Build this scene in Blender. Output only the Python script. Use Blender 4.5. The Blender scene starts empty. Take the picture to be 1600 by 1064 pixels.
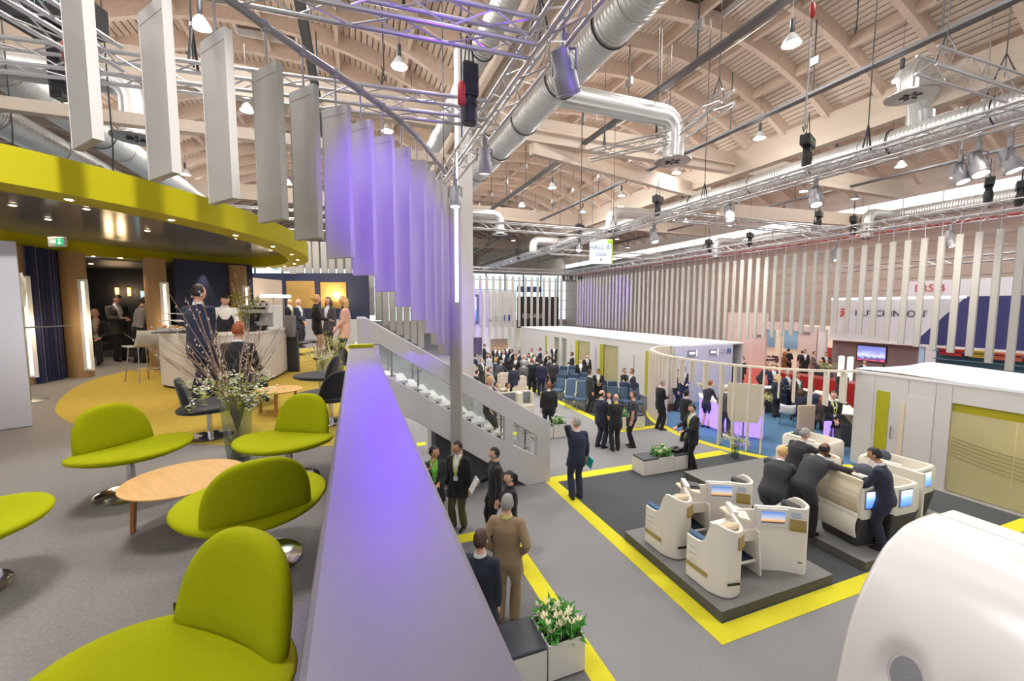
import bpy, bmesh, math, random
import numpy as np
from mathutils import Vector, Matrix
sc = bpy.context.scene
COL = sc.collection
RN = random.Random(11)
pi = math.pi
# ------------------------------------------------------------------ camera
F, PITCH, ROLL, YAW, CH = 647.4, .08147, .0019, .3608, 4.35      # focal length in px of a 1600 wide frame, camera height
FW = Vector((math.sin(YAW)*math.cos(PITCH), math.cos(YAW)*math.cos(PITCH), -math.sin(PITCH)))
_rt = Vector((math.cos(YAW), -math.sin(YAW), 0)); _up = _rt.cross(FW)
RT = _rt*math.cos(ROLL)+_up*math.sin(ROLL); UP = _up*math.cos(ROLL)-_rt*math.sin(ROLL)
cam = bpy.data.cameras.new('camera'); cam.sensor_width = 36; cam.lens = F/1600*36; cam.clip_start = .05; cam.clip_end = 300
camo = bpy.data.objects.new('camera', cam); COL.objects.link(camo)
camo.matrix_world = Matrix(((RT.x, UP.x, -FW.x, 0), (RT.y, UP.y, -FW.y, 0), (RT.z, UP.z, -FW.z, CH), (0, 0, 0, 1)))
sc.camera = camo
# ------------------------------------------------------------------ world, exposure, large lights
wd = bpy.data.worlds.new('world'); sc.world = wd; wd.use_nodes = True
bg = wd.node_tree.nodes['Background']; bg.inputs[0].default_value = (.97, .985, 1, 1); bg.inputs[1].default_value = .8
sc.view_settings.view_transform = 'Standard'; sc.view_settings.look = 'None'; sc.view_settings.exposure = .36; sc.view_settings.gamma = 1
sc.view_settings.use_curve_mapping = False
HIGHBAY_W, GLOW_W, SKY_W = 100, 118, 420
DECK = 2.85
def light(kind, name, loc, power, color=(1, 1, 1), size=.3, target=None, spot=60, blend=.5, parent=None, sy=None):
    l = bpy.data.lights.new(name, kind); l.energy = power; l.color = color
    if kind == 'AREA':
        l.size = size
        if sy: l.shape = 'RECTANGLE'; l.size_y = sy
    else: l.shadow_soft_size = size
    if kind == 'SPOT': l.spot_size = math.radians(spot); l.spot_blend = blend
    o = bpy.data.objects.new(name, l); COL.objects.link(o); o.location = loc
    if target is not None:
        o.rotation_euler = (Vector(target)-Vector(loc)).to_track_quat('-Z', 'Y').to_euler()
    return o
# daylight falling through the roof lights (one lamp just under each roof light in the vault crowns)
ROOFLIGHTS = [(x, y) for x in (-2.8, 11.2) for y in (11.3-6.75, 11.3, 18.05, 24.8, 31.5)] + [(25.2, 11.3), (25.2, 24.8)]
for x, y in ROOFLIGHTS:
    light('AREA', 'rooflight_daylight', (x, y, 13.78), SKY_W, (1, .98, .95), 1.9, (x, y, 0), sy=1.3)
# ------------------------------------------------------------------ pixel -> world
def ray(px, py): return FW*F+RT*(px-800)-UP*(py-532)
def gp(px, py, z=0.):
    d = ray(px, py); t = (z-CH)/d.z; return Vector((d.x*t, d.y*t, z))
def onX(px, py, X):
    d = ray(px, py); t = X/d.x; return Vector((X, d.y*t, CH+d.z*t))
def onY(px, py, Y):
    d = ray(px, py); t = Y/d.y; return Vector((d.x*t, Y, CH+d.z*t))
def at(px, py, zc):
    d = ray(px, py)*(zc/F); return Vector((d.x, d.y, CH+d.z))
CR = Vector((math.cos(YAW), -math.sin(YAW), 0)); CF = Vector((math.sin(YAW), math.cos(YAW), 0))
# ------------------------------------------------------------------ materials
def lin(c): return tuple(((v/255)/12.92 if v/255 <= .04045 else ((v/255+.055)/1.055)**2.4) for v in c)
_M = {}
def M(name, rgb=None, rough=.6, metal=0., noise=0., scale=30., bump=0., emit=0., ecol=None, spec=.5, sheen=0., stretch=None, detail=4):
    if name in _M: return _M[name]
    m = bpy.data.materials.new(name); m.use_nodes = True; nt = m.node_tree; b = nt.nodes['Principled BSDF']
    c = lin(rgb); b.inputs['Base Color'].default_value = (*c, 1); b.inputs['Roughness'].default_value = rough
    b.inputs['Metallic'].default_value = metal; b.inputs['Specular IOR Level'].default_value = spec
    if sheen: b.inputs['Sheen Weight'].default_value = sheen
    if emit:
        b.inputs['Emission Color'].default_value = (*(lin(ecol) if ecol else c), 1); b.inputs['Emission Strength'].default_value = emit
    if noise or bump:
        tc = nt.nodes.new('ShaderNodeTexCoord'); mp = nt.nodes.new('ShaderNodeMapping'); nz = nt.nodes.new('ShaderNodeTexNoise')
        nt.links.new(tc.outputs['Object'], mp.inputs[0]); nt.links.new(mp.outputs[0], nz.inputs['Vector'])
        if stretch: mp.inputs['Scale'].default_value = stretch
        nz.inputs['Scale'].default_value = scale; nz.inputs['Detail'].default_value = detail
        if noise:
            cr = nt.nodes.new('ShaderNodeValToRGB'); e = cr.color_ramp.elements
            e[0].position = .3; e[1].position = .7
            e[0].color = (*[v*(1-noise) for v in c], 1); e[1].color = (*[min(1, v*(1+noise)) for v in c], 1)
            nt.links.new(nz.outputs[0], cr.inputs[0]); nt.links.new(cr.outputs[0], b.inputs['Base Color'])
        if bump:
            bp = nt.nodes.new('ShaderNodeBump'); bp.inputs['Strength'].default_value = bump; bp.inputs['Distance'].default_value = .01
            nt.links.new(nz.outputs[0], bp.inputs['Height']); nt.links.new(bp.outputs[0], b.inputs['Normal'])
    _M[name] = m; return m
def Mglass(name, rgb, alpha=.15, rough=.02, diff=0.):
    """thin pane: mostly clear, some gloss, optionally some milky or coloured film"""
    if name in _M: return _M[name]
    m = bpy.data.materials.new(name); m.use_nodes = True; nt = m.node_tree; nt.nodes.clear(); c = (*lin(rgb), 1)
    o = nt.nodes.new('ShaderNodeOutputMaterial'); t = nt.nodes.new('ShaderNodeBsdfTransparent'); g = nt.nodes.new('ShaderNodeBsdfGlossy')
    t.inputs[0].default_value = c; g.inputs['Roughness'].default_value = rough
    mx = nt.nodes.new('ShaderNodeMixShader'); mx.inputs[0].default_value = alpha
    nt.links.new(t.outputs[0], mx.inputs[1]); nt.links.new(g.outputs[0], mx.inputs[2]); last = mx
    if diff:
        d = nt.nodes.new('ShaderNodeBsdfDiffuse'); d.inputs[0].default_value = c
        m2 = nt.nodes.new('ShaderNodeMixShader'); m2.inputs[0].default_value = diff
        nt.links.new(mx.outputs[0], m2.inputs[1]); nt.links.new(d.outputs[0], m2.inputs[2]); last = m2
    nt.links.new(last.outputs[0], o.inputs[0]); _M[name] = m; return m
def Mramp(name, stops, axis=2, lo=0., hi=1., rough=.4, emit=1., noise=0.):
    """a screen or print picture: colour bands along one object axis"""
    if name in _M: return _M[name]
    m = bpy.data.materials.new(name); m.use_nodes = True; nt = m.node_tree; b = nt.nodes['Principled BSDF']
    tc = nt.nodes.new('ShaderNodeTexCoord'); sx = nt.nodes.new('ShaderNodeSeparateXYZ'); mr = nt.nodes.new('ShaderNodeMapRange'); cr = nt.nodes.new('ShaderNodeValToRGB')
    mr.inputs[1].default_value = lo; mr.inputs[2].default_value = hi
    nt.links.new(tc.outputs['Object'], sx.inputs[0]); nt.links.new(sx.outputs[axis], mr.inputs[0])
    if noise:
        nz = nt.nodes.new('ShaderNodeTexNoise'); nz.inputs['Scale'].default_value = noise; mm = nt.nodes.new('ShaderNodeMath'); mm.operation = 'MULTIPLY_ADD'
        nt.links.new(tc.outputs['Object'], nz.inputs['Vector']); nt.links.new(nz.outputs[0], mm.inputs[0]); mm.inputs[1].default_value = .5; nt.links.new(mr.outputs[0], mm.inputs[2])
        nt.links.new(mm.outputs[0], cr.inputs[0])
    else: nt.links.new(mr.outputs[0], cr.inputs[0])
    el = cr.color_ramp.elements
    while len(el) < len(stops): el.new(.5)
    for e, (p, c) in zip(el, stops): e.position = p; e.color = (*lin(c), 1)
    nt.links.new(cr.outputs[0], b.inputs['Base Color']); b.inputs['Roughness'].default_value = rough
    if emit: nt.links.new(cr.outputs[0], b.inputs['Emission Color']); b.inputs['Emission Strength'].default_value = emit
    _M[name] = m; return m
# ------------------------------------------------------------------ mesh building
class MB:
    def __init__(s): s.v = []; s.f = []; s.m = []
    def add(s, vs, fs, mi=0, T=None):
        o = len(s.v)
        if T is not None: vs = [T @ Vector(v) for v in vs]
        s.v += [tuple(v) for v in vs]; s.f += [tuple(i+o for i in f) for f in fs]; s.m += [mi]*len(fs); return s
    def box(s, c, d, rz=0., mi=0, T=None):
        x, y, z = d[0]/2, d[1]/2, d[2]/2; cs, sn = math.cos(rz), math.sin(rz)
        vs = [(c[0]+a*cs-b*sn, c[1]+a*sn+b*cs, c[2]+e) for a, b, e in ((-x,-y,-z),(x,-y,-z),(x,y,-z),(-x,y,-z),(-x,-y,z),(x,-y,z),(x,y,z),(-x,y,z))]
        return s.add(vs, [(0,3,2,1),(4,5,6,7),(0,1,5,4),(1,2,6,5),(2,3,7,6),(3,0,4,7)], mi, T)
    def b2(s, lo, hi, mi=0, T=None):
        return s.box([(a+b)/2 for a, b in zip(lo, hi)], [abs(b-a) for a, b in zip(lo, hi)], 0, mi, T)
    def rings(s, rs, mi=0, caps=True, closed=False, T=None):
        n = len(rs[0]); vs = [p for r in rs for p in r]; fs = []
        K = len(rs)
        for k in range(K if closed else K-1):
            a, b = k*n, ((k+1) % K)*n
            fs += [(a+i, a+(i+1) % n, b+(i+1) % n, b+i) for i in range(n)]
        if caps and not closed: fs += [tuple(range(n-1, -1, -1)), tuple(range((K-1)*n, K*n))]
        return s.add(vs, fs, mi, T)
    def tube(s, pts, r, n=8, mi=0, caps=True, closed=False, flat=1., T=None):
        P = [Vector(p) for p in pts]; K = len(P); rr = r if isinstance(r, (list, tuple)) else [r]*K; out = []
        up = None
        for k in range(K):
            a = P[(k-1) % K] if (k or closed) else P[0]; b = P[(k+1) % K] if (k < K-1 or closed) else P[-1]
            t = (b-a); t = t.normalized() if t.length > 1e-9 else Vector((0, 0, 1))
            if up is None:
                up = Vector((0, 0, 1)) if abs(t.z) < .9 else Vector((0, 1, 0))
            x = t.cross(up)
            if x.length < 1e-4: x = t.cross(Vector((1, 0, 0)))
            x.normalize(); y = x.cross(t).normalized(); up = y
            out.append([P[k]+x*(rr[k]*math.cos(2*pi*i/n))+y*(rr[k]*flat*math.sin(2*pi*i/n)) for i in range(n)])
        return s.rings(out, mi, caps, closed, T)
    def cyl(s, p0, p1, r0, r1=None, n=12, mi=0, T=None): return s.tube([p0, p1], [r0, r0 if r1 is None else r1], n, mi, T=T)
    def lathe(s, prof, n=20, c=(0, 0, 0), mi=0, caps=True, T=None, sx=1., sy=1.):
        return s.rings([[(c[0]+sx*r*math.cos(2*pi*i/n), c[1]+sy*r*math.sin(2*pi*i/n), c[2]+z) for i in range(n)] for r, z in prof], mi, caps, T=T)
    def ball(s, c, r, n=10, m=6, mi=0, T=None):
        rx, ry, rz = (r, r, r) if not isinstance(r, (tuple, list)) else r
        return s.rings([[(c[0]+rx*math.sin(pi*(k+.02)/(m+.04))*math.cos(2*pi*i/n), c[1]+ry*math.sin(pi*(k+.02)/(m+.04))*math.sin(2*pi*i/n), c[2]-rz*math.cos(pi*(k+.02)/(m+.04))) for i in range(n)] for k in range(m+1)], mi, T=T)
    def prism(s, poly, z0, z1, mi=0, T=None):
        return s.rings([[(x, y, z0) for x, y in poly], [(x, y, z1) for x, y in poly]], mi, T=T)
    def strip(s, A, B, mi=0, T=None):
        n = len(A); return s.add(list(A)+list(B), [(i, i+1, n+i+1, n+i) for i in range(n-1)], mi, T)
    def slab(s, inner, outer, z0, z1, mi=0, closed=False, T=None):
        """band between two plan curves, from z0 to z1"""
        rs = [[(a[0], a[1], z0), (b[0], b[1], z0), (b[0], b[1], z1), (a[0], a[1], z1)] for a, b in zip(inner, outer)]
        return s.rings(rs, mi, True, closed, T)
    def build(s, name, mats, parent=None, smooth=False, bev=0., kind=None, world=False, seg=2):
        me = bpy.data.meshes.new(name)
        v = s.v
        if world and parent is not None:
            L = parent.location; v = [(a[0]-L.x, a[1]-L.y, a[2]-L.z) for a in v]
        me.from_pydata(v, [], s.f)
        for m in (mats if isinstance(mats, (list, tuple)) else [mats]): me.materials.append(m)
        if any(s.m): me.polygons.foreach_set('material_index', s.m)
        if smooth: me.polygons.foreach_set('use_smooth', [True]*len(s.f))
        me.update()
        o = bpy.data.objects.new(name, me); COL.objects.link(o)
        if smooth and smooth != 'all': me.set_sharp_from_angle(angle=math.radians(40))
        if bev:
            b = o.modifiers.new('bevel', 'BEVEL'); b.width = bev; b.segments = seg; b.limit_method = 'ANGLE'
        if parent is not None: o.parent = parent
        if kind: o['kind'] = kind
        return o
def tag(o, label=None, cat=None, group=None, kind=None):
    if label: o['label'] = label
    if cat: o['category'] = cat
    if group: o['group'] = group
    if kind: o['kind'] = kind
    return o
def thing(name, label, cat, loc=(0, 0, 0), rz=0., group=None):
    o = bpy.data.objects.new(name, None); COL.objects.link(o); o.empty_display_size = .1
    o.location = loc; o.rotation_euler = (0, 0, rz); return tag(o, label, cat, group)
_kids = {}
def dup(root, loc=None, rz=None, label=None, group=None, skip=()):
    ch = {}
    for o in COL.objects:
        if o.parent: ch.setdefault(o.parent, []).append(o)
    def rec(o, par):
        c = o.copy(); COL.objects.link(c); c.parent = par
        for k in ch.get(o, ()):
            if k.name.split('.')[0] not in skip: rec(k, c)
        return c
    r = rec(root, None)
    if loc is not None: r.location = loc
    if rz is not None: r.rotation_euler = (0, 0, rz)
    if label: r['label'] = label
    if group: r['group'] = group
    return r
_unit = {}
def unit(kind, mat):
    k = (kind, mat.name)
    if k not in _unit:
        b = MB()
        if kind == 'box': b.box((0, 0, 0), (1, 1, 1))
        else: b.cyl((0, 0, 0), (0, 0, 1), 1, n=8 if kind == 'rod' else 6)
        me = bpy.data.meshes.new(kind); me.from_pydata(b.v, [], b.f); me.materials.append(mat)
        if kind != 'box': me.polygons.foreach_set('use_smooth', [True]*len(b.f)); me.set_sharp_from_angle(angle=.8)
        _unit[k] = me
    return _unit[k]
def rod(name, p0, p1, r, mat, parent=None, kind='rod', world=True):
    """a straight round bar as one object that shares its mesh with its like"""
    o = bpy.data.objects.new(name, unit(kind, mat)); COL.objects.link(o); p0 = Vector(p0); p1 = Vector(p1)
    if parent is not None:
        o.parent = parent
        if world: p0 = p0-parent.location; p1 = p1-parent.location
    d = p1-p0; q = d.to_track_quat('Z', 'Y').to_matrix().to_4x4()
    o.matrix_basis = Matrix.Translation(p0) @ q @ Matrix.Diagonal((r, r, d.length, 1)); return o
def bx(name, lo, hi, mat, parent=None, world=True, rz=0.):
    o = bpy.data.objects.new(name, unit('box', mat)); COL.objects.link(o)
    c = Vector([(a+b)/2 for a, b in zip(lo, hi)]); d = [abs(b-a) for a, b in zip(lo, hi)]
    if parent is not None:
        o.parent = parent
        if world: c = c-parent.location
    o.matrix_basis = Matrix.Translation(c) @ Matrix.Rotation(rz, 4, 'Z') @ Matrix.Diagonal((*d, 1)); return o
def text(name, s, loc, size, mat, parent=None, rot=(pi/2, 0, 0), ext=.004, align='LEFT', sx=1., world=True, space=1.):
    c = bpy.data.curves.new(name, 'FONT'); c.body = s; c.size = size; c.extrude = ext; c.align_x = align; c.materials.append(mat); c.space_character = space; c.resolution_u = 3
    cu = bpy.data.objects.new(name, c); me = bpy.data.meshes.new_from_object(cu); bpy.data.objects.remove(cu)
    o = bpy.data.objects.new(name, me); COL.objects.link(o); L = Vector(loc)
    if parent is not None:
        o.parent = parent
        if world: L = L-parent.location
    o.location = L; o.rotation_euler = rot; o.scale = (sx, 1, 1); return o
ORD = 'zeroth first second third fourth fifth sixth seventh eighth ninth tenth eleventh twelfth thirteenth fourteenth fifteenth sixteenth seventeenth eighteenth nineteenth twentieth'.split()
TENS = {20: 'twenty', 30: 'thirty', 40: 'forty', 50: 'fifty', 60: 'sixty', 70: 'seventy'}
def nth(n):
    if n <= 20: return ORD[n]
    t = n//10*10
    return TENS[t][:-1]+'ieth' if n == t else TENS[t]+'-'+ORD[n-t]
def interp(x, xs, ys): return float(np.interp(x, xs, ys))
# common materials
WHITE = M('white_paint', (226, 224, 222), .5)
WARMW = M('warm_white_paint', (224, 217, 200), .55)
def roof_z(x):
    b = [-23.8, -9.8, 4.2, 18.2]; k = max([q for q in b if q <= x] or [-23.8]); return 12.0+math.sqrt(12.236**2-(x-k-7)**2)-10.036+.4
CREAM = M('cream_shell', (228, 220, 204), .35)
GREY = M('grey_paint', (150, 150, 150), .5)
DGREY = M('dark_grey_plastic', (62, 62, 64), .5)
BLACK = M('black_plastic', (22, 22, 24), .45)
CHROME = M('chrome', (215, 215, 218), .12, 1.)
STEEL = M('brushed_steel', (170, 168, 165), .3, 1.)
ALU = M('truss_aluminium', (186, 184, 186), .3, .7)
LIME = M('lime_paint', (166, 160, 20), .6, spec=.2)
PAD = M('charcoal_leather', (58, 61, 70), .45)
LAMPON = M('lamp_glow', (255, 250, 240), .5, emit=6.)
WOODB = M('beige_timber', (203, 172, 142), .6, noise=.1, scale=6, stretch=(1, .2, 1))
# ================================================================== HALL SHELL
CARPET = M('grey_carpet', (138, 137, 138), .95, noise=.07, scale=34, bump=.12, detail=10)
DARKC = M('dark_grey_carpet', (72, 75, 78), .95, noise=.1, scale=40, bump=.2, detail=6)
MIDC = M('mid_grey_carpet', (112, 112, 113), .95, noise=.1, scale=40, bump=.2, detail=6)
STRIPE = M('yellow_carpet_strip', (222, 212, 40), .9, noise=.05, scale=60)
BLUEC = M('blue_carpet', (72, 110, 140), .95, noise=.08, scale=50)
fl = MB().b2((-40, -12, -.2), (60, 75, 0)).build('floor', CARPET); fl['kind'] = 'structure'
def flat(name, poly, z, mat, lift=.004):
    return MB().prism(poly, z+.0005, z+lift).build(name, mat, fl)
def rect(x0, y0, x1, y1, dx=-.125, dy=-.332): return [(x0+dx, y0+dy), (x1+dx, y0+dy), (x1+dx, y1+dy), (x0+dx, y1+dy)]
S = .004
flat('dark_carpet_field', rect(4.72, 4.33, 13, 9.3), 0, DARKC)
flat('dark_carpet_field', rect(8.9, 12.5, 13.3, 24), 0, DARKC)
flat('mid_carpet_field', rect(.2, -3, 2.6, 7.5), 0, MIDC)
for r in (rect(4.44, 4.06, 4.73, 9.6), rect(4.73, 4.06, 12.9, 4.33), rect(4.73, 9.28, 10.4, 9.6), rect(2.58, -3, 2.85, 7.78), rect(.2, 7.5, 2.58, 7.78),
          rect(8.6, 12.2, 8.9, 22), rect(8.9, 12.2, 10.4, 12.48), rect(.2, 13.2, 6.2, 13.5), rect(5.9, 13.5, 6.2, 24)):
    flat('carpet_strip', r, 0, STRIPE, .006)
RC = (13.55, 11.07); RA, RB = 3.1, 3.9; RF = (13.48, 10.87)
def ell(c, a, b, t0, t1, n): return [(c[0]+a*math.cos(t0+(t1-t0)*i/n), c[1]+b*math.sin(t0+(t1-t0)*i/n)) for i in range(n+1)]
flat('blue_carpet_field', ell(RF, 3.05, 3.85, pi/2, 3*pi/2, 40)+[(17, RF[1]-3.85), (17, RF[1]+3.85)], 0, BLUEC, .008)
MB().slab(ell(RF, 3.05, 3.85, pi*.62, pi*1.42, 30), ell(RF, 3.33, 4.13, pi*.62, pi*1.42, 30), .0005, .007).build('carpet_strip', STRIPE, fl)
# barrel vaults: bays 14 m wide along X, axis along Y
BX = [-23.8, -9.8, 4.2, 18.2, 32.2]; SPR, RISE = 12.0, 2.2; VR = (49+RISE**2)/(2*RISE); Y0, Y1 = -8, 64
def vz(dx): return SPR+math.sqrt(VR*VR-dx*dx)-(VR-RISE)
RIBM = M('glulam_rib', (200, 178, 160), .6, noise=.08, scale=8)
BOARD = M('roof_board', (208, 190, 174), .65, noise=.12, scale=3, stretch=(1, .15, 1))
GAP = M('roof_underlay', (120, 100, 86), .9)
GIRD = M('glulam_girder', (186, 170, 154), .6, noise=.06, scale=4)
cb = MB()
for b in range(4):
    xs = [BX[b]+14*i/24 for i in range(25)]
    xm = BX[b]+7
    cb.strip([(x, Y0, vz(x-xm)+.42) for x in xs], [(x, Y1, vz(x-xm)+.42) for x in xs])
    # outer skin, keeps the daylight out above the boards
ceil = cb.build('ceiling', GAP, smooth=True); ceil['kind'] = 'structure'
bunit = MB().box((0, 0, 0), (1, 1, 1)); 
for b in range(4):
    xm = BX[b]+7; th = math.asin(7/VR); n = 72 if b else 60
    sk = [y for x, y in ROOFLIGHTS if abs(x-xm) < .1]
    for i in range(n):
        a = -th+2*th*(i+.5)/n; x = xm+VR*math.sin(a); z = vz(x-xm)+.36
        w = 2*VR*th/n*.84
        # boards are cut where a roof light interrupts them
        spans = [(Y0, Y1)]
        if abs(x-xm) < 1.02 and sk:
            e = sorted(sk); spans = []; p = Y0
            for y in e: spans.append((p, y-.68)); p = y+.68
            spans.append((p, Y1))
        if len(spans) == 1:
            o = bx('roof_board', (-w/2, -(Y1-Y0)/2, -.015), (w/2, (Y1-Y0)/2, .015), BOARD, ceil)
            o.matrix_basis = Matrix.Translation((x, (Y0+Y1)/2, z)) @ Matrix.Rotation(a, 4, 'Y') @ Matrix.Diagonal((w, Y1-Y0, .03, 1))
        else:
            mb = MB()
            for p, q in spans: mb.box((0, (p+q)/2, 0), (w, q-p, .03))
            o = mb.build('roof_board', BOARD, ceil); o.matrix_basis = Matrix.Translation((x, 0, z)) @ Matrix.Rotation(a, 4, 'Y')
# ribs across each bay, purlins along it
xs = [-7+14*i/20 for i in range(21)]
rb = MB().rings([[(x, -.1, vz(x)-.22), (x, .1, vz(x)-.22), (x, .1, vz(x)+.35), (x, -.1, vz(x)+.35)] for x in xs])
rme = None
for b in range(4):
    y = -6.4
    while y < 62:
        if rme is None: o = rb.build('rib', RIBM, ceil); rme = o.data
        else: o = bpy.data.objects.new('rib', rme); COL.objects.link(o); o.parent = ceil
        o.location = (BX[b]+7, y, 0); y += 1.82 if b else 3.64
    for k in range(1, 6):
        a = -th+2*th*k/6; x = BX[b]+7+VR*math.sin(a)
        o = bx('purlin', (0, 0, 0), (1, 1, 1), RIBM, ceil); o.matrix_basis = Matrix.Translation((x, (Y0+Y1)/2, vz(x-BX[b]-7)+.12)) @ Matrix.Rotation(a, 4, 'Y') @ Matrix.Diagonal((.13, Y1-Y0, .42, 1))
for x in BX[1:4]: bx('girder', (x-.22, Y0, 10.95), (x+.22, Y1, 12.1), GIRD, ceil)
for b in range(4):
    for y in (16.3, 31.3, 46.3):
        bx('girder', (BX[b]+.22, y-.2, 11.1), (BX[b+1]-.22, y+.2, 12.05), GIRD, ceil)
o = MB().box((0, 0, 0), (13.2, .3, .75)).build('tie_beam', GIRD, ceil); o.matrix_basis = Matrix.Translation((13.4, 17.9, 11.0)) @ Matrix.Rotation(math.radians(14), 4, 'Z')
o = MB().box((0, 0, 0), (12, .3, .7)).build('tie_beam', GIRD, ceil); o.matrix_basis = Matrix.Translation((24.6, 17.0, 9.6)) @ Matrix.Rotation(math.radians(-6), 4, 'Z')
o = MB().box((0, 0, 0), (13, .24, .26)).build('tie_beam', GIRD, ceil); o.matrix_basis = Matrix.Translation((-3.6, 12.2, 8.55))
# roof lights: kerb frame, struts, glazing (bright sky behind)
SKYG = M('rooflight_glazing', (250, 252, 255), .3, emit=2.2)
for k, (x, y) in enumerate(ROOFLIGHTS):
    f = MB(); zt = vz(0)+.95
    for sx, sy, dx, dy in ((-1, 0, .06, 1.36), (1, 0, .06, 1.36), (0, -1, 2.0, .06), (0, 1, 2.0, .06)):
        f.box((x+sx*1.0, y+sy*.68, vz(0)+.55), (dx, dy, .8))
    t = f.build('window_%d' % (k+1), WHITE); t['kind'] = 'structure'
    MB().box((x, y, zt), (2.0, 1.36, .03)).build('pane', SKYG, t)
    MB().tube([(x-.6, y-.5, zt-.15), (x-.1, y, zt-.3), (x+.5, y-.4, zt-.15)], .02, 5).tube([(x-.5, y+.4, zt-.12), (x, y, zt-.3)], .02, 5).build('opener', STEEL, t)
# far wall, right wall with clerestory
FARW = M('far_wall_paint', (196, 188, 178), .7, noise=.05, scale=2)
wf = MB().b2((-40, 64, 0), (50, 64.3, 2.2)).b2((-40, 64, 9.6), (50, 64.3, 14)).build('wall_far', FARW); wf['kind'] = 'structure'
DAYP = M('daylit_translucent_panel', (215, 232, 238), .4, emit=1.15, ecol=(205, 228, 236))
wn = MB().b2((-40, 64.05, 2.2), (50, 64.2, 9.6)).build('window_20', DAYP); wn['kind'] = 'structure'
for k in range(26): bx('mullion', (-38+k*3.2, 63.9, 2.2), (-37.8+k*3.2, 64.05, 9.6), GREY, wn)
for z in (3.8, 5.4, 7.0, 8.6): bx('transom', (-40, 63.92, z), (50, 64.04, z+.1), GREY, wn)
RW = M('right_wall_cladding', (196, 176, 164), .7, noise=.04, scale=3)
wr = MB().b2((34, -10, 0), (34.3, 64, 10.3)).b2((34, -10, 11.5), (34.3, 64, 14)).build('wall_right', RW); wr['kind'] = 'structure'
wn = MB().b2((34.05, -10, 10.3), (34.2, 64, 11.5)).build('window_21', M('clerestory_glazing', (240, 248, 250), .3, emit=1.7)); wn['kind'] = 'structure'
for k in range(36): bx('mullion', (33.92, -9+k*2.0, 10.3), (34.05, -8.93+k*2.0, 11.5), WHITE, wn)
for k in range(14): bx('wall_panel_joint', (33.97, -10, 1+.75*k), (34, 64, 1.02+.75*k), M('joint', (150, 135, 125), .8), wr)
# big hall column behind the stair and a second one further back
COLM = M('column_paint', (216, 210, 204), .6, noise=.03, scale=3)
for k, (px, zc, w) in enumerate(((726, 11.6, .40), (697, 40, .5))):
    p = at(px, 479, zc)
    o = MB().box((p.x, p.y, 5.6), (w, w, 11.2)).build('column', COLM, bev=.02); o['kind'] = 'structure'; o.name = 'pillar'
# ================================================================== SERVICES UNDER THE ROOF
DUCT = M('galvanised_duct', (206, 206, 203), .34, .6)
nt = DUCT.node_tree; w_ = nt.nodes.new('ShaderNodeTexWave'); w_.bands_direction = 'Y'; w_.inputs['Scale'].default_value = 2.6; tc = nt.nodes.new('ShaderNodeTexCoord')
nt.links.new(tc.outputs['Object'], w_.inputs['Vector']); bp = nt.nodes.new('ShaderNodeBump'); bp.inputs['Strength'].default_value = .55; bp.inputs['Distance'].default_value = .05
nt.links.new(w_.outputs['Fac'], bp.inputs['Height']); nt.links.new(bp.outputs[0], nt.nodes['Principled BSDF'].inputs['Normal'])
def duct(label, x, z, r, y0, y1, straps, branches=()):
    t = thing('air_duct', label, 'duct', (x, y0, z))
    ys = np.linspace(y0, y1, int((y1-y0)/.9)+1)
    MB().tube([(x, y, z) for y in ys], r, 24).build('pipe', DUCT, t, smooth=True, world=True)
    for y in straps:
        b = MB(); b.tube([(x+(r+.02)*math.cos(a*2*pi/24), y, z+(r+.02)*math.sin(a*2*pi/24)) for a in range(24)], .018, 5, closed=True); b.build('strap', BLACK, t, world=True)
        rod('hanger', (x, y, z+r), (x, y, 12), .008, DGREY, t)
    for k in range(int((y1-y0)/3)):
        b = MB(); y = y0+1.5+3*k
        b.tube([(x+(r+.006)*math.cos(a*2*pi/24), y, z+(r+.006)*math.sin(a*2*pi/24)) for a in range(24)], .012, 5, closed=True); b.build('joint_ring', STEEL, t, world=True)
    for (y, dx, drop, br) in branches:
        s = 1 if dx > 0 else -1; xe = x+dx
        zb = z-.1 if drop > 0 else z+1.3
        pts = ([(x, y, zb)] if drop > 0 else [(x+.1, y+.9, z+.1), (x-.1, y+.8, z+.9), (x-.7, y+.4, zb)])+[(xe-s*.5, y, zb)]+[(xe-s*.5+s*.5*math.sin(a), y, zb-.5+.5*math.cos(a)) for a in (pi/8, pi/4, 3*pi/8, pi/2)]+[(xe, y, z-drop)]
        e = MB().tube(pts, br, 18).build('branch', DUCT, t, smooth=True, world=True)
        MB().lathe([(br, 0), (br*1.75, -.05), (br*1.75, -.09), (br*.9, -.09)], 20, (xe, y, z-drop)).build('diffuser', STEEL, e, smooth=True).location = -t.location
        b = MB()
        for a in range(6): b.box((xe+.5*br*math.cos(a), y+.5*br*math.sin(a), z-drop-.1), (.16, .07, .02), a)
        b.build('diffuser_vane', BLACK, e).location = -t.location
    return t
duct('wide silver air duct running away along the left of the main vault', 5.5, 10.6, .47, -6, 46, [4.2, 6.2, 8.4, 10.8, 13.4, 16, 19, 23], ((11.3, 4.4, 1.4, .33), (27, 3.8, 1.3, .3), (38, 3.8, 1.3, .3)))
duct('silver air duct with bent outlet along the right girder', 18.2, 10.25, .42, -6, 60, [5, 7, 9.6, 12.3, 15.2, 19, 23], ((8.0, -2.3, -.55, .36), (22, -3.4, 1.2, .36), (34, -3.4, 1.2, .36)))
duct('thin silver air duct left of the wide duct under the roof', 3.3, 11.1, .3, -6, 40, [4, 6, 8, 11])
duct('silver air duct in the far right vault with small outlets', 31.5, 10.0, .4, -4, 60, [12, 18, 24], ((16, -3, 1.5, .3), (27, -3, 1.5, .3)))
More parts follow.
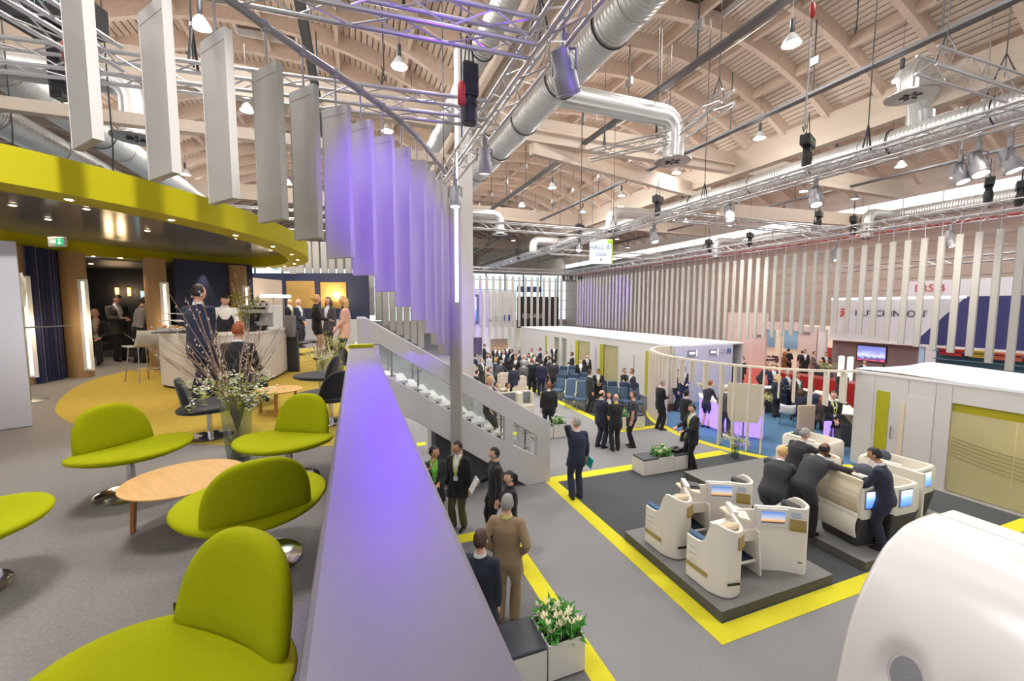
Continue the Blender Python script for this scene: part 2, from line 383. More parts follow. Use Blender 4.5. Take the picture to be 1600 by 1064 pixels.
duct('upper silver air duct above the lime canopy', -8.6, 10.6, .5, -4, 40, [8.5, 10.3, 12.2, 14.5, 17, 20], ((15, 3, 1.5, .34),))
duct('lower silver air duct over the left of the lime canopy', -10.6, 10.35, .5, -4, 40, [9, 10.8, 12.8, 15, 18])
# cable trays
for lab, x in (('dark cable tray with drop rods along the main vault nearer the skylights', 9.35), ('dark cable tray with drop rods nearer the right girder', 14.2), ('dark cable tray above the second high bay lamp row on the left', -1.0), ('dark cable tray in the far right vault', 27.0)):
    t = thing('cable_tray', lab, 'cable tray', (x, -6, 11.3))
    MB().b2((x-.11, -6, 11.27), (x+.11, 60, 11.3)).b2((x-.12, -6, 11.27), (x-.1, 60, 11.36)).b2((x+.1, -6, 11.27), (x+.12, 60, 11.36)).build('tray', M('tray_steel', (96, 96, 98), .5, .4), t, world=True)
    MB().tube([(x-.04, -6, 11.33), (x-.04, 60, 11.33)], .025, 6).tube([(x+.04, -6, 11.33), (x+.04, 60, 11.33)], .02, 6).build('cable', BLACK, t, world=True)
    y = -3
    while y < 48:
        rod('drop_rod', (x, y, 11.36), (x, y, 13.6), .022, DGREY, t); bx('bracket', (x-.05, y-.16, 12.2), (x+.05, y+.16, 12.45), GREY, t); y += 3.2
# thin fire pipe along the girders
t = thing('sprinkler_pipe', 'thin beige pipe along the cross girder of the main vault', 'pipe', (4.4, 15.95, 11.45))
MB().tube([(4.4, 15.95, 11.5), (12, 15.95, 11.5), (17.9, 15.95, 11.42)], .05, 8).build('pipe', RIBM, t, world=True)
t = thing('heating_pipe', 'red and grey pipe running along the right clerestory', 'pipe', (33.3, -5, 9.3))
MB().tube([(33.3, -5, 9.3), (33.3, 60, 9.3)], .14, 8).build('pipe', M('red_pipe', (190, 90, 80), .5), t, world=True)
for lab, x, z in (('thin grey wire line high in the main vault near the skylights', 8.0, 13.2), ('thin grey wire line between the cable trays', 12.0, 13.0)):
    t = thing('conduit', lab, 'conduit', (x, -6, z)); MB().tube([(x, -6, z), (x, 58, z)], .018, 5).build('pipe', DGREY, t, world=True)
    for k in range(14): rod('drop_rod', (x, -4+4*k, z), (x, -4+4*k, z+.7), .012, DGREY, t)
# high bay lamps on a 4.85 x 4.8 m grid
HB = thing('high_bay_lamp', 'x', 'lamp', (0, 0, 0), 0, 'high bay lamps under the vaults')
MB().lathe([(.055, .62), (.06, .45), (.055, .33), (.03, .3)], 10).build('ballast', DGREY, HB, smooth=True)
MB().lathe([(.03, .3), (.07, .27), (.13, .2), (.225, .04), (.235, 0), (.215, .0), (.12, .17), (.05, .25)], 18).build('reflector', M('reflector_glass', (208, 210, 212), .25, .3), HB, smooth=True)
MB().lathe([(.01, .012), (.21, .012), (.21, .02), (.01, .05)], 18).build('diffuser', LAMPON, HB, smooth=True)
MB().cyl((0, 0, .62), (0, 0, 2.3), .006, n=5).build('suspension_wire', DGREY, HB)
rows = 'nearest'; first = True
for j in range(9):
    for i in range(9):
        x = -8.3+4.85*i; y = 8.3+4.8*j-(4.8 if False else 0); z = 11.35
        if j > 6 and i in (0, 1): continue
        lab = '%s high bay lamp from the left in the %s lamp row from the front' % (nth(i+1), nth(j+1))
        if first: HB.location = (x, y, z); HB['label'] = lab; first = False; o = HB
        else: o = dup(HB, (x, y, z), 0, lab)
        if j <= 5 and i <= 7:
            light('SPOT', 'high_bay_light', (x, y, z-.03), HIGHBAY_W, (1, .98, .95), .22, (x, y, 0), 150, .6)
            light('POINT', 'high_bay_glow', (x, y, z-.12), GLOW_W, (1, .98, .95), .2)      # the clear bells also throw light up to the vault
for j in (-1, -2):
    for i in range(0, 7):
        light('SPOT', 'high_bay_light', (-8.3+4.85*i, 8.3+4.8*j, 11.32), HIGHBAY_W, (1, .98, .95), .22, (-8.3+4.85*i, 8.3+4.8*j, 0), 150, .6)
# ------------------------------------------------------------------ trusses
def truss(label, p0, p1, w=.29, r=.029, step=.5, fine=True, br=.011, group=None, mat=None, hang=None):
    p0 = Vector(p0); p1 = Vector(p1); t = thing('lighting_truss', label, 'truss', p0, 0, group); mat = mat or ALU
    d = (p1-p0).normalized(); s = d.cross(Vector((0, 0, 1))).normalized()*(w/2); u = Vector((0, 0, w/2)); L = (p1-p0).length
    C = [s+u, s-u, -s-u, -s+u]
    for c in C: rod('chord', p0+c, p1+c, r, mat, t)
    n = max(2, int(L/step)); b = MB() if not fine else None
    for f in range(4):
        a, c = C[f], C[(f+1) % 4]
        for k in range(n):
            q0 = p0+d*(L*k/n)+(a if k % 2 == 0 else c); q1 = p0+d*(L*(k+1)/n)+(c if k % 2 == 0 else a)
            if fine: rod('brace', q0, q1, br, mat, t, 'thin')
            else: b.cyl(q0, q1, br, n=4)
    if not fine: b.build('bracing', mat, t, world=True, kind='stuff')
    for k in range(int(L/2.5)+1):
        q = p0+d*min(L, k*2.5)
        MB().box(q, (w+.03 if abs(d.x) < .5 else .03, w+.03 if abs(d.y) < .5 else .03, w+.03)).build('coupler_frame', mat, t, world=True) if False else None
    for k in (hang or ()):
        q = p0+d*k
        rod('hoist_chain', q+Vector((0, 0, w/2)), q+Vector((0, 0, 13.2-q.z)), .012, DGREY, t)
        MB().tube([q+s+Vector((0, 0, w/2)), q+Vector((0, 0, w/2+.55)), q-s+Vector((0, 0, w/2))], .02, 5).build('sling', BLACK, t, world=True)
    return t
TZ = 7.55
truss('long truss running away above the stair with purple light on it', (2.25, 2.0, TZ), (2.25, 22, TZ), hang=(3, 9, 15))
truss('long truss above the middle of the stand, nearer of the right pair', (10.5, 2.5, TZ+.05), (10.5, 34, TZ+.05), hang=(3.5, 8, 13, 18))
truss('long truss carrying the right slat curtain', (18.7, 1.5, TZ-.1), (18.7, 34, TZ-.1), hang=(5, 11, 17))
truss('truss crossing the top of the picture in purple light above the canopy tip', (-2.6, 5.15, TZ+.02), (2.1, 4.85, TZ+.02), hang=(.8, 3.2))
truss('second cross truss behind the hanging slats', (-9, 8.0, TZ), (2.1, 6.9, TZ), hang=(3, 7))
truss('truss sloping out of the top left corner', (-5.6, 1.2, TZ+.25), (-2.9, 7.2, TZ+.02))
truss('truss across the hall above the crowd behind the stair', (2.4, 16, TZ), (10.3, 16, TZ), fine=False)
truss('cross truss between the right pair of long trusses', (10.7, 12, TZ), (18.5, 12, TZ), fine=False)
truss('farther cross truss between the right pair of long trusses', (10.7, 22, TZ), (18.5, 22, TZ), fine=False)
truss('far cross truss over the back row of slats', (0, 34.5, TZ), (18.6, 34.5, TZ), fine=False, hang=(3, 12))
truss('short high truss hung on black slings at top right', (12.4, 6.0, 10.0), (15.6, 5.6, 9.7), fine=False, w=.4, hang=(.6, 2.6))
truss('short high truss hung on slings beside the skylight', (9.7, 9.0, 10.1), (10.4, 12.6, 10.0), fine=False, w=.35, hang=(.4, 3))
truss('thin high truss below the bent duct outlet', (7.8, 13.0, 9.6), (9.6, 11.0, 9.75), fine=False, w=.3, hang=(.5, 2.2))
truss('far truss over the left lounge', (-14, 17, TZ), (2, 16.5, TZ), fine=False)
truss('truss in front of the right clerestory', (24, 4, 8.0), (24, 40, 8.0), fine=False)
truss('truss over the blue and white stand at right', (26.5, 3, 6.6), (27.5, 17, 6.6), fine=False, r=.03)
truss('truss over the stand with the red logo', (28.5, 3, 6.3), (33, 3.5, 6.3), fine=False)
truss('far long truss parallel to the left lounge wall', (-6, 17, TZ), (-6, 40, TZ), fine=False)
# ------------------------------------------------------------------ fixtures on the trusses
def spot_fix(label, p, aim, sc_=1., lit=True, col=(1, .95, .85), power=0, mat=None, glow=None, ang=40):
    p = Vector(p); t = thing('stage_spotlight', label, 'spotlight', p); tz_ = 7.42
    if p.z < tz_-.1: rod('drop_pipe', p, (p.x, p.y, tz_), .02, STEEL, t)
    mat = mat or M('grey_lamp_housing', (140, 138, 142), .45, .3); d = (Vector(aim)-p).normalized(); s = sc_
    q = d.to_track_quat('Z', 'Y').to_matrix().to_4x4()
    MB().box((0, 0, -.02*s), (.1*s, .06*s, .16*s)).cyl((0, 0, .05*s), (0, 0, .18*s), .025*s, n=8).build('clamp', mat, t)
    c = Vector((0, 0, -.36*s))
    yk = MB(); sd = d.cross(Vector((0, 0, 1))).normalized()
    for k in (-1, 1): yk.tube([(0, 0, -.1*s), sd*(k*.15*s)+Vector((0, 0, -.14*s)), sd*(k*.15*s)+c], .018*s, 6)
    yk.build('yoke', mat, t)
    T = Matrix.Translation(c) @ q
    h = MB().lathe([(.05*s, -.26*s), (.1*s, -.24*s), (.11*s, -.02*s), (.14*s, .02*s), (.14*s, .2*s), (.15*s, .21*s), (.15*s, .24*s), (.12*s, .24*s), (.115*s, .15*s)], 16, T=T).build('housing', mat, t, smooth=True)
    MB().lathe([(.01*s, .205*s), (.118*s, .2*s), (.118*s, .19*s), (.01*s, .19*s)], 16, T=T).build('lens', glow or LAMPON, t)
    if power: light('SPOT', 'stage_light', p+c+d*(.27*s), power, col, .1, aim, ang, .7)
    return t
def dimmer(label, p, sx=.5, sy=.2, sz=.22, drop=.35, rz=0.):
    t = thing('moving_head_light', label, 'stage light', p, rz)
    if 'hoist' in label and 'cable' not in label: rod('hoist_chain', (0, 0, sz/2), (0, 0, roof_z(p[0])-p[2]), .012, DGREY, t, world=False)
    MB().box((0, 0, 0), (sx, sy, sz)).box((0, 0, sz/2+.03), (sx*.7, .05, .06)).build('base_box', BLACK, t, bev=.02)
    if sx > .6: text('lettering', 'STAGEMAKER', (-sx*.4, -sy/2-.001, -.03), sx*.13, M('pale_green_print', (120, 160, 140), .6), t, ext=.001, world=False)
    MB().box((0, 0, -sz/2-drop*.5), (.16, .16, drop)).lathe([(.1, -.2), (.12, 0), (.1, .14)], 12, (0, 0, -sz/2-drop*.7)).build('head', BLACK, t, smooth=True, bev=.01)
    MB().tube([(-sx*.3, 0, sz/2), (0, 0, sz/2+.6)], .01, 5).tube([(sx*.3, 0, sz/2), (0, 0, sz/2+.6)], .01, 5).build('safety_cable', BLACK, t)
    return t
PUR = (.42, .26, 1.0)
PGLOW = M('violet_lamp_glow', (200, 180, 255), .5, emit=5.)
def online(px, X): return F*X/(math.cos(YAW)*(px-556))            # camera depth of the point of the line X = const seen at column px
def at_line(px, X, z):
    zc = online(px, X); Y = (zc-X*math.sin(YAW))/math.cos(YAW); return Vector((X, Y, z))
spot_fix('large lit stage spotlight hanging from the purple truss beside the silver duct', at(882, 62, 5.0), at(930, 300, 6), 1.05, power=0)
spot_fix('stage spotlight at the truss joint above the pillar', at(757, 222, 7.3), at(758, 500, 8), .9)
spot_fix('small stage spotlight at the end of the slat row by the pillar', at(711, 283, 8.2), at(712, 600, 8), .85)
for k, (px, py, X, s) in enumerate(((1530, 226, 10.5, .95), (1502, 246, 10.5, .8), (1580, 220, 10.5, .9), (1275, 284, 10.5, 1.0), (1140, 314, 10.5, 1.0), (1022, 352, 10.5, 1.1), (905, 372, 10.5, 1.1), (1306, 385, 18.7, 1.0), (1487, 355, 18.7, 1.1), (935, 372, 18.7, 1.1))):
    zc = online(px, X); p = at(px, py, zc)
    spot_fix('%s stage spotlight from the right on the %s long truss' % (nth([1, 3, 2, 4, 5, 6, 7, 2, 1, 3][k]) if k not in (0, 1, 2) else ('second', 'third', 'first')[k], 'middle' if X < 12 else 'right'), p, p+Vector((-.4+.2*(k % 3), -.6, -1.6)), s)
for k, (px, py, X, lab) in enumerate(((1262, 222, 10.5, 'black moving light on top of the middle truss, nearest to the hoist cable'), (1028, 312, 10.5, 'black moving light on the middle truss right of the hall sign'), (906, 355, 10.5, 'small black moving light on the middle truss left of the hall sign'), (810, 392, 10.5, 'farthest black moving light on the middle truss'),
        (1546, 285, 18.7, 'black moving light above the slats at the far right'), (1596, 290, 18.7, 'black moving light cut by the right picture edge'), (1280, 335, 18.7, 'black moving light above the middle of the right slats'), (1334, 343, 18.7, 'flat black moving light right of the middle of the right slats'), (1172, 368, 18.7, 'black moving light above the left end of the right slats'), (1108, 378, 18.7, 'small black moving light near the hall sign over the right slats'))):
    p = at(px, py, online(px, X)); dimmer(lab, p, .62 if k in (0, 4) else .5, .22, .24, .4, .4)
dimmer('big black hoist box high in the top left corner behind the first slat', at(85, 22, 5.6), 1.0, .5, .42, .9, -.3)
dimmer('black hoist box hanging under the purple cross truss', at(733, 128, 5.6), .22, .2, .42, .2)
for k, (px, py, zc) in enumerate(((105, 75, 5.3), (721, 140, 5.4), (1270, 12, 9.))):
    p = at(px, py, zc); t = thing('chain_hoist', 'red chain hoist %s' % ('below the big black box at top left', 'beside the black hoist box under the purple truss', 'at the top of the pale hoist cable')[k], 'hoist', p)
    MB().lathe([(.03, -.2), (.055, -.17), (.055, .05), (.03, .1)], 10).build('body', M('red_hoist', (170, 40, 36), .5), t, smooth=True)
    MB().cyl((0, 0, .1), (0, 0, 1.6), .01, n=5).cyl((0, 0, -.2), (0, 0, -.6), .012, n=5).build('chain', DGREY, t)
# loose cables hanging from the roof
for k, (px, y0, y1, zc, lab) in enumerate(((1268, 0, 200, 9.6, 'pale cable hanging down to the black moving light at top right'), (1553, 0, 175, 12, 'thin steel wire hanging in front of the bent duct outlet'), (908, 215, 330, 14, 'thin black drop wire left of the tie beam'), (1034, 60, 190, 14, 'thin steel drop wire beside the skylight'), (1340, 0, 50, 11, 'black drop wire with sling at the top edge'), (595, 80, 130, 7, 'black drop wire behind the purple tube'), (10, 140, 250, 9, 'black drop wire above the canopy at left'), (168, 165, 290, 9, 'black drop wire with lamp above the canopy'))):
    a = at(px, y0, zc); b = at(px, y1, zc); b.x, b.y = a.x, a.y
    t = thing('drop_wire', lab, 'wire', b); MB().tube([Vector((a.x, a.y, roof_z(a.x))), (a+b)/2+Vector((.04, 0, 0)), b], .014 if k else .02, 5).build('wire', GREY if k in (0, 1, 3) else BLACK, t, world=True)
    MB().tube([b+Vector((-.06, 0, .12)), b, b+Vector((.06, 0, .12)), b+Vector((0, 0, .3))], .012, 5).build('hook', BLACK, t, world=True)
# ================================================================== DECK (upper floor), PARAPET, STAIR
DECKC = M('deck_grey_carpet', (132, 127, 125), .95, noise=.13, scale=55, bump=.3, detail=10)
YELC = M('deck_yellow_carpet', (178, 153, 56), .95, noise=.08, scale=18, bump=.25, detail=7)
d = MB().b2((-18, -4, 2.45), (.17, 20, DECK)).build('deck_floor', [WHITE]); d['kind'] = 'structure'; d.name = 'floor'
MB().b2((-18, -4, DECK+.0005), (-.066, 20, DECK+.004)).build('carpet', DECKC, d)
pts = [(-5.03, 11), (-4.78, 9.58), (-4.1, 7.84), (-3.31, 6.7), (-2.3, 5.75), (-1.25, 5.1), (-.27, 4.73), (.16, 4.66), (.16, 15.6), (-1.4, 16.3), (-3.2, 15.6), (-4.4, 13.9), (-4.9, 12.3)]
def smooth_poly(p, n=6):
    out = []; K = len(p)
    for i in range(K):
        a, b, c, e = (Vector((*p[(i+j-1) % K], 0)) for j in range(4))
        for k in range(n):
            t = k/n; out.append(.5*((2*b)+(c-a)*t+(2*a-5*b+4*c-e)*t*t+(3*b-a-3*c+e)*t**3))
    return [(v.x, v.y) for v in out]
sp = smooth_poly(pts); sp = [(min(x, .165), y) for x, y in sp]
MB().prism(sp, DECK+.0045, DECK+.008).build('yellow_carpet', YELC, d)
PARA = M('parapet_paint', (96, 91, 102), .42, noise=.02, scale=5)
pp = MB().b2((-.078, -3, DECK), (.177, 4.70, 3.91)).build('parapet', PARA, bev=.012); tag(pp, 'long white parapet with a wide flat top dividing the lounge deck from the hall', 'parapet')
cp = MB().b2((-.07, 4.66, 3.9), (.17, 4.78, 3.945)).build('end_cap', LIME, pp, bev=.004)
# stair along +X from the deck edge down to the hall floor
st = thing('staircase', 'white straight staircase with glass sides going down from the deck to the hall', 'staircase', (.18, 9.05, 0))
STW = M('stair_paint', (206, 202, 204), .5, noise=.02, scale=3); TRD = M('stair_tread', (238, 236, 236), .5)
def profY(poly, y0, y1, name, mat, parent, bev=.01):
    return MB().rings([[(x, y0, z) for x, z in poly], [(x, y1, z) for x, z in poly]]).build(name, mat, parent, world=True, bev=bev)
def topz(x): return interp(x, (.02, .2, 4.43), (4.11, 4.11, 1.5))
def lowz(x): return interp(x, (.45, .59, 4.07), (2.98, 2.89, .69))
def botz(x): return interp(x, (.2, 1.13, 3.79), (2.46, 1.87, 0.))
def rail_under(x): return interp(x, (.4, .455, 4.07), (3.6, 3.56, 1.2))
for y0, y1, nm in ((9.05, 9.17, 'near'), (10.25, 10.37, 'far')):
    profY([(.02, 4.11), (.2, 4.11), (4.44, 1.5), (4.44, 1.1), (4.07, 1.2), (.455, 3.56), (.02, 3.56)], y0, y1, 'top_rail', STW, st)
    profY([(.0, 2.9), (.59, 2.89), (3.23, 1.16), (4.07, .7), (4.44, .67), (4.44, 0), (3.79, 0), (1.13, 1.87), (0, 2.46)], y0+.001, y1-.001, 'stringer', STW, st)
    profY([(4.07, .69), (4.07, 1.21), (4.44, 1.1), (4.44, .66)], y0+.002, y1-.002, 'end_post', STW, st)
    profY([(3.23, 1.13), (3.23, 1.77), (3.45, 1.62), (3.45, 1.0)], y0+.002, y1-.002, 'middle_post', STW, st)
    profY([(.02, 2.85), (.02, 3.58), (.45, 3.53), (.45, 2.85)] if nm == 'near' else [(.02, 2.85), (.02, 3.56), (.12, 3.54), (.12, 2.85)], y0+.002, y1-.002, 'newel', STW, st)
    for a, b in ((.48, 1.24), (1.28, 2.21), (2.25, 3.22), (3.46, 4.06)):
        g = MB().rings([[(a, (y0+y1)/2-.005, lowz(a)), (b, (y0+y1)/2-.005, lowz(b)), (b, (y0+y1)/2-.005, rail_under(b)), (a, (y0+y1)/2-.005, rail_under(a))], [(a, (y0+y1)/2+.005, lowz(a)), (b, (y0+y1)/2+.005, lowz(b)), (b, (y0+y1)/2+.005, rail_under(b)), (a, (y0+y1)/2+.005, rail_under(a))]])
        g.build('glass_panel', Mglass('stair_glass', (246, 249, 248), .05), st, world=True)
    yb = y1+.05 if nm == 'near' else y0-.05
    for x in (.7, 1.26, 2.23, 3.2, 3.83):
        rod('baluster', (x, yb, lowz(x)-.15), (x, yb, rail_under(x)+.05), .022, STEEL, st)
        bx('bracket', (x-.09, yb-.012, lowz(x)+.02), (x+.09, yb+.012, lowz(x)+.045), STEEL, st); bx('bracket', (x-.09, yb-.012, rail_under(x)-.12), (x+.09, yb+.012, rail_under(x)-.095), STEEL, st)
    rod('handrail', (.5, yb, lowz(.5)+.62), (4.07, yb, lowz(4.07)+.5), .02, STEEL, st)
N = 16
for k in range(N):
    x = .24+3.93*k/N; z = min(DECK-.02, lowz(x+.2)+.07) if k < 13 else .66*(16-k)/4
    bx('tread', (x, 9.17, z-.06), (x+.3, 10.25, z), TRD, st); bx('riser', (x-.01, 9.17, z-.06), (x+.01, 10.25, z+.155), WHITE, st)
profY([(1.7, 0), (3.72, 0), (1.7, 1.42)], 9.6, 10.24, 'under_stair_panel', M('dark_stair_panel', (84, 84, 86), .6), st)
ld = MB().b2((.171, 9.05, 2.45), (.25, 10.37, DECK)).build('landing', TRD, st, world=True)
o = MB().b2((1.9, 12.1, 0), (2.32, 12.5, 1.3)).build('plinth', WHITE, bev=.01); tag(o, 'square white plinth standing behind the stair', 'plinth')
# ================================================================== HANGING SLATS
SLAT = M('slat_board', (170, 166, 160), .5, noise=.02, scale=3); SCAP = M('slat_cap', (168, 164, 162), .5)
tb = thing('suspension_tube', 'curved grey tube from which the purple lit slats hang', 'tube', (-1.9, 4.28, 7.25))
TUBE = [(-2.6, 4.02), (-1.91, 4.28), (-1.5, 4.48), (-1.14, 4.75), (-.8, 5.17), (-.49, 5.51), (-.16, 5.86), (.14, 6.19), (.45, 6.56), (.75, 6.96), (1.06, 7.45), (1.32, 7.95), (1.55, 8.42), (1.77, 8.85), (1.9, 9.2)]
MB().tube([(x, y, 7.25) for x, y in TUBE], .045, 10).build('tube', M('tube_steel', (150, 148, 156), .35, .6), tb, smooth=True, world=True)
SB = [5.59, 5.45, 5.34, 5.26, 5.14, 4.97, 4.78, 4.57, 4.34, 4.1, 3.84, 3.57, 3.3]
HANG = M('hanger_rod', (158, 154, 160), .4, .5)
def slat(label, x, y, z0, z1, w, ang, group=None, th=.06, hang=0, cap=True):
    """a hanging board: face turned by ang from the X axis"""
    t = thing('hanging_slat', label, 'slat', (x, y, z0), ang, group)
    MB().box((0, 0, (z1-z0)/2), (w, th, z1-z0-.001)).build('board', SLAT, t, bev=.006)
    for s in (-1, 1): bx('edge_strip', (s*w/2-.004+(.004 if s > 0 else -.004), -th/2-.004, .002), (s*w/2+.004+(.004 if s > 0 else -.004), th/2+.004, z1-z0-.002), SLAT, t, world=False)
    if cap: bx('top_cap', (-w/2-.003, -th/2-.003, z1-z0-.1), (w/2+.003, th/2+.003, z1-z0+.004), SCAP, t, world=False)
    if hang: rod('hanger', (0, 0, z1-z0), (0, 0, z1-z0+hang), .012, HANG, t, world=False); MB().box((0, 0, z1-z0+hang), (.07, .07, .11)).build('clamp', HANG, t, bev=.01)
    return t
for i, zb in enumerate(SB):
    x, y = TUBE[i+1]; a = math.radians([30, 30, 31, 30.5, 30, 24, 25, 23, 26, 26, 27, 28, 30][i])
    # face direction in plan: camera right turned towards the camera
    fx = CR*math.cos(a)-CF*math.sin(a)
    slat('%s hanging slat from the left in the descending row above the parapet' % nth(i+1), x, y, zb, 6.83, interp(i, (0, 4, 6, 8, 12), (.44, .44, .38, .31, .28)), math.atan2(fx.y, fx.x), 'slats descending over the stair', hang=.42)
a = math.radians(30); fx = CR*math.cos(a)-CF*math.sin(a)
slat('last slat of the descending row, reaching down to the hall floor beside the stair', 2.0, 8.72, 0.0, 6.83, .26, math.atan2(fx.y, fx.x), 'slats descending over the stair', hang=.3)
# curtain on the right, along Y at X = 18.6
k = 0; y = 5.0
while y < 33:
    zb = interp(y, (5, 6.3, 7.2, 9, 10.5, 12, 13, 16, 20, 26, 33), (2.2, 2.4, 2.77, 3.0, 3.3, 3.3, 3.1, 2.6, 2.4, 2.65, 2.7)); k += 1
    slat('%s slat counted from the right picture edge in the long white slat curtain' % nth(k), 18.6, y, zb, 6.75, .17, math.radians(82+8*math.sin(k*2.1)), 'slats of the right curtain', .055, .62, False); y += .455
k = 0
for i in range(22):
    x = 17.9-i*.6; y = 34.5; k += 1
    slat('%s slat from the right in the far purple and white slat row' % nth(k), x, y, 2.55, 7.0, .22, .2, 'slats of the far row', .07, .55, False)
WROW = []
for i, px in enumerate((446, 458, 470, 483, 495, 508, 520, 533, 546, 558, 570, 581, 592, 603, 614, 625, 636, 647, 658)):
    zb_px = interp(px, (446, 470, 495, 520, 545, 580, 620, 660), (424, 432, 440, 452, 466, 492, 520, 545))
    p = at(px, zb_px, 17.5+.08*i)
    slat('%s slat from the left in the white row hanging behind the purple slats' % nth(i+1), p.x, p.y, p.z, 7.1, .25, -.3, 'white slats behind the purple row', .06, .42, False); WROW.append((p.x, p.y, 7.56))
o = MB().tube(WROW, .04, 8).tube([WROW[3], (WROW[3][0], WROW[3][1], roof_z(WROW[3][0]))], .012, 5).tube([WROW[-3], (WROW[-3][0], WROW[-3][1], roof_z(WROW[-3][0]))], .012, 5).build('suspension_tube', HANG); tag(o, 'grey tube carrying the white row of slats behind the purple ones', 'tube')
p = at(714, 472, 8.55); o = MB().cyl((0, 0, 0), (0, 0, 7.4-p.z), .035, n=10).build('light_tube', M('white_led', (245, 242, 255), .4, emit=2.2)); o.location = p; tag(o, 'glowing white vertical tube standing in for the lit edge of the last slat', 'edge highlight')  # glowing tube stands in for the bright edge highlight of the last slat
# ================================================================== LIME CANOPY
KC = (-3.84, 9.42); KA, KB, KT = 4.94, 2.72, math.radians(78.55)
def kell(s, n=72, da=0.):
    out = []
    for i in range(n):
        t = 2*pi*i/n; u, v = (KA+da)*s*math.cos(t), (KB+da)*s*math.sin(t)
        out.append((KC[0]+u*math.cos(KT)-v*math.sin(KT), KC[1]+u*math.sin(KT)+v*math.cos(KT)))
    return out
LIMEC = M('lime_canopy', (180, 170, 10), .65, noise=.03, scale=2, spec=.2)
kt = thing('canopy', 'oval lime green canopy ring with dark glossy ceiling over the bar', 'canopy', (KC[0], KC[1], 5.47))
MB().slab(kell(1, da=-.05), kell(1), 5.47, 5.82, closed=True).build('fascia', LIMEC, kt, smooth=True, world=True)
MB().slab(kell(1, da=-.42), kell(1, da=-.05), 5.472, 5.50, closed=True).build('underside', LIMEC, kt, world=True)
MB().slab(kell(1, da=-.46), kell(1, da=-.42), 5.468, 5.80, closed=True).build('inner_band', LIMEC, kt, smooth=True, world=True)
MB().prism(kell(1, da=-.44), 5.72, 5.75).build('stretch_ceiling', M('dark_glossy_ceiling', (118, 118, 128), .16, spec=.35), kt, world=True)
MB().prism(kell(1, da=-.03), 5.76, 5.8).build('roof_panel', GREY, kt, world=True)
DLG = M('downlight_glow', (255, 236, 200), .5, emit=8.)
dn = 0
def downlight(p, z, par, r=.036, w=0):
    o = MB().lathe([(r, 0), (r*1.25, 0), (r*1.25, -.008), (r, -.006)], 12, (p[0], p[1], z)).build('downlight', WHITE, par, world=True)
    MB().lathe([(.002, -.014), (r*.8, -.014), (r*.8, -.009), (.002, -.009)], 12, (p[0], p[1], z)).build('glow', DLG, o).location = -par.location
    if w: light('SPOT', 'downlight_beam', (p[0], p[1], z-.02), w, (1, .82, .6), .05, (p[0], p[1], 0), 110, .5)
for i, p in enumerate(kell(1, 24, -.24)): downlight(p, 5.468, kt, w=34 if i % 2 else 0)
for px, py in ((75, 342), (135, 326), (230, 360), (370, 372), (20, 320), (300, 340)):
    g = gp(px, py, 5.715); downlight(g, 5.715, kt, .04, w=52)
# posts with light boxes
POST = M('oak_post', (150, 118, 78), .55, noise=.12, scale=5, stretch=(3, 3, .3)); LBOX = M('warm_light_panel', (255, 238, 200), .5, emit=1.3)
posts = []
for k, (px, py) in enumerate(((38, 601), (127, 589), (252, 577), (378, 563))):
    g = gp(px, py, DECK); posts.append(g)
    t = thing('timber_post', '%s round timber post from the left under the canopy with a lit strip' % nth(k+1), 'post', (g.x, g.y, DECK), 0, 'timber posts of the canopy')
    MB().lathe([(.17, 0), (.17, 2.6)], 24, sx=1.25).build('shaft', POST, t, smooth=True)
    q = CR*.24-CF*.05
    b = MB().box((q.x, q.y, 1.1), (.16, .07, 1.9), -YAW).build('light_box', WHITE, t, bev=.004); q2 = q+CR*.035-CF*.036
    MB().box((q2.x, q2.y, 1.1), (.06, .012, 1.8), -YAW).build('light_strip', LBOX, b)
    light('POINT', 'post_light', (g.x+q.x+.2, g.y+q.y-.15, DECK+1.1), 9, (1, .8, .55), .25)
# exit sign under the canopy
p = gp(90, 378, 5.36); t = thing('exit_sign', 'small green and white exit sign hung below the lime canopy', 'sign', p, -YAW-.1)
MB().box((0, 0, 0), (.3, .04, .15)).build('panel', WHITE, t, bev=.005); bx('green_field', (.0, -.024, -.055), (.135, -.02, .055), M('exit_green', (40, 170, 110), .5, emit=.8), t, world=False)
MB().tube([(.05, -.028, -.04), (.06, -.028, 0), (.09, -.028, -.03)], .008, 5).ball((.07, -.028, .03), .012, 8, 5).box((-.05, -.028, 0), (.08, .004, .02)).build('pictogram', M('sign_white', (245, 250, 245), .5, emit=.8), t)
# ================================================================== LOUNGE REAR: curtain, dark room, navy walls
NAVY = M('navy_wall', (30, 36, 66), .7, noise=.06, scale=5); NAVYC = M('navy_curtain', (24, 30, 68), .85, sheen=.3)
a, b = posts[0]+CR*.25, posts[1]-CR*.2; n = 60; A = []
nrm = Vector((-(b-a).y, (b-a).x, 0)).normalized()
for i in range(n+1): A.append(a.lerp(b, i/n)+nrm*(.05*math.sin(i*.95)+.02*math.sin(i*2.3)))
o = MB().strip([(p.x, p.y, DECK+.01) for p in A], [(p.x, p.y, DECK+2.62) for p in A]).build('curtain', NAVYC, smooth='all'); tag(o, 'navy blue floor length curtain between the two left posts', 'curtain')
def wall(name, p, q, z0, z1, mat, th=.1, label=None, cat='wall', kind=None):
    p, q = Vector((p[0], p[1], 0)), Vector((q[0], q[1], 0)); m = (p+q)/2; L = (q-p).length
    o = MB().box((0, 0, (z0+z1)/2), (L, th, z1-z0)).build(name, mat); o.location = m; o.rotation_euler = (0, 0, math.atan2((q-p).y, (q-p).x))
    if label: tag(o, label, cat)
    if kind: o['kind'] = kind
    return o
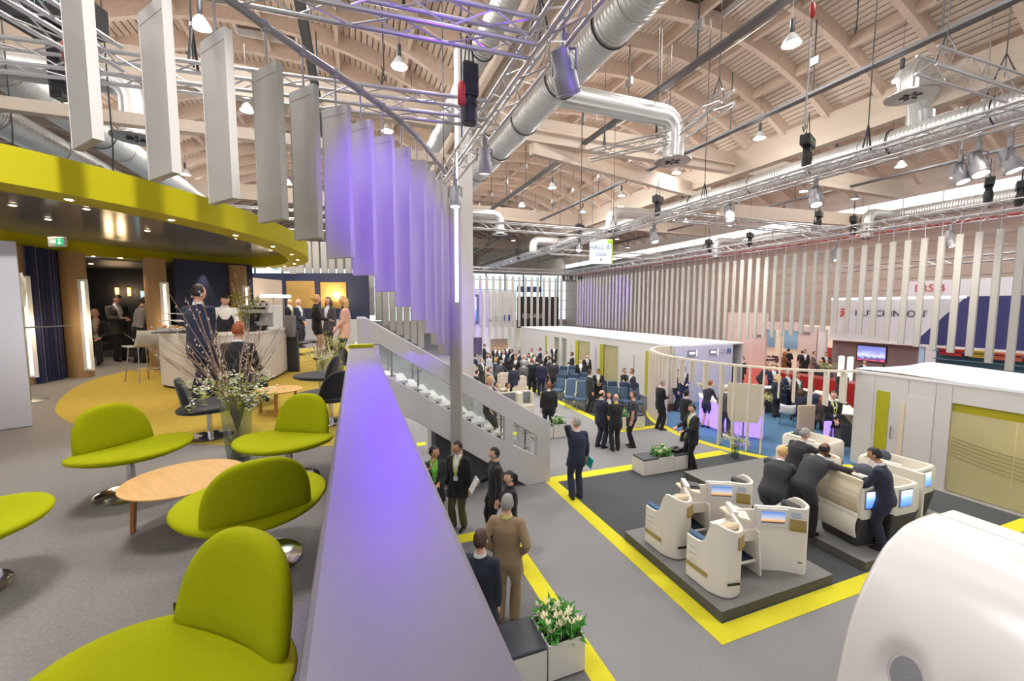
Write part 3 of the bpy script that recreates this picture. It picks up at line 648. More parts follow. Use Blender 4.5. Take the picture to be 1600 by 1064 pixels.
wa_, wb_ = posts[2]+CF*.45+CR*.1, posts[3]+CF*.45+CR*.1; wl = wall('wall_lounge', (wa_.x, wa_.y), (wb_.x, wb_.y), DECK, 5.5, NAVY, .1, kind='structure')
wall('wall_lounge_rear', (-11, 16.5), (-4.1, 15.3), DECK, 5.45, M('black_wall', (16, 17, 24), .7), .1, kind='structure')
wall('wall_lounge_side', (-10.8, 12.0), (-10.8, 16.5), DECK, 5.45, NAVY, .1, kind='structure')
wall('wall_lounge_end', (-4.1, 13.35), (-4.1, 15.3), DECK, 5.45, NAVY, .1, kind='structure')
wall('wall_pillar_side', (-6.2, 11.2), (-9.5, 9.3), DECK, 5.4, NAVY, .1, kind='structure')
o = MB().prism([(-11, 11.5), (-4.2, 13.3), (-4.1, 15.4), (-11, 16.6)], 5.45, 5.5).build('ceiling_lounge', M('lounge_ceiling', (44, 44, 50), .5)); o['kind'] = 'structure'
for px, py in ((188, 403), (142, 412)):
    g = gp(px, py, 5.44); downlight(g, 5.444, o, .05, 70)
# wall beam of light on the navy wall
def on_plane(px, py, pa, pb, lift=.07):
    pa, pb = Vector((pa[0], pa[1], 0)), Vector((pb[0], pb[1], 0)); d = (pb-pa).normalized(); n = Vector((d.y, -d.x, 0)); o = pa+n*lift; dv = ray(px, py); t = o.dot(n)/dv.dot(n); return Vector((dv.x*t, dv.y*t, CH+dv.z*t)), n
g, n_ = on_plane(318, 425, wa_, wb_); light('SPOT', 'wall_washer', (g.x+n_.x*.16, g.y+n_.y*.16, 5.42), 30, (1, .85, .8), .03, (g.x-n_.x*.1, g.y-n_.y*.1, 4.3), 40, .8)
# lit screen and glowing sconces in the dark room
RWA, RWB = (-11, 16.5), (-4.1, 15.3)
p, n_ = on_plane(234, 470, RWA, RWB); t = thing('wall_screen', 'pale blue lit screen on the dark wall of the rear room', 'screen', p, -.18)
MB().box((0, 0, 0), (.46, .05, .62)).build('frame', BLACK, t); bx('display', (-.21, -.03, -.29), (.21, -.026, .29), M('pale_screen', (150, 190, 215), .4, emit=.75), t, world=False)
for k, px in enumerate((183, 202)):
    p, n_ = on_plane(px, 456, RWA, RWB); t = thing('wall_sconce', '%s small wall sconce glowing amber in the rear room' % ('left', 'right')[k], 'sconce', p)
    MB().lathe([(.04, -.12), (.05, .12)], 10).build('shade', M('amber_glow', (255, 190, 110), .5, emit=1.3), t); light('POINT', 'sconce_light', (p.x, p.y-.2, p.z), 7, (1, .7, .4), .08)
g = gp(185, 560, DECK)
o = MB().box((0, 0, .09), (1.2, .6, .18)).build('low_plinth', M('dark_plinth', (72, 68, 66), .7), bev=.01); o.location = (g.x, g.y+.6, DECK); o.rotation_euler = (0, 0, -.2); tag(o, 'low dark plinth on the floor in front of the seated blonde guest', 'plinth')
# white pivot partition at the left edge
a, b = gp(0, 672, DECK), gp(52, 665, DECK); dr = (b-a).normalized(); a = b-dr*1.6
t = thing('partition_door', 'tall white partition door with a bar handle at the left edge of the deck', 'door', (b.x, b.y, DECK), math.atan2(-dr.y, -dr.x))
MB().box((.8, .03, 1.14), (1.6, .06, 2.26)).build('leaf', M('partition_paint', (196, 196, 202), .5), t, bev=.006)
MB().tube([(.28, -.0, 1.0), (.28, .1, 1.0), (.28, .1, 1.32), (.28, 0, 1.32)], .012, 8).build('handle', STEEL, t)
MB().tube([(.28, 0, 1.0), (.28, -.04, 1.0), (.28, -.04, 1.32), (.28, 0, 1.32)], .012, 8).build('handle', STEEL, t)
p = at(37, 512, 6.4); t = thing('leaflet_holder', 'white leaflet dispenser with a thin metal arm beside the partition door', 'leaflet holder', (p.x, p.y, DECK))
rod('arm', (p.x, p.y, p.z), (p.x+.62, p.y-.15, p.z+.03), .012, STEEL, t); rod('pole', (p.x, p.y, DECK), (p.x, p.y, p.z+.35), .014, STEEL, t)
MB().box((0, .0, 2.05-1.35+.95), (.05, .1, .32)).tube([(0, 0, 1.5), (.03, .02, 1.8), (0, 0, 2.0)], .04, 8).build('leaflets', WHITE, t)
MB().lathe([(.2, 0), (.2, .015), (.02, .03)], 20).build('foot', STEEL, t)
# far lounge wall with gold panels, white cabinets and lamps
wall('wall_lounge_far', (-4.9, 21.0), (.55, 18.76), DECK, 5.75, M('navy_far_wall', (40, 46, 74), .7), .12, kind='structure')
pa, pb = Vector((-4.9, 21.0, 0)), Vector((.55, 18.76, 0)); wdv = (pb-pa).normalized(); wn_ = Vector((wdv.y, -wdv.x, 0))
def on_wall(px, py):
    dv = ray(px, py); n = wn_; o = pa+wn_*.07; t = (o.x*n.x+o.y*n.y)/(dv.x*n.x+dv.y*n.y); return Vector((dv.x*t, dv.y*t, CH+dv.z*t))
GOLD = M('gold_panel', (196, 158, 90), .35, .3, noise=.1, scale=2)
for k, (x0, x1, y0, y1) in enumerate(((449, 491, 439, 482), (502, 541, 441, 482))):
    a, b = on_wall(x0, y1), on_wall(x1, y0); c = (a+b)/2
    o = MB().box((0, 0, 0), ((b-a).xy.length, .05, b.z-a.z)).build('wall_panel', GOLD, bev=.01); o.location = c; o.rotation_euler = (0, 0, math.atan2(wdv.y, wdv.x))
    tag(o, '%s gold wall panel in the far lounge behind the standing guests' % ('left', 'right lamp lit')[k], 'wall panel')
for k, (px, py) in enumerate(((522, 467), (427, 463), (443, 464), (403, 463))):
    p = on_wall(px, py)+wn_*.35 if k == 0 else at(px, py, 14.1+.3*k)
    t = thing('floor_lamp', ('gold uplighter floor lamp in front of the right gold panel', 'floor lamp with flat white shade, left of the pair by the bar', 'floor lamp with flat white shade, right of the pair by the bar', 'floor lamp with small white shade behind the dark haired guest')[k], 'lamp', (p.x, p.y, DECK))
    MB().lathe([(.14, 0), (.14, .02), (.015, .03), (.015, p.z-DECK)], 14).build('stand', STEEL, t, smooth=True)
    if k: MB().box((0, 0, p.z-DECK+.02), (.46, .2, .1)).build('shade', M('lamp_shade_glow', (255, 244, 220), .6, emit=2.2), t, bev=.01)
    else: MB().lathe([(.03, 0), (.14, .06), (.13, .06), (.02, .01)], 16, (0, 0, p.z-DECK)).build('shade', GOLD, t, smooth=True)
    light('POINT', 'lamp_light', (p.x, p.y, p.z+.16), 34 if k == 0 else 12, (1, .78, .45), .06)
a, b = on_wall(470, 515), on_wall(560, 480)
o = MB().box((0, 0, 0), (3.4, .45, .95)).build('sideboard', M('light_grey_laminate', (190, 186, 184), .5), bev=.01); o.location = ((a.x+b.x)/2+wn_.x*.4, (a.y+b.y)/2+wn_.y*.4, DECK+.475); o.rotation_euler = (0, 0, math.atan2(wdv.y, wdv.x)); tag(o, 'long pale grey sideboard below the gold panels', 'sideboard')
p = on_wall(412, 460)
p = at(386, 479, 14.4); p2 = at(440, 479, 16.2); o = wall('side_wall', (p.x, p.y), (p2.x, p2.y), DECK, 5.35, M('greige_wall', (176, 166, 160), .6), .1, 'grey beige wall piece washed by lamps behind the coffee machine', 'wall')
# ================================================================== BAR
bp_ = [gp(253, 606, DECK), gp(300, 613, DECK), gp(345, 612, DECK), gp(399, 603, DECK), gp(432, 592, DECK), gp(456, 577, DECK)]
bar = thing('bar_counter', 'curved white bar counter in the middle of the yellow carpet', 'bar', bp_[0]); bar.location.z = DECK
cen = Vector((-3.0, 11.0, DECK)); P = []
for i in range(25):
    t = i/24*5; k = min(4, int(t)); u = t-k
    a, b, c, e = (bp_[max(0, min(5, k+j-1))] for j in range(4)); P.append(.5*((2*b)+(c-a)*u+(2*a-5*b+4*c-e)*u*u+(3*b-a-3*c+e)*u**3))
inn = [p+(cen-p).normalized()*.55 for p in P]
BARW = M('bar_front_laminate', (206, 198, 190), .45, noise=.02, scale=4)
MB().slab([(p.x, p.y) for p in inn], [(p.x, p.y) for p in P], DECK+.06, DECK+.98).build('body', BARW, bar, smooth=True, world=True)
MB().slab([(p.x, p.y) for p in inn], [(p+(p-cen).normalized()*.02).xy[:] for p in P], DECK+.98, DECK+1.02).build('worktop', M('bar_top', (222, 216, 210), .35), bar, world=True)
MB().slab([(p+(cen-p).normalized()*.1).xy[:] for p in inn], [(p+(cen-p).normalized()*.06).xy[:] for p in P], DECK+.008, DECK+.06).build('toe_kick', BLACK, bar, world=True)
ZT = DECK+1.02
e = P[-1]; t = thing('tablet_stand', 'dark grey stand with tilted screen box at the right end of the bar', 'stand', (e.x+.1, e.y-.45, DECK), -.5)
MB().b2((-.13, -.04, 0), (.13, .04, .95)).build('column', DGREY, t, bev=.01); MB().box((-.12, -.06, 1.05), (.46, .12, .48)).build('screen_box', M('mid_grey_panel', (120, 118, 124), .5), t, bev=.01)
def bar_at(px, back=.25):
    g = gp(px, 519, ZT)
    dists = [abs(Vector((p.x, p.y, 0)).cross(Vector((g.x, g.y, 0)).normalized()).z) for p in P]; i = dists.index(min(dists)); p = P[i]+(cen-P[i]).normalized()*back; return Vector((p.x, p.y, ZT))
for k, px in enumerate((257, 285)):
    p = bar_at(px); t = thing('cake_stand', 'three tier white cake stand, %s one on the left end of the bar' % ('left', 'right')[k], 'cake stand', p)
    MB().cyl((0, 0, 0), (0, 0, .42), .018, n=8).build('stem', WHITE, t)
    for z, r in ((.06, .2), (.2, .16), (.33, .12)): MB().lathe([(.01, z), (r, z+.004), (r+.01, z+.02), (r-.01, z+.016), (.01, z+.012)], 20).build('plate', WHITE, t, smooth=True)
    for q in range(5): tag(MB().ball((.1*math.cos(q*1.3), .1*math.sin(q*1.3), .1), .028, 8, 5).build('pastry', M('pastry', (196, 150, 90), .7), t, smooth=True))
p = bar_at(270, .2); t = thing('serving_board', 'dark serving tray under the cake stands on the bar', 'tray', p, -.2); MB().box((0, 0, .012), (.7, .36, .02)).build('tray', DGREY, t, bev=.006)
p = bar_at(423, .3); t = thing('coffee_machine', 'white espresso machine with cups on top on the bar', 'coffee machine', p, -.35)
MB().b2((-.3, -.05, 0), (.3, .3, .5)).b2((-.3, -.22, .34), (.3, -.05, .5)).b2((-.3, -.22, 0), (.3, -.05, .06)).build('body', M('machine_white', (222, 220, 218), .3), t, bev=.015)
MB().lathe([(.05, .18), (.1, .34)], 12, (0, -.14, 0)).build('brew_group', BLACK, t); MB().b2((-.25, -.225, .42), (.25, -.222, .46)).build('slot', BLACK, t)
for q in range(4):
    t = thing('coffee_cup', '%s cup from the left on top of the espresso machine' % nth(q+1), 'cup', p+Vector((-.18+.12*q, .1-.04*q, .5)), 0, 'cups on the espresso machine'); MB().lathe([(.025, 0), (.04, .06), (.035, .06), (.02, .01)], 12).build('bowl', WHITE, t, smooth=True)
p = bar_at(402, .2); t = thing('coffee_grinder', 'black coffee grinder left of the espresso machine', 'grinder', p)
MB().b2((-.08, -.08, 0), (.08, .08, .16)).lathe([(.05, .16), (.1, .3), (.1, .34), (.03, .35)], 12).build('body', BLACK, t, bev=.01)
p = bar_at(417, .12); t = thing('black_bowl', 'black bowl in front of the espresso machine', 'bowl', p); MB().lathe([(.05, 0), (.11, .1), (.1, .1), (.04, .015)], 16).build('bowl', BLACK, t, smooth=True)
p = bar_at(427, .1); t = thing('juice_glass', 'glass of yellow juice on the bar edge', 'glass', p); MB().lathe([(.03, 0), (.038, .12)], 12).build('juice', M('juice', (226, 196, 60), .3), t, smooth=True)
# bar stools
SEATG = M('stool_shell', (196, 196, 200), .5)
def stool(label, loc, rz):
    t = thing('bar_stool', label, 'stool', loc, rz, 'white bar stools')
    s = MB(); rs = []
    for k in range(9):
        u = k/8
        y, z = (-.2+.36*min(1, u/.6), .72-.02*math.sin(pi*min(1, u/.6))) if u < .6 else (.16+.07*(u-.6)/.4, .72+.3*((u-.6)/.4)**1.2)
        rs.append([(x*(.22 if u < .8 else .2), y+.03*abs(x)**2*(-1 if u > .6 else 0), z+.012*x*x) for x in (-1, -.6, 0, .6, 1)])
    top = rs; V = [p for r in rs for p in r]; n = 5
    s.add(V, [(k*n+i, k*n+i+1, (k+1)*n+i+1, (k+1)*n+i) for k in range(8) for i in range(n-1)]); o = s.build('seat_shell', SEATG, t, smooth='all'); m = o.modifiers.new('thickness', 'SOLIDIFY'); m.thickness = .02
    for sx in (-1, 1):
        for sy in (-1, 1): rod('leg', (sx*.15, sy*.13, .7), (sx*.21, sy*.2, 0), .011, STEEL, t, world=False)
    MB().tube([(-.19, -.18, .25), (.19, -.18, .25), (.19, .18, .25), (-.19, .18, .25)], .009, 6, closed=True).build('foot_ring', STEEL, t); return t
g = gp(222, 597, DECK); stool('white bar stool with chrome legs left of the bar', (g.x, g.y+.1, DECK), -2.2)
g = gp(247, 588, DECK); stool('white bar stool half hidden behind the left end of the bar', (g.x, g.y+.6, DECK), -2.6)
# ================================================================== LOUNGE FURNITURE
GREEN = M('lime_wool', (160, 164, 14), .95, noise=.05, scale=120, bump=.08, spec=.1); GREEND = M('lime_piping', (120, 132, 20), .9)
BLKW = M('black_wool', (24, 25, 30), .9, sheen=.2); MIRROR = M('polished_base', (200, 200, 202), .08, 1.)
def dshape(n=28, w=.265, h=.35):
    out = []
    for i in range(n+1):
        a = pi*i/n; c, s = math.cos(a), math.sin(a); e = 2/2.6
        out.append((w*math.copysign(abs(c)**e, c), h*abs(s)**e))
    k = 8
    for i in range(1, k): out.append((-w+2*w*i/k, -.0))
    return out
def lounge_chair(label, loc, face, black=False, grp='green lounge chairs'):
    fab = BLKW if black else GREEN; rz = math.atan2(-face[0], face[1])
    t = thing('lounge_chair', label, 'chair', (loc[0], loc[1], DECK+.008), rz, 'black lounge chairs' if black else grp)
    prof = [(.02, -.035), (.21, -.035), (.335, -.024), (.385, -.006), (.397, .012), (.385, .027), (.335, .035), (.21, .03), (.1, .026), (.02, .024)]
    s = MB(); n = 40; rs = []
    for r, z in prof:
        rs.append([(r*1.0*math.cos(2*pi*i/n), r*.90*math.sin(2*pi*i/n)+.05, .335+z+.03*(r*math.cos(2*pi*i/n)/.46)**2+(.02*r*math.sin(2*pi*i/n)/.4)) for i in range(n)])
    s.rings(rs); s.build('seat', fab, t, smooth='all')
    D = dshape(); cx, cz = 0, .15; rs = []
    def pt(x, z, off):
        lean = -.20*z; return (x, -.2+lean-.0+.55*x*x+off, .345+z)
    for sc_, off in ((.04, .036), (.45, .036), (.8, .034), (.93, .027), (.985, .012), (1, -.002), (.985, -.016), (.93, -.03), (.8, -.036), (.45, -.038), (.04, -.038)):
        rs.append([pt(x*sc_, cz+(z-cz)*sc_, off) for x, z in D])
    MB().rings(rs).build('backrest', fab, t, smooth='all')
    MB().lathe([(.028, .015), (.028, .3), (.06, .31)], 14).build('column', CHROME, t, smooth=True)
    MB().lathe([(.23, 0), (.235, .006), (.2, .012), (.03, .018)], 32).build('base', MIRROR, t, smooth=True)
    if label.startswith('nearest'): MB().box((.262, -.175, .40), (.035, .008, .03), .4).build('label_tab', BLACK, t)
    return t
v2 = lambda v: (v[0], v[1])
lounge_chair('green lounge chair at the left of the round wooden table, facing right', (-1.72, 4.1), (.76, -.65))
lounge_chair('green lounge chair behind the round table beside the parapet, facing left', (-.57, 3.95), (-.5, -.87))
lounge_chair('green lounge chair seen from behind in front of the round table', (-.577, 2.70), (-.3, .95))
lounge_chair('nearest green lounge chair cut by the bottom edge of the picture', (-.55, 1.46), (-.66, -.75))
p = gp(42, 838, DECK+.34)-CR*.46; lounge_chair('green lounge chair of which only the seat tip shows at the left edge', v2(p), (CR*1.+CF*.1).xy)
lounge_chair('black lounge chair behind the tall flower vase', (-1.6, 5.6), (CR*.75+CF*.55).xy, True)
lounge_chair('black lounge chair under the seated guest at the bar', (-1.65, 7.1), (CF).xy, True)
lounge_chair('black lounge chair by the parapet, nearer of the two there', (-.33, 5.75), (CR*-.75+CF*.5).xy, True)
lounge_chair('black lounge chair by the parapet beside the low white flowers', (-.56, 7.4), (CR*-.95+CF*-.1).xy, True)
lounge_chair('black lounge chair behind the tablet stand, left one of the far pair', (-1.75, 14.3), (CR*.9+CF*-.2).xy, True)
lounge_chair('black lounge chair behind the tablet stand, right one of the far pair', (-1.2, 14.9), (CR*-.5+CF*-.7).xy, True)
OAK = M('oak_tabletop', (206, 160, 98), .45, noise=.1, scale=7, stretch=(.35, 4, 1)); OAKL = M('oak_leg', (176, 112, 56), .45, noise=.1, scale=8)
def coffee_table(label, loc, r, h, rot):
    t = thing('coffee_table', label, 'table', (loc[0], loc[1], DECK+.008), rot)
    MB().lathe([(r-.05, h-.022), (r, h-.008), (r, h), (.01, h)], 48).build('top', OAK, t, smooth=True)
    for k in range(3):
        a = k*2*pi/3; ca, sa = math.cos(a), math.sin(a)
        MB().rings([[(ca*x-sa*y, sa*x+ca*y, z) for x, y in ((q-.012, -w), (q+.012, -w), (q+.012, w), (q-.012, w))] for q, w, z in ((r*.86, .02, 0), (r*.8, .026, h-.03), (r*.72, .028, h-.015))]).build('leg', OAKL, t, bev=.004)
    return t
coffee_table('round oak coffee table between the green lounge chairs', (-1.12, 3.36), .345, .325, -1.0)
coffee_table('round oak coffee table on the yellow carpet in front of the seated guest', (-1.05, 6.5), .31, .335, .6)
# vases with branches
GLASS = Mglass('vase_glass', (240, 246, 243), .12, .03); STEM = M('green_stem', (136, 152, 92), .7); TWIG = M('birch_twig', (158, 128, 110), .8, noise=.3, scale=60); BUD = M('catkin', (214, 206, 196), .9)
PETAL = M('white_petal', (240, 242, 230), .7); LEAF = M('leaf_green', (74, 140, 44), .6, noise=.25, scale=30); LEAFY = M('leaf_yellow_green', (160, 170, 60), .6, noise=.2, scale=30)
def blossom_cloud(mb, c, r, n, s, rng):
    for _ in range(n):
        p = c+Vector((rng.gauss(0, 1), rng.gauss(0, 1), rng.gauss(0, .7)))*r*.5
        for q in range(4):
            a = q*pi/2+rng.random(); d = Vector((math.cos(a), math.sin(a), rng.uniform(-.3, .6)))*s; e = Vector((-math.sin(a), math.cos(a), .2))*s*.6
            mb.add([p, p+d*.6+e, p+d, p+d*.6-e], [(0, 1, 2, 3)])
def vase_bouquet(label, loc, h, r, twig_h, ntwig, nblossom, seed, leaves=0, petal=None, spread=.55, vbase=True):
    rng = random.Random(seed); t = thing('flower_vase', label, 'vase', loc)
    v = MB().lathe([(r*.72, .0), (r*.72, .015), (r*.8, h*.3), (r, h), (r-.006, h), (r*.8-.006, h*.3), (r*.66, .02), (.01, .02)], 24).build('vase', GLASS, t, smooth=True)
    MB().lathe([(.01, .021), (r*.66, .021), (r*.77, h*.28), (r*.8, h*.36), (.01, h*.36)], 20).build('water', Mglass('vase_water', (238, 244, 238), .05, .02), v, smooth=True)
    for k in range(ntwig):
        a = rng.uniform(0, 2*pi); ro = rng.uniform(.2, 1)*spread*twig_h*.62; z = twig_h*rng.uniform(.6, 1)
        p0 = Vector((-math.cos(a)*r*.5, -math.sin(a)*r*.5, .04)); p1 = Vector((math.cos(a)*r*.6, math.sin(a)*r*.6, h)); p2 = Vector((math.cos(a)*ro, math.sin(a)*ro, z))
        m = p1.lerp(p2, .5)+Vector((rng.gauss(0, .02), rng.gauss(0, .02), .02)); b = MB(); b.tube([p0, p1, m, p2], [.005, .005, .004, .002], 5)
        for q in range(2):
            s0 = p1.lerp(p2, rng.uniform(.25, .7)); b.tube([s0, s0+(p2-p1).normalized()*.18+Vector((rng.gauss(0, .08), rng.gauss(0, .08), .05))], [.003, .0015], 4)
        for q in range(10):
            s0 = p1.lerp(p2, rng.uniform(.2, 1)); b.ball(s0+Vector((rng.gauss(0, .006), rng.gauss(0, .006), 0)), (.006, .006, .011), 5, 3, 1)
        b.build('twig', [TWIG, BUD], t)
    st_ = MB()
    for k in range(max(10, ntwig)):
        a = rng.uniform(0, 2*pi); q = rng.uniform(.2, .9); st_.tube([(-math.cos(a)*r*.55*q, -math.sin(a)*r*.55*q, .03), (math.cos(a)*r*.8*q, math.sin(a)*r*.8*q, h), (math.cos(a)*r*1.8*q, math.sin(a)*r*1.8*q, h*1.3)], .004, 4)
    st_.build('stems', STEM, t, kind='stuff')
    if nblossom:
        b = MB(); lb = MB()
        for k in range(nblossom):
            a = rng.uniform(0, 2*pi); q = math.sqrt(rng.random())*r*2.6; c = Vector((math.cos(a)*q, math.sin(a)*q, h*rng.uniform(1.05, 1.42)-q*.1))
            blossom_cloud(b, c, .06, 10, .016, rng); blossom_cloud(lb, c-Vector((0, 0, .03)), .09, 7, .022, rng)
        b.build('blossom', petal or PETAL, t, kind='stuff'); lb.build('foliage', LEAFY, t, kind='stuff')
    if leaves:
        lb = MB()
        for k in range(leaves):
            a = rng.uniform(0, 2*pi); q = math.sqrt(rng.random())*r*2.8; c = Vector((math.cos(a)*q, math.sin(a)*q, h*1.05+rng.uniform(0, twig_h*.35))); blossom_cloud(lb, c, .08, 6, .028, rng)
        lb.build('leaves', LEAFY, t, kind='stuff')
    return t
vase_bouquet('tall glass vase of bare twigs and white blossom by the green chairs', (-1.1, 4.62, DECK+.008), .6, .14, 1.72, 22, 34, 3, spread=.75)
p = gp(505, 600, DECK); vase_bouquet('glass vase of white blossom and twigs beside the parapet behind the black chairs', (p.x, p.y, DECK), .5, .12, 1.0, 9, 26, 4)
p = gp(530, 590, DECK); vase_bouquet('leafy yellow green bouquet behind the low white flowers by the parapet', (p.x, p.y+.4, DECK), .55, .12, 1.0, 7, 6, 5, 26)
p = bar_at(388, .22); vase_bouquet('tall leafy bouquet with bare branches in a glass vase on the bar', p, .28, .08, 1.1, 8, 3, 6, 40, spread=.42)
# ================================================================== LOWER HALL: planters
BOXW = M('planter_white', (222, 217, 208), .5); SOIL = M('soil', (60, 50, 40), .9)
LM = None
def leafmesh():
    b = MB(); L = 1.
    b.add([(0, 0, 0), (.16, .35, .06), (0, 1, -.08), (-.16, .35, .06), (0, .4, -.02)], [(0, 1, 4), (1, 2, 4), (2, 3, 4), (3, 0, 4)]); return b
def lily(mb, c, s, rng):
    for q in range(5):
        a = q*2*pi/5+rng.random(); d = Vector((math.cos(a), math.sin(a), 1.1)).normalized()*s; e = Vector((-math.sin(a), math.cos(a), 0))*s*.22
        mb.add([c, c+d*.55+e, c+d, c+d*.55-e], [(0, 1, 2, 3)])
LPET = M('cream_lily', (232, 224, 188), .6); LEAFB = M('lily_leaf', (62, 142, 36), .5, noise=.3, scale=25)
def plants(t, x0, y0, x1, y1, z, seed, parts=0, n=160, hgt=.19):
    rng = random.Random(seed); me = None; rest = MB(); L = t.location
    for k in range(n):
        x, y = rng.uniform(x0, x1), rng.uniform(y0, y1); zz = z+rng.uniform(.0, hgt); a = rng.uniform(0, 2*pi); s = rng.uniform(.10, .18); el = rng.uniform(-.1, 1.0)
        Mx = Matrix.Translation(Vector((x, y, zz))-L) @ Matrix.Rotation(a, 4, 'Z') @ Matrix.Rotation(el, 4, 'X') @ Matrix.Diagonal((s, s, s, 1))
        if k < parts:
            if me is None: o = leafmesh().build('leaf', LEAFB, t, smooth=True); me = o.data
            else: o = bpy.data.objects.new('leaf', me); COL.objects.link(o); o.parent = t
            o.matrix_basis = Mx
        else: b = leafmesh(); rest.add(b.v, b.f, 0, Mx)
    if rest.v: rest.build('foliage', LEAFB, t, kind='stuff')
    for k in range(n//13):
        b = MB(); c = Vector((rng.uniform(x0, x1), rng.uniform(y0, y1), z+hgt*rng.uniform(.7, 1.15)))-L; lily(b, c, .085, rng); b.tube([c-Vector((0, 0, .18)), c], .005, 4); b.build('lily', LPET, t)
def planter(label, x0, y0, x1, y1, h, seed, parts=0, n=150):
    t = thing('planter', label, 'planter', ((x0+x1)/2, (y0+y1)/2, 0))
    MB().b2((x0, y0, .02), (x1, y0+.02, h)).b2((x0, y1-.02, .02), (x1, y1, h)).b2((x0, y0+.02, .02), (x0+.02, y1-.02, h)).b2((x1-.02, y0+.02, .02), (x1, y1-.02, h)).b2((x0+.03, y0+.03, 0), (x1-.03, y1-.03, .02)).build('box', BOXW, t, world=True)
    MB().b2((x0+.02, y0+.02, h-.1), (x1-.02, y1-.02, h-.05)).build('soil', SOIL, t, world=True)
    plants(t, x0+.03, y0+.03, x1-.03, y1-.03, h-.05, seed, parts, n); return t
def pouf(label, x0, y0, x1, y1, h):
    t = thing('seat_cube', label, 'seat', ((x0+x1)/2, (y0+y1)/2, 0))
    MB().b2((x0, y0, .02), (x1, y1, h-.05)).build('box', BOXW, t, bev=.004, world=True); MB().b2((x0+.03, y0+.03, 0), (x1-.03, y1-.03, .02)).build('plinth', BLACK, t, world=True)
    MB().b2((x0-.003, y0-.003, h-.05), (x1+.003, y1+.003, h)).build('cushion', PAD, t, bev=.02, seg=3, world=True); return t
planter('white cube planter of cream lilies on the yellow strip nearest to the parapet', 2.1, 4.35, 2.58, 4.86, .45, 1, 240, 330)
pouf('white cube seat with charcoal cushion beside the nearest lily planter', 1.58, 4.35, 2.08, 4.86, .47)
planter('low white planter of cream lilies between two seats on dark grey carpet', 7.42, 8.79, 7.9, 9.26, .43, 2, 60, 200)
pouf('white seat with charcoal cushion at the left of the middle lily planter', 6.93, 8.79, 7.42, 9.26, .45)
pouf('white seat with black bag on it at the right of the middle lily planter', 7.91, 8.79, 8.38, 9.26, .45)
o = MB().box((0, 0, .04), (.36, .26, .08)).box((0, 0, .1), (.2, .02, .03)).build('laptop_bag', BLACK, bev=.02); o.location = (8.16, 9.03, .452); o.rotation_euler = (0, 0, .3); tag(o, 'flat black bag lying on the white seat beside the lilies', 'bag')
planter('white planter of cream lilies at the foot of the stair', 6.16, 12.4, 6.7, 12.9, .45, 3, 0, 110)
pouf('white seat with charcoal cushion next to the planter by the stair foot', 5.55, 12.4, 6.14, 12.9, .47)
planter('white planter of cream lilies behind the group of four in the aisle', 8.7, 12.42, 9.3, 12.9, .45, 4, 0, 110)
pouf('white seat with charcoal cushion behind the young man in the polo shirt', 9.32, 12.42, 9.85, 12.9, .47)
# ================================================================== business seats on the grey platform
PLAT = M('platform_carpet', (126, 125, 123), .95, noise=.1, scale=40, bump=.2); PSIDE = M('platform_side_carpet', (92, 90, 84), .95, noise=.1, scale=40)
def platform(label, x0, y0, x1, y1, h=.16):
    t = thing('platform', label, 'platform', ((x0+x1)/2, (y0+y1)/2, 0)); MB().b2((x0, y0, .005), (x1, y1, h-.006)).build('skirt', PSIDE, t, world=True); MB().b2((x0, y0, h-.006), (x1, y1, h)).build('top', PLAT, t, world=True); return t
platform('low grey carpeted platform under the four white business seats', 4.74, 4.35, 7.05, 6.55)
platform('low grey carpeted platform under the cream and dark suites at right', 7.88, 4.36, 11.2, 8.4)
SHELL = M('seat_shell_white', (240, 232, 220), .35); GOLDB = M('gold_band', (176, 152, 92), .45, .2); GOLDS = M('gold_strip', (186, 148, 72), .3, .6); BLUEF = M('blue_seat_fabric', (70, 100, 134), .85, noise=.05, scale=80); NAVYF = M('navy_footwell', (26, 40, 58), .8); CREAMT = M('cream_tabletop', (236, 226, 200), .4)
SUNSET = Mramp('sunset_screen', [(0, (60, 50, 60)), (.18, (220, 170, 110)), (.45, (170, 180, 200)), (1, (70, 120, 190))], 2, -.075, .085, emit=.75)
def wallstrip(pts, z0, ztops, th, name, mat, parent, n=5):
    """a shell wall along a plan curve with its own top line"""
    P = []; K = len(pts)
    for i in range(K-1):
        a, b, c, e = (Vector((*pts[max(0, min(K-1, i+j-1))], ztops[max(0, min(K-1, i+j-1))])) for j in range(4))
        for k in range(n+(i == K-2)): u = k/n; P.append(.5*((2*b)+(c-a)*u+(2*a-5*b+4*c-e)*u*u+(3*b-a-3*c+e)*u**3))
    rs = []
    for i, p in enumerate(P):
        d = (P[min(i+1, len(P)-1)]-P[max(i-1, 0)]); nn = Vector((-d.y, d.x, 0)).normalized()*th
        rs.append([(p.x, p.y, z0), (p.x+nn.x, p.y+nn.y, z0), (p.x+nn.x, p.y+nn.y, p.z-.01), (p.x+nn.x*.5, p.y+nn.y*.5, p.z), (p.x, p.y, p.z-.01)])
    return MB().rings(rs).build(name, mat, parent, world=True, smooth=True)
def panel(name, p, q, z0, z1, mat, parent, th=.012, off=.0):
    """upright thin panel between two plan points, pushed out by off"""
    p, q = Vector((*p, 0)), Vector((*q, 0)); d = (q-p).normalized(); n = Vector((d.y, -d.x, 0)); m = (p+q)/2+n*(off+th/2)-Vector((parent.location.x, parent.location.y, 0))
    o = MB().box((0, 0, 0), ((q-p).length, th, z1-z0)).build(name, mat, parent); o.location = (m.x, m.y, (z0+z1)/2-parent.location.z); o.rotation_euler = (0, 0, math.atan2(d.y, d.x)); return o
ZP = .16
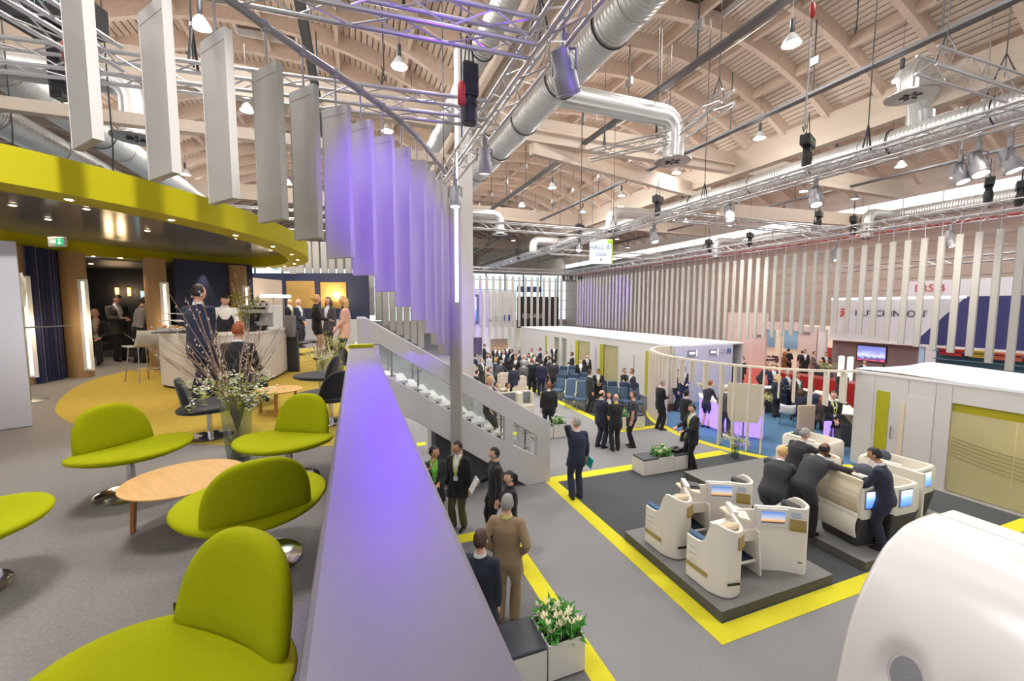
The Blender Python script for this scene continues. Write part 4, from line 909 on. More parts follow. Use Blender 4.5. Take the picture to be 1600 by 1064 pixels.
def seat_left(label, dy):
    t = thing('business_seat', label, 'seat', (5.15, 4.9+dy, ZP), 0, 'white business seats'); Y = lambda a: (a[0], a[1]+dy)
    pts = [(4.87, 5.16), (4.865, 4.98), (4.87, 4.84), (4.88, 4.7), (4.98, 4.53), (5.14, 4.49), (5.33, 4.57), (5.43, 4.82)]
    wallstrip([Y(p) for p in pts], ZP+.02, [.80, .80, .86, 1.16, 1.14, 1.09, 1.08, 1.16], .045, 'shell', SHELL, t)
    wallstrip([Y((p[0]+(.03 if p[0] < 5.1 else -.02), p[1]+.03)) for p in pts], ZP, [.24]*8, .05, 'base', SHELL, t)
    panel('gold_band', Y((5.16, 4.487)), Y((5.34, 4.567)), .86, 1.0, GOLDB, t, .012, .004); panel('gold_strip', Y((5.16, 4.487)), Y((5.36, 4.576)), .83, .86, GOLDS, t, .02, .006)
    panel('dark_slot', Y((5.0, 4.515)), Y((5.19, 4.478)), .36, .385, BLACK, t, .02, .008)
    panel('gold_side_strip', Y((4.862, 5.15)), Y((4.866, 4.74)), .36, .42, GOLDB, t, .008, .002)
    for k in range(3): panel('side_rib', Y((4.86, 5.12)), Y((4.862, 4.95)), .5+.09*k, .515+.09*k, WHITE, t, .012, .002)
    MB().prism([Y(p) for p in ((4.9, 5.16), (4.9, 4.9), (5.02, 4.86), (5.0, 5.2))], .78, .83).build('armrest_pad', BLUEF, t, world=True, bev=.012)
    MB().b2((4.95, 4.72+dy, .5), (5.36, 5.12+dy, .62)).build('seat_cushion', BLUEF, t, world=True, bev=.03); MB().b2((4.98, 4.6+dy, .6), (5.34, 4.72+dy, 1.12)).build('seat_back', M('cream_upholstery', (214, 196, 164), .8), t, world=True, bev=.05)
    MB().ball((5.16, 4.72+dy, 1.06), (.13, .05, .06), 10, 6).build('headrest', M('cream_upholstery', (214, 196, 164), .8), t, world=True, smooth=True); return t
def seat_right(label, dy):
    t = thing('business_seat', label, 'seat', (6.4, 4.8+dy, ZP), 0, 'white business seats'); Y = lambda a: (a[0], a[1]+dy)
    pts = [(5.98, 4.9), (6.16, 4.8), (6.36, 4.7), (6.5, 4.58), (6.6, 4.5), (6.7, 4.56), (6.74, 4.8), (6.74, 5.15)]
    wallstrip([Y(p) for p in pts], ZP, [1.15, 1.15, 1.15, 1.15, 1.17, 1.2, 1.2, .9], .045, 'shell', SHELL, t)
    fr = panel('screen_frame', Y((6.0, 4.885)), Y((6.4, 4.68)), .86, 1.12, WHITE, t, .03, .004)
    sx = panel('screen', Y((6.05, 4.86)), Y((6.36, 4.70)), .91, 1.08, SUNSET, t, .006, .036)
    panel('gold_band', Y((6.43, 4.645)), Y((6.6, 4.505)), .84, .98, GOLDB, t, .012, .004); panel('gold_strip', Y((6.43, 4.645)), Y((6.6, 4.505)), .81, .84, GOLDS, t, .02, .004)
    panel('safety_card', Y((6.44, 4.637)), Y((6.59, 4.514)), 1.0, 1.09, M('leaflet_print', (190, 200, 222), .6, noise=.4, scale=60), t, .006, .004); panel('dark_slot', Y((6.53, 4.56)), Y((6.58, 4.52)), .33, .345, BLACK, t, .01, .002)
    MB().prism([Y(p) for p in ((6.5, 4.68), (6.6, 4.6), (6.68, 4.66), (6.68, 4.95), (6.56, 4.9))], 1.0, 1.13).build('headrest', M('dark_headrest', (56, 54, 56), .8), t, world=True, bev=.02)
    MB().b2((6.1, 4.88+dy, .5), (6.68, 5.3+dy, .62)).build('seat_cushion', BLUEF, t, world=True, bev=.03); return t
def console(label, dy):
    t = thing('seat_console', label, 'console', (5.7, 5.0+dy, ZP), 0, 'consoles between the business seats'); Y = lambda a: (a[0], a[1]+dy)
    MB().prism([Y(p) for p in ((5.46, 4.96), (5.95, 4.86), (5.98, 5.3), (5.46, 5.3))], .62, .80).build('cabinet', SHELL, t, world=True, bev=.01)
    MB().b2((5.46, 5.28+dy, ZP), (5.98, 5.32+dy, .62)).build('rear_panel', NAVYF, t, world=True); MB().b2((5.44, 4.95+dy, ZP), (5.47, 5.28+dy, .62)).build('side_panel', NAVYF, t, world=True)
    MB().prism([Y(p) for p in ((5.46, 4.8), (5.9, 4.78), (5.95, 5.28), (5.46, 5.28))], .36, .385).build('foot_shelf', SHELL, t, world=True); MB().prism([Y(p) for p in ((5.48, 4.83), (5.88, 4.81), (5.93, 5.26), (5.48, 5.26))], .386, .40).build('foot_pad', NAVYF, t, world=True)
    MB().add([(5.93, 4.72+dy, ZP), (5.93, 4.78+dy, .8), (5.96, 5.3+dy, .8), (5.96, 5.3+dy, ZP), (5.96, 4.72+dy, ZP), (5.96, 4.78+dy, .8), (5.99, 5.3+dy, .8), (5.99, 5.3+dy, ZP)], [(0, 1, 2, 3), (7, 6, 5, 4), (0, 4, 5, 1), (1, 5, 6, 2), (2, 6, 7, 3), (3, 7, 4, 0)]).build('fin', SHELL, t, world=True)
    panel('monitor_box', Y((5.45, 4.84)), Y((5.62, 5.14)), .78, 1.16, SHELL, t, .07, .0); panel('screen', Y((5.48, 4.90)), Y((5.6, 5.11)), .88, 1.09, SUNSET, t, .006, .071)
    MB().prism([Y(p) for p in ((5.5, 4.98), (5.66, 4.72), (5.86, 4.98), (5.84, 5.16), (5.56, 5.2))], 1.03, 1.06).build('tabletop', CREAMT, t, world=True)
    panel('gold_niche', Y((5.74, 5.03)), Y((5.84, 5.03)), .88, 1.0, GOLDB, t, .01, .0); panel('upper_panel', Y((5.62, 5.05)), Y((5.98, 4.92)), .8, 1.08, SHELL, t, .03, -.02); return t
for dy, w in ((0, 'front'), (.98, 'rear')):
    seat_left('white high backed business seat, left one of the %s pair on the platform' % w, dy); seat_right('white business seat with sunset screen, right one of the %s pair on the platform' % w, dy); console('white console with small screen between the %s pair of business seats' % w, dy)
o = MB().box((0, 0, .02), (.30, .22, .03)).box((0, .0, .045), (.26, .18, .015)).build('laptop', DGREY, bev=.006); o.location = (5.7, 5.98, 1.062); o.rotation_euler = (0, 0, -.6); tag(o, 'closed dark laptop on the cream table of the rear business seats', 'laptop')
# cream and dark suites on the second platform
SUITE = M('suite_cream', (228, 222, 208), .4); SDARK = M('suite_dark_base', (58, 57, 58), .6); BLUESCR = Mramp('blue_screen', [(0, (70, 120, 230)), (.5, (120, 165, 245)), (1, (225, 235, 255))], 2, -.14, .14, emit=1.1)
def suite(label, x, y, rz, w=.72, d=1.0, z1=1.2, scr=1, back=False):
    t = thing('suite_seat', label, 'seat', (x, y, ZP), rz, 'cream suites'); 
    MB().rings([[(a*w*.4, b*d*.42, 0) for a, b in ((-1, -1), (1, -1), (1, 1), (-1, 1))], [(a*w*.5, b*d*.5, .55) for a, b in ((-1, -1), (1, -1), (1, 1), (-1, 1))]]).build('base', SDARK, t, bev=.04)
    s = MB(); r_ = lambda w_, d_, z, c=.12: [(cx*(w_/2-c)+c*math.cos(a), cy*(d_/2-c)+c*math.sin(a), z) for cx, cy, a0 in ((1, 1, 0), (-1, 1, pi/2), (-1, -1, pi), (1, -1, 3*pi/2)) for a in (a0, a0+pi/6, a0+pi/3, a0+pi/2)]
    s.rings([r_(w, d, .52), r_(w*1.03, d*1.03, .6), r_(w*1.02, d*1.02, z1-.22), r_(w*.96, d*.97, z1-.17), r_(w*.84, d*.88, z1-.17), r_(w*.8, d*.84, .8)]).build('shell', SUITE, t, smooth=True)
    MB().b2((-w*.36, -d*.36, .5), (w*.36, d*.36, .62)).build('cushion', M('suite_upholstery', (92, 86, 96), .8), t, bev=.03)
    MB().ball((0, d*.26, z1-.17), (w*.26, .16, .14), 14, 8).build('headrest', M('suite_headrest', (66, 72, 82), .7), t, smooth=True)
    MB().b2((-w*.5, -d*.25, z1-.17), (-w*.38, d*.4, z1-.13)).build('side_ledge', SUITE, t, bev=.02)
    if scr:
        MB().b2((-w*.34, -d*.53, z1-.53), (w*.1, -d*.5, z1-.2)).build('screen_frame', STEEL, t, bev=.006)
        o = MB().box((0, 0, 0), (w*.38, .008, .28)).build('screen', BLUESCR, t); o.location = (-w*.12, -d*.535, z1-.365)
    if back:
        rs = []
        for k in range(9):
            u = k/8; y_ = -d*.1+.5*d*(-.1); rs.append(u)
        f = MB()
        def slabx(z0, z1_, bulge, x0):
            R_ = []
            for k in range(7):
                u = k/6; z = z0+(z1_-z0)*u; xx = x0-bulge*math.sin(pi*min(1, u*1.15)); R_.append([(xx, -d*.52, z), (xx+.05, -d*.52, z), (xx+.05, d*.52, z), (xx, d*.52, z)])
            f.rings(R_)
        slabx(.62, 1.24, .09, -w*.5); f.build('upper_back', M('suite_beige', (222, 208, 180), .5), t, bev=.02)
        f = MB(); slabx(.22, .66, .05, -w*.62); f.build('lower_back', SUITE, t, bev=.02)
    return t
suite('cream suite with tall beige back in front of the leaning bald man', 8.5, 4.98, -.12, .62, .74, 1.24, 1, True)
suite('cream suite with lit blue screen beside the dark haired man at right', 9.25, 4.98, -.05, .74, .95)
suite('outermost cream suite with lit blue screen on tapered dark base at right', 10.55, 5.35, .05, .8, 1.0)
suite('farthest cream suite with dark headrest behind the leaning men', 10.5, 7.0, .1, .85, 1.0, 1.2, 0)
suite('cream suite in the middle of the second platform', 9.35, 6.35, -.1, .75, 1.0, 1.2, 1)
o = MB().box((0, 0, .0), (.06, .9, 1.08)).build('divider', SUITE, bev=.015); o.location = (9.78, 4.98, ZP+.62); tag(o, 'thin cream divider panel between the two screen suites at right', 'divider')
# ================================================================== fuselage shell piece, front right
FUS = M('fuselage_white', (232, 226, 224), .22, noise=.01, scale=2)
prof = [(4.42, 0.02), (4.44, .3), (4.47, .58), (4.61, 1.15), (4.78, 1.49), (5.05, 1.82), (5.26, 1.95), (5.45, 2.025), (5.7, 2.055), (5.95, 2.06)]
t = thing('cabin_mockup', 'big white curved aircraft cabin shell with oval window in the front right corner', 'cabin mockup', (5.2, 1.5, 0))
PR = []
for i in range(len(prof)-1):
    a, b, c, e = (Vector((*prof[max(0, min(len(prof)-1, i+j-1))], 0)) for j in range(4))
    for k in range(5): u = k/5; PR.append(.5*((2*b)+(c-a)*u+(2*a-5*b+4*c-e)*u*u+(3*b-a-3*c+e)*u**3))
PR.append(Vector((*prof[-1], 0))); NS = len(PR)
YS = [2.48-.03*k for k in range(60)]+[.68-.1*k for k in range(19)]
# window recesses: dished into the skin
def skin(i, y):
    p = PR[i]; d = PR[min(i+1, NS-1)]-PR[max(i-1, 0)]; n = Vector((d.y, -d.x)).normalized()
    off = 0.
    for wy in (2.03, 1.50, .97):
        e = ((y-wy)/.235)**2+((p.y-.97)/.33)**2
        if e < 1: off = max(off, .10*min(1, (1-e)*1.9))
    return (p.x+n.x*off, y, p.y+n.y*off)
sm = MB()
for y in (2.48,): pass
V = [skin(i, y) for y in YS for i in range(NS)]; sm.add(V, [(k*NS+i, k*NS+i+1, (k+1)*NS+i+1, (k+1)*NS+i) for k in range(len(YS)-1) for i in range(NS-1)])
o = sm.build('shell_skin', FUS, t, smooth='all', world=True); m = o.modifiers.new('thickness', 'SOLIDIFY'); m.thickness = .05; m.offset = 0
MB().tube([(p.x-.004, 2.485, p.y+.002) for p in PR], .012, 6).build('edge_seal', M('edge_grey', (186, 182, 180), .5), t, world=True)
MB().b2((5.9, -1.2, 2.0), (6.3, 2.48, 2.06)).build('top_ledge', FUS, t, bev=.01, world=True); MB().b2((6.25, -1.2, .02), (6.3, 2.48, 2.0)).build('rear_panel', FUS, t, world=True)
def skx(z): return interp(z, [p.y for p in PR[:30]], [p.x for p in PR[:30]])
for wy in (2.03, 1.50, .97):
    def wr(q, s2): return [(skx(.97+.2*s2*math.sin(a))+q, wy+.14*s2*math.cos(a), .97+.2*s2*math.sin(a)) for a in [2*pi*i/28 for i in range(28)]]
    MB().rings([wr(.072, 1.0), wr(.066, .92), wr(.07, .84), wr(.09, .8)], caps=False).build('window_frame', M('window_frame_grey', (206, 200, 200), .4), t, smooth=True, world=True)
    MB().rings([wr(.07, .83), wr(.07, .02)], caps=False).build('window_pane', M('cabin_window', (150, 150, 156), .2), t, world=True)
# ================================================================== right booth and long booth
BOOTH = M('booth_wall', (204, 200, 196), .55, noise=.02, scale=2); BROOF = M('booth_roof', (236, 234, 236), .6); BSEAM = M('booth_seam', (172, 168, 164), .6)
LIMEP = M('lime_panel', (170, 166, 20), .5); BG = Mglass('film_glass', (222, 214, 168), .14, .06, .5)
def booth_glass(t, X, y0, y1, z0, z1, lines=True):
    MB().b2((X-.004, y0, z0), (X+.008, y1, z1)).build('glass_pane', BG, t, world=True)
b = thing('meeting_booth', 'white meeting booth with lime glass front and flat roof at right', 'booth', (13, 7.31, 0))
MB().b2((13, 5.3, 0), (13.1, 7.31, 2.57)).b2((13, -2, 2.13), (13.1, 5.3, 2.57)).b2((13.1, 7.21, 0), (16.6, 7.31, 2.57)).b2((16.5, -2, 0), (16.6, 7.21, 2.57)).build('wall', BOOTH, b, world=True)
rf = MB(); V = []
for i in range(8):
    for j in range(10): x = 12.98+3.66*i/7; y = 7.33-9.4*j/9; V.append((x, y, 2.62+.05*math.sin(x*2+j)+.05*(.5-abs(i/7-.5))))
rf.add(V, [(i*10+j, i*10+j+1, (i+1)*10+j+1, (i+1)*10+j) for i in range(7) for j in range(9)]); rf.build('roof_fabric', BROOF, b, world=True, smooth='all'); MB().b2((12.985, -2, 2.56), (13.03, 7.33, 2.63)).b2((12.985, 7.3, 2.56), (16.62, 7.335, 2.62)).build('roof_edge', BROOF, b, world=True)
bx('lime_panel', (12.985, 6.5, .1), (13.0, 6.78, 2.15), LIMEP, b); bx('light_strip', (12.985, 6.16, .05), (13.0, 6.26, 1.92), M('pale_wood_strip', (220, 200, 178), .5), b)
MB().b2((12.992, 5.6, .03), (13.0, 6.14, 2.16)).build('door_leaf', M('door_paint', (208, 204, 200), .5), b, world=True, bev=.004); MB().tube([(12.99, 6.4, .95), (12.94, 6.4, .95), (12.94, 6.4, 1.25), (12.99, 6.4, 1.25)], .012, 8).build('handle', STEEL, b, world=True)
for y in (5.59, 5.3, 6.85, 6.12): bx('seam', (12.996, y-.006, 0), (13.0, y+.006, 2.57), BSEAM, b)
for y0, y1 in ((4.27, 5.3), (3.2, 4.25), (2.1, 3.18), (1.0, 2.08)): booth_glass(b, 13.03, y0, y1, .03, 1.93)
bx('lime_header', (13.06, 1, 1.93), (13.075, 5.3, 2.13), M('lime_backlit', (170, 160, 20), .4), b)
for k in range(6):
    MB().tube([(13.018, 5.25-4.2*i/24, 1.32-.085*k-.16*math.sin(pi*min(1, i/15))-.02*k*i/24) for i in range(25)], .006, 4).build('frost_line', M('film_line', (112, 106, 70), .6), b, world=True)
bx('inner_back_wall', (14.9, 0, 0), (15.0, 7.2, 2.5), M('booth_inner', (216, 206, 160), .6), b); bx('inner_floor', (13.1, -2, .01), (14.9, 7.2, .02), CARPET, b)
MB().box((13.04, 4.45, 1.84), (.01, .12, .1)).build('door_sign', M('lime_sign', (190, 180, 40), .5), b, world=True); MB().box((13.04, 4.6, 1.72), (.01, .14, .24)).build('paper_notice', WHITE, b, world=True)
light('AREA', 'booth_ceiling_lamp', (14.2, 3.5, 2.4), 60, (1, .9, .7), 1.2, (14.2, 3.5, 0))
lb = thing('meeting_booth', 'long white row of meeting booths with lime doorways behind the aisle crowd', 'booth', (13.3, 15.2, 0))
gaps = [(27.9, 28.4), (25.6, 26.7), (23.9, 24.9), (21.75, 23.5), (18.9, 20.4)]
w = MB().b2((13.3, 14.7, 2.2), (13.4, 33, 2.58)); prev = 33
segs = [(33, 26.7), (25.9, 25.5), (24.8, 23.5), (21.8, 20.4), (18.9, 14.7)]
for a, c in segs: w.b2((13.3, c, 0), (13.4, a, 2.2))
w.b2((17.4, 14.7, 0), (17.5, 33, 2.58)); w.build('wall', BOOTH, lb, world=True)
bx('roof', (13.28, 14.68, 2.58), (17.52, 33, 2.65), BROOF, lb)
for a, c in ((26.7, 25.9), (25.5, 24.8)): bx('dark_doorway', (13.36, c, 0), (13.38, a, 2.2), M('greenish_glass', (140, 148, 128), .2), lb); 
for a, c in ((23.3, 21.8), (20.3, 18.9)): booth_glass(lb, 13.34, c, a, .03, 2.2)
for y0, y1 in ((27.85, 28.15), (23.2, 23.55), (20.3, 20.68), (16.28, 16.62)): bx('lime_panel', (13.285, y0, .02), (13.3, y1, 2.2), LIMEP, lb)
bx('lime_backing', (13.9, 18.9, 0), (13.95, 20.3, 2.2), M('booth_inner', (206, 194, 140), .6), lb); bx('lime_backing', (13.9, 21.8, 0), (13.95, 23.3, 2.2), M('booth_inner', (206, 194, 140), .6), lb)
for y in (17.5, 21.1, 24.1): bx('door_handle', (13.26, y, .7), (13.28, y+.04, 1.9), BSEAM, lb)
# ================================================================== reception inside the ring of fins
FIN = M('fin_board', (224, 214, 196), .5)
rg = thing('fin_ring', 'curved ring of cream hanging fins around the blue reception', 'screen', (RC[0], RC[1], 0))
def rp(t, k=0.): return (RC[0]+(RA+k)*math.cos(t), RC[1]+(RB+k)*math.sin(t))
T0, T1 = pi*.52, pi*1.46
MB().slab([rp(T0+(T1-T0)*i/60, -.05) for i in range(61)], [rp(T0+(T1-T0)*i/60, .05) for i in range(61)], 2.56, 2.62).build('top_rail', FIN, rg, world=True)
def fin(t, z0, w=.24):
    p = rp(t); n = Vector((math.cos(t)/RA, math.sin(t)/RB, 0)).normalized(); o = MB().box((0, 0, (z0+2.56)/2), (w, .04, 2.56-z0)).build('fin', FIN, rg, bev=.004); o.location = Vector((p[0], p[1], 0))-rg.location; o.rotation_euler = (0, 0, math.atan2(n.y, n.x)); return o
def ang_of(px, z=2.6):
    g = gp(px, 560, z); best = min((abs((Vector((*rp(T0+(T1-T0)*i/2000), 0))).dot(CR)/(Vector((*rp(T0+(T1-T0)*i/2000), 0)).dot(CF))-(px-800)/F), i) for i in range(300, 2000)); return T0+(T1-T0)*best[1]/2000
# dense tall fins at the far left end of the ring, then a gap with short fins, then the tall posts in front
n = 18
for i in range(n): fin(T0+(ang_of(1044)-T0)*i/(n-1)*.98, .02)
for px, z in ((1056, 1.5), (1068, 1.75), (1084, 1.85), (1106, 1.7)): fin(ang_of(px), z)
for px in (1131, 1152, 1176, 1198): fin(ang_of(px), .02, .2)
for px, z in ((1222, 1.75), (1246, 1.66), (1272, 1.6), (1297, 1.62), (1324, 1.7)): fin(ang_of(px), z)
rgb = wall('reception_backwall', (13.3, 14.6), (16.6, 14.55), 0, 2.6, M('violet_white_wall', (206, 202, 226), .5), .1, 'violet tinted white back wall of the reception with small screens', 'wall')
for k, x in enumerate((14.15, 15.4)):
    o = MB().box((0, 0, 0), (.5, .04, .26)).build('wall_screen', M('grey_screen', (150, 150, 165), .3)); o.location = (x, 14.5, 2.28); MB().box((.24, -.025, 0), (.03, .01, .26)).build('bright_edge', M('white_edge', (250, 250, 255), .4, emit=1.2), o); MB().box((-.02, -.023, .0), (.3, .004, .09)).build('bright_mark', M('white_edge', (250, 250, 255), .4, emit=1.2), o); tag(o, '%s small grey screen high on the violet reception wall' % ('left', 'right')[k], 'screen')
LOGOB = M('logo_blue', (40, 80, 150), .5)
o = MB().box((0, 0, 0), (.22, .02, .22)).build('logo_plate', LOGOB, bev=.01); o.location = (16.35, 14.49, 2.3); tag(o, 'small square blue logo on the violet reception wall', 'sign'); text('lettering', 'Z', (-.06, -.012, -.065), .18, WHITE, o, ext=.001, world=False)
for z, s in ((2.33, 'ZODIAC'), (2.2, 'AEROSPACE')): text('lettering', s, (-.16, -.011, z-2.3), .09, GREY, o, ext=.001, world=False, align='RIGHT')
# glowing desk
VIO = M('violet_backlit', (150, 120, 255), .4, emit=1.25); DTOP = M('desk_top', (236, 232, 226), .35); BEECH = M('beech_panel', (208, 184, 152), .5, noise=.08, scale=6, stretch=(4, 4, .4))
def desk_curve(pts, n=6):
    K = len(pts); P = []
    for i in range(K-1):
        a, b, c, e = (Vector((*pts[max(0, min(K-1, i+j-1))], 0)) for j in range(4))
        for k in range(n+(i == K-2)): u = k/n; P.append(.5*((2*b)+(c-a)*u+(2*a-5*b+4*c-e)*u*u+(3*b-a-3*c+e)*u**3))
    return P
def off(P, d):
    out = []
    for i, p in enumerate(P):
        t_ = P[min(i+1, len(P)-1)]-P[max(0, i-1)]; n_ = Vector((-t_.y, t_.x, 0)).normalized(); out.append((p.x+n_.x*d, p.y+n_.y*d))
    return out
dk = thing('reception_desk', 'curved reception desk with glowing violet front behind the fins', 'desk', (12.2, 10.8, 0))
P = desk_curve([(12.45, 12.3), (11.95, 11.7), (11.8, 11.0), (11.9, 10.2), (12.35, 9.5)])
MB().slab(off(P, .0), off(P, .05), .06, .96).build('glowing_front', VIO, dk, world=True); MB().slab(off(P, .06), off(P, .5), .0, .96).build('body', M('desk_body', (216, 208, 204), .5), dk, world=True); MB().slab(off(P, -.04), off(P, .56), .97, 1.02).build('top', DTOP, dk, world=True)
q = P[-1]; MB().box((q.x+.22, q.y+.2, .54), (.5, .05, 1.08), .6).build('end_panel', BEECH, dk, world=True)
light('POINT', 'desk_glow', (11.4, 10.6, .5), 6, (.5, .35, 1), .3)
o = MB(); cpt = onX(1163, 630, 11.35); 
o.rings([[(s*.46*(1-.25*max(0, -u)**4 if u < 0 else 1), yv, .86*u) for s, yv in ((-1, -.02), (1, -.02), (1, .02), (-1, .02))] for u in (-1, -.92, -.8, -.5, 0, .5, 1)]); o = o.build('privacy_screen', M('panel_beige', (212, 204, 186), .5), bev=.01); o.location = (cpt.x, cpt.y, cpt.z); o.rotation_euler = (0, 0, -.75); o.scale = (1.05, 1, .72); tag(o, 'beige panel with rounded lower corners standing in front of the glowing desk', 'screen')
o.location.z = 1.35
MB().cyl((0, 0, -.85), (0, 0, -1.86), .025, n=8).lathe([(.2, -1.875), (.2, -1.85)], 16).build('stand', STEEL, o)
p = gp(1264, 694, 0); o = MB().rings([[(s*.3, yv, z) for s, yv in ((-1, -.03), (1, -.03), (1, .03), (-1, .03))] for z in (0, 1.22)]).build('beech_screen', BEECH, bev=.02); o.location = p+CF*.2; o.rotation_euler = (0, 0, -.25); tag(o, 'upright beech panel beside the man with the yellow lanyard', 'panel')
d2 = thing('reception_counter', 'long curved beech counter with white top at the back of the reception', 'counter', (14.5, 9.6, 0))
P2 = desk_curve([onX(1206, 640, 14.6).xy[:], gp(1235, 640, .6).xy[:], (14.6, 10.4), (15.0, 9.4), (14.9, 8.6), (14.5, 8.2)]) if False else desk_curve([(14.2, 12.7), (15.8, 12.3), (16.7, 11.8), (17.0, 11.0), (16.8, 10.3), (16.2, 9.6), (15.4, 8.9), (14.3, 8.0)])
MB().slab(off(P2, .0), off(P2, .06), .0, 1.02).build('front', BEECH, d2, world=True); MB().slab(off(P2, -.35), off(P2, .12), 1.02, 1.06).build('top', DTOP, d2, world=True); MB().slab(off(P2, -.3), off(P2, -.02), .0, .7).build('back_panel', DGREY, d2, world=True)
o = MB().b2((13.0, 8.0, .05), (13.5, 8.06, .95)).build('violet_front', VIO); tag(o, 'glowing violet desk front behind the man with the yellow lanyard', 'desk panel')
for k, (x, y) in enumerate(((15.6, 8.95), (16.35, 9.6), (17.0, 10.4))):
    t = thing('desk_phone', '%s dark desk phone on the curved reception counter' % ('nearest', 'middle', 'farthest')[k], 'phone', (x-.1, y, 1.062)); MB().box((0, 0, .02), (.2, .16, .04)).build('body', DGREY, t, bev=.01); MB().box((-.06, 0, .055), (.05, .17, .03)).build('handset', BLACK, t, bev=.01)
def shell_chair(label, x, y, rz, z=0, col=None):
    t = thing('shell_chair', label, 'chair', (x, y, z), rz); s = MB(); rs = []
    for k in range(9):
        u = k/8; yy, zz = (.22-.4*u/.6, .45) if u < .6 else (-.18-.08*(u-.6)/.4, .45+.36*((u-.6)/.4)**1.1)
        rs.append([(x_*.24, yy, zz+.05*x_*x_) for x_ in (-1, -.6, 0, .6, 1)])
    V = [p for r in rs for p in r]; s.add(V, [(k*5+i, k*5+i+1, (k+1)*5+i+1, (k+1)*5+i) for k in range(8) for i in range(4)]); o = s.build('seat_shell', col or WHITE, t, smooth='all'); m = o.modifiers.new('thickness', 'SOLIDIFY'); m.thickness = .02
    for sx in (-1, 1):
        for sy in (-1, 1): rod('leg', (sx*.15, sy*.14, .44), (sx*.22, sy*.21, 0), .011, STEEL, t, world=False)
    return t
g = gp(1234, 668, 0); shell_chair('white shell chair with thin legs in front of the reception counter', g.x+.1, g.y+.2, -.9)
vase_bouquet('glass vase of pale flowers and twigs on the floor in front of the fins', gp(1148, 716, 0), .48, .13, 1.0, 10, 26, 8, 8)
vase_bouquet('bunch of white lilies in a vase at the right end of the glowing desk', (12.55, 9.75, 1.02), .3, .12, .55, 4, 24, 9, 24)
vase_bouquet('pink and white flowers on the glowing desk behind the red haired receptionist', (12.4, 12.0, 1.02), .35, .12, .6, 4, 26, 10, 0, M('pink_petal', (240, 200, 190), .7))
g = gp(1305, 590, 0); vase_bouquet('tall vase of cream lilies on the red counter of the stand behind', (20.3, 12.6, 1.1), .4, .13, .7, 4, 26, 11, 30)
# ================================================================== economy seats in the display area
BLUES = M('blue_leather', (74, 98, 124), .55, noise=.05, scale=30); NAVH = M('navy_headrest', (42, 60, 86), .6); IVORY = M('ivory_frame', (226, 220, 192), .45); TAUPE = M('taupe_leather', (196, 182, 168), .6)
def airline_seat(label, x, y, rz, col=BLUES, head=None, frame=None, legs=True, grp=None, w=.48):
    t = thing('airline_seat', label, 'seat', (x, y, 0), rz, grp); fr = frame or DGREY
    MB().rings([[(a*w/2, b, z) for a, b in ((-1, -.24), (1, -.24), (1, .24), (-1, .24))] for z in (.38, .5)]).build('seat_pan', col, t, bev=.04, seg=3)
    MB().rings([[(a*w/2*k, b, z) for a, b in ((-1, -.24-dz), (1, -.24-dz), (1, -.14-dz), (-1, -.14-dz))] for z, k, dz in ((.46, 1, 0), (.8, 1, .06), (1.0, .96, .1))]).build('backrest', col, t, bev=.04, seg=3)
    MB().rings([[(a*w/2*k, b, z) for a, b in ((-1, -.36-dz), (1, -.36-dz), (1, -.24-dz), (-1, -.24-dz))] for z, k, dz in ((.98, .95, 0), (1.14, .98, .03), (1.2, .8, .05))]).build('headrest', head or col, t, bev=.04, seg=3)
    for s in (-1, 1):
        MB().tube([(s*(w/2+.03), -.26, .42), (s*(w/2+.03), -.24, .66), (s*(w/2+.03), .16, .66)], .026, 6).build('armrest', fr, t, smooth=True)
    if frame:
        for s in (-1, 1): MB().tube([(s*(w/2+.02), -.36, 1.15), (s*(w/2+.03), -.27, .6), (s*(w/2+.03), -.2, .34), (s*(w/2+.02), .22, .33)], .032, 6).build('side_frame', fr, t, smooth=True)
    for s in (-1, 1): MB().tube([(s*.16, .16, .38), (s*.16, .2, 0)], .02, 6).tube([(s*.16, -.16, .38), (s*.16, -.26, 0)], .02, 6).build('leg', STEEL, t)
    return t
def face_rz(v): return math.atan2(-v[0], v[1])
fz = face_rz((CR*-.55-CF*.8).xy)
for k, (px, py) in enumerate(((872, 624), (892, 624), (908, 622))):
    g = gp(px, py, 0); airline_seat('%s blue seat from the left in the front row of the far seat display' % nth(k+1), g.x, g.y, fz, BLUES, NAVH, grp='blue airline seats')
for k, (px, py) in enumerate(((876, 608), (890, 607))):
    g = gp(px, py, 0); airline_seat('%s blue seat in the rear row of the far seat display' % ('left', 'right')[k], g.x, g.y, fz, BLUES, NAVH, grp='blue airline seats')
for k, (px, py) in enumerate(((891, 636), (908, 640))):
    g = gp(px, py, 0); airline_seat('%s blue seat with ivory side frames in the aisle display' % ('left', 'right')[k], g.x, g.y, face_rz((CR*-.3-CF*.95).xy), BLUES, BLUES, IVORY, grp='blue airline seats')
for k, (px, py) in enumerate(((948, 644), (965, 646), (984, 648), (1000, 650))):
    g = gp(px, py, 0)+CF*.5; airline_seat('%s blue seat from the left in the row with navy headrests behind the four people' % nth(k+1), g.x, g.y, face_rz((CR*.1-CF).xy), BLUES, NAVH, grp='blue airline seats', w=.42)
for k, (px, py, lab) in enumerate(((740, 606, 'taupe seat at the left end of the cabin display by the stair'), (755, 612, 'second taupe seat of the cabin display by the stair'), (814, 632, 'taupe lounge seat in the middle of the cabin display'), (790, 625, 'taupe seat next to the violet bottle in the cabin display'), (842, 604, 'blue wide seat among the standing crowd'))):
    g = gp(px, py, 0)+CF*.3; airline_seat(lab, g.x, g.y, face_rz((CR*.2-CF).xy), TAUPE if k < 4 else BLUES, None, IVORY if k < 4 else None, w=.56)
a = gp(835, 662, 0)
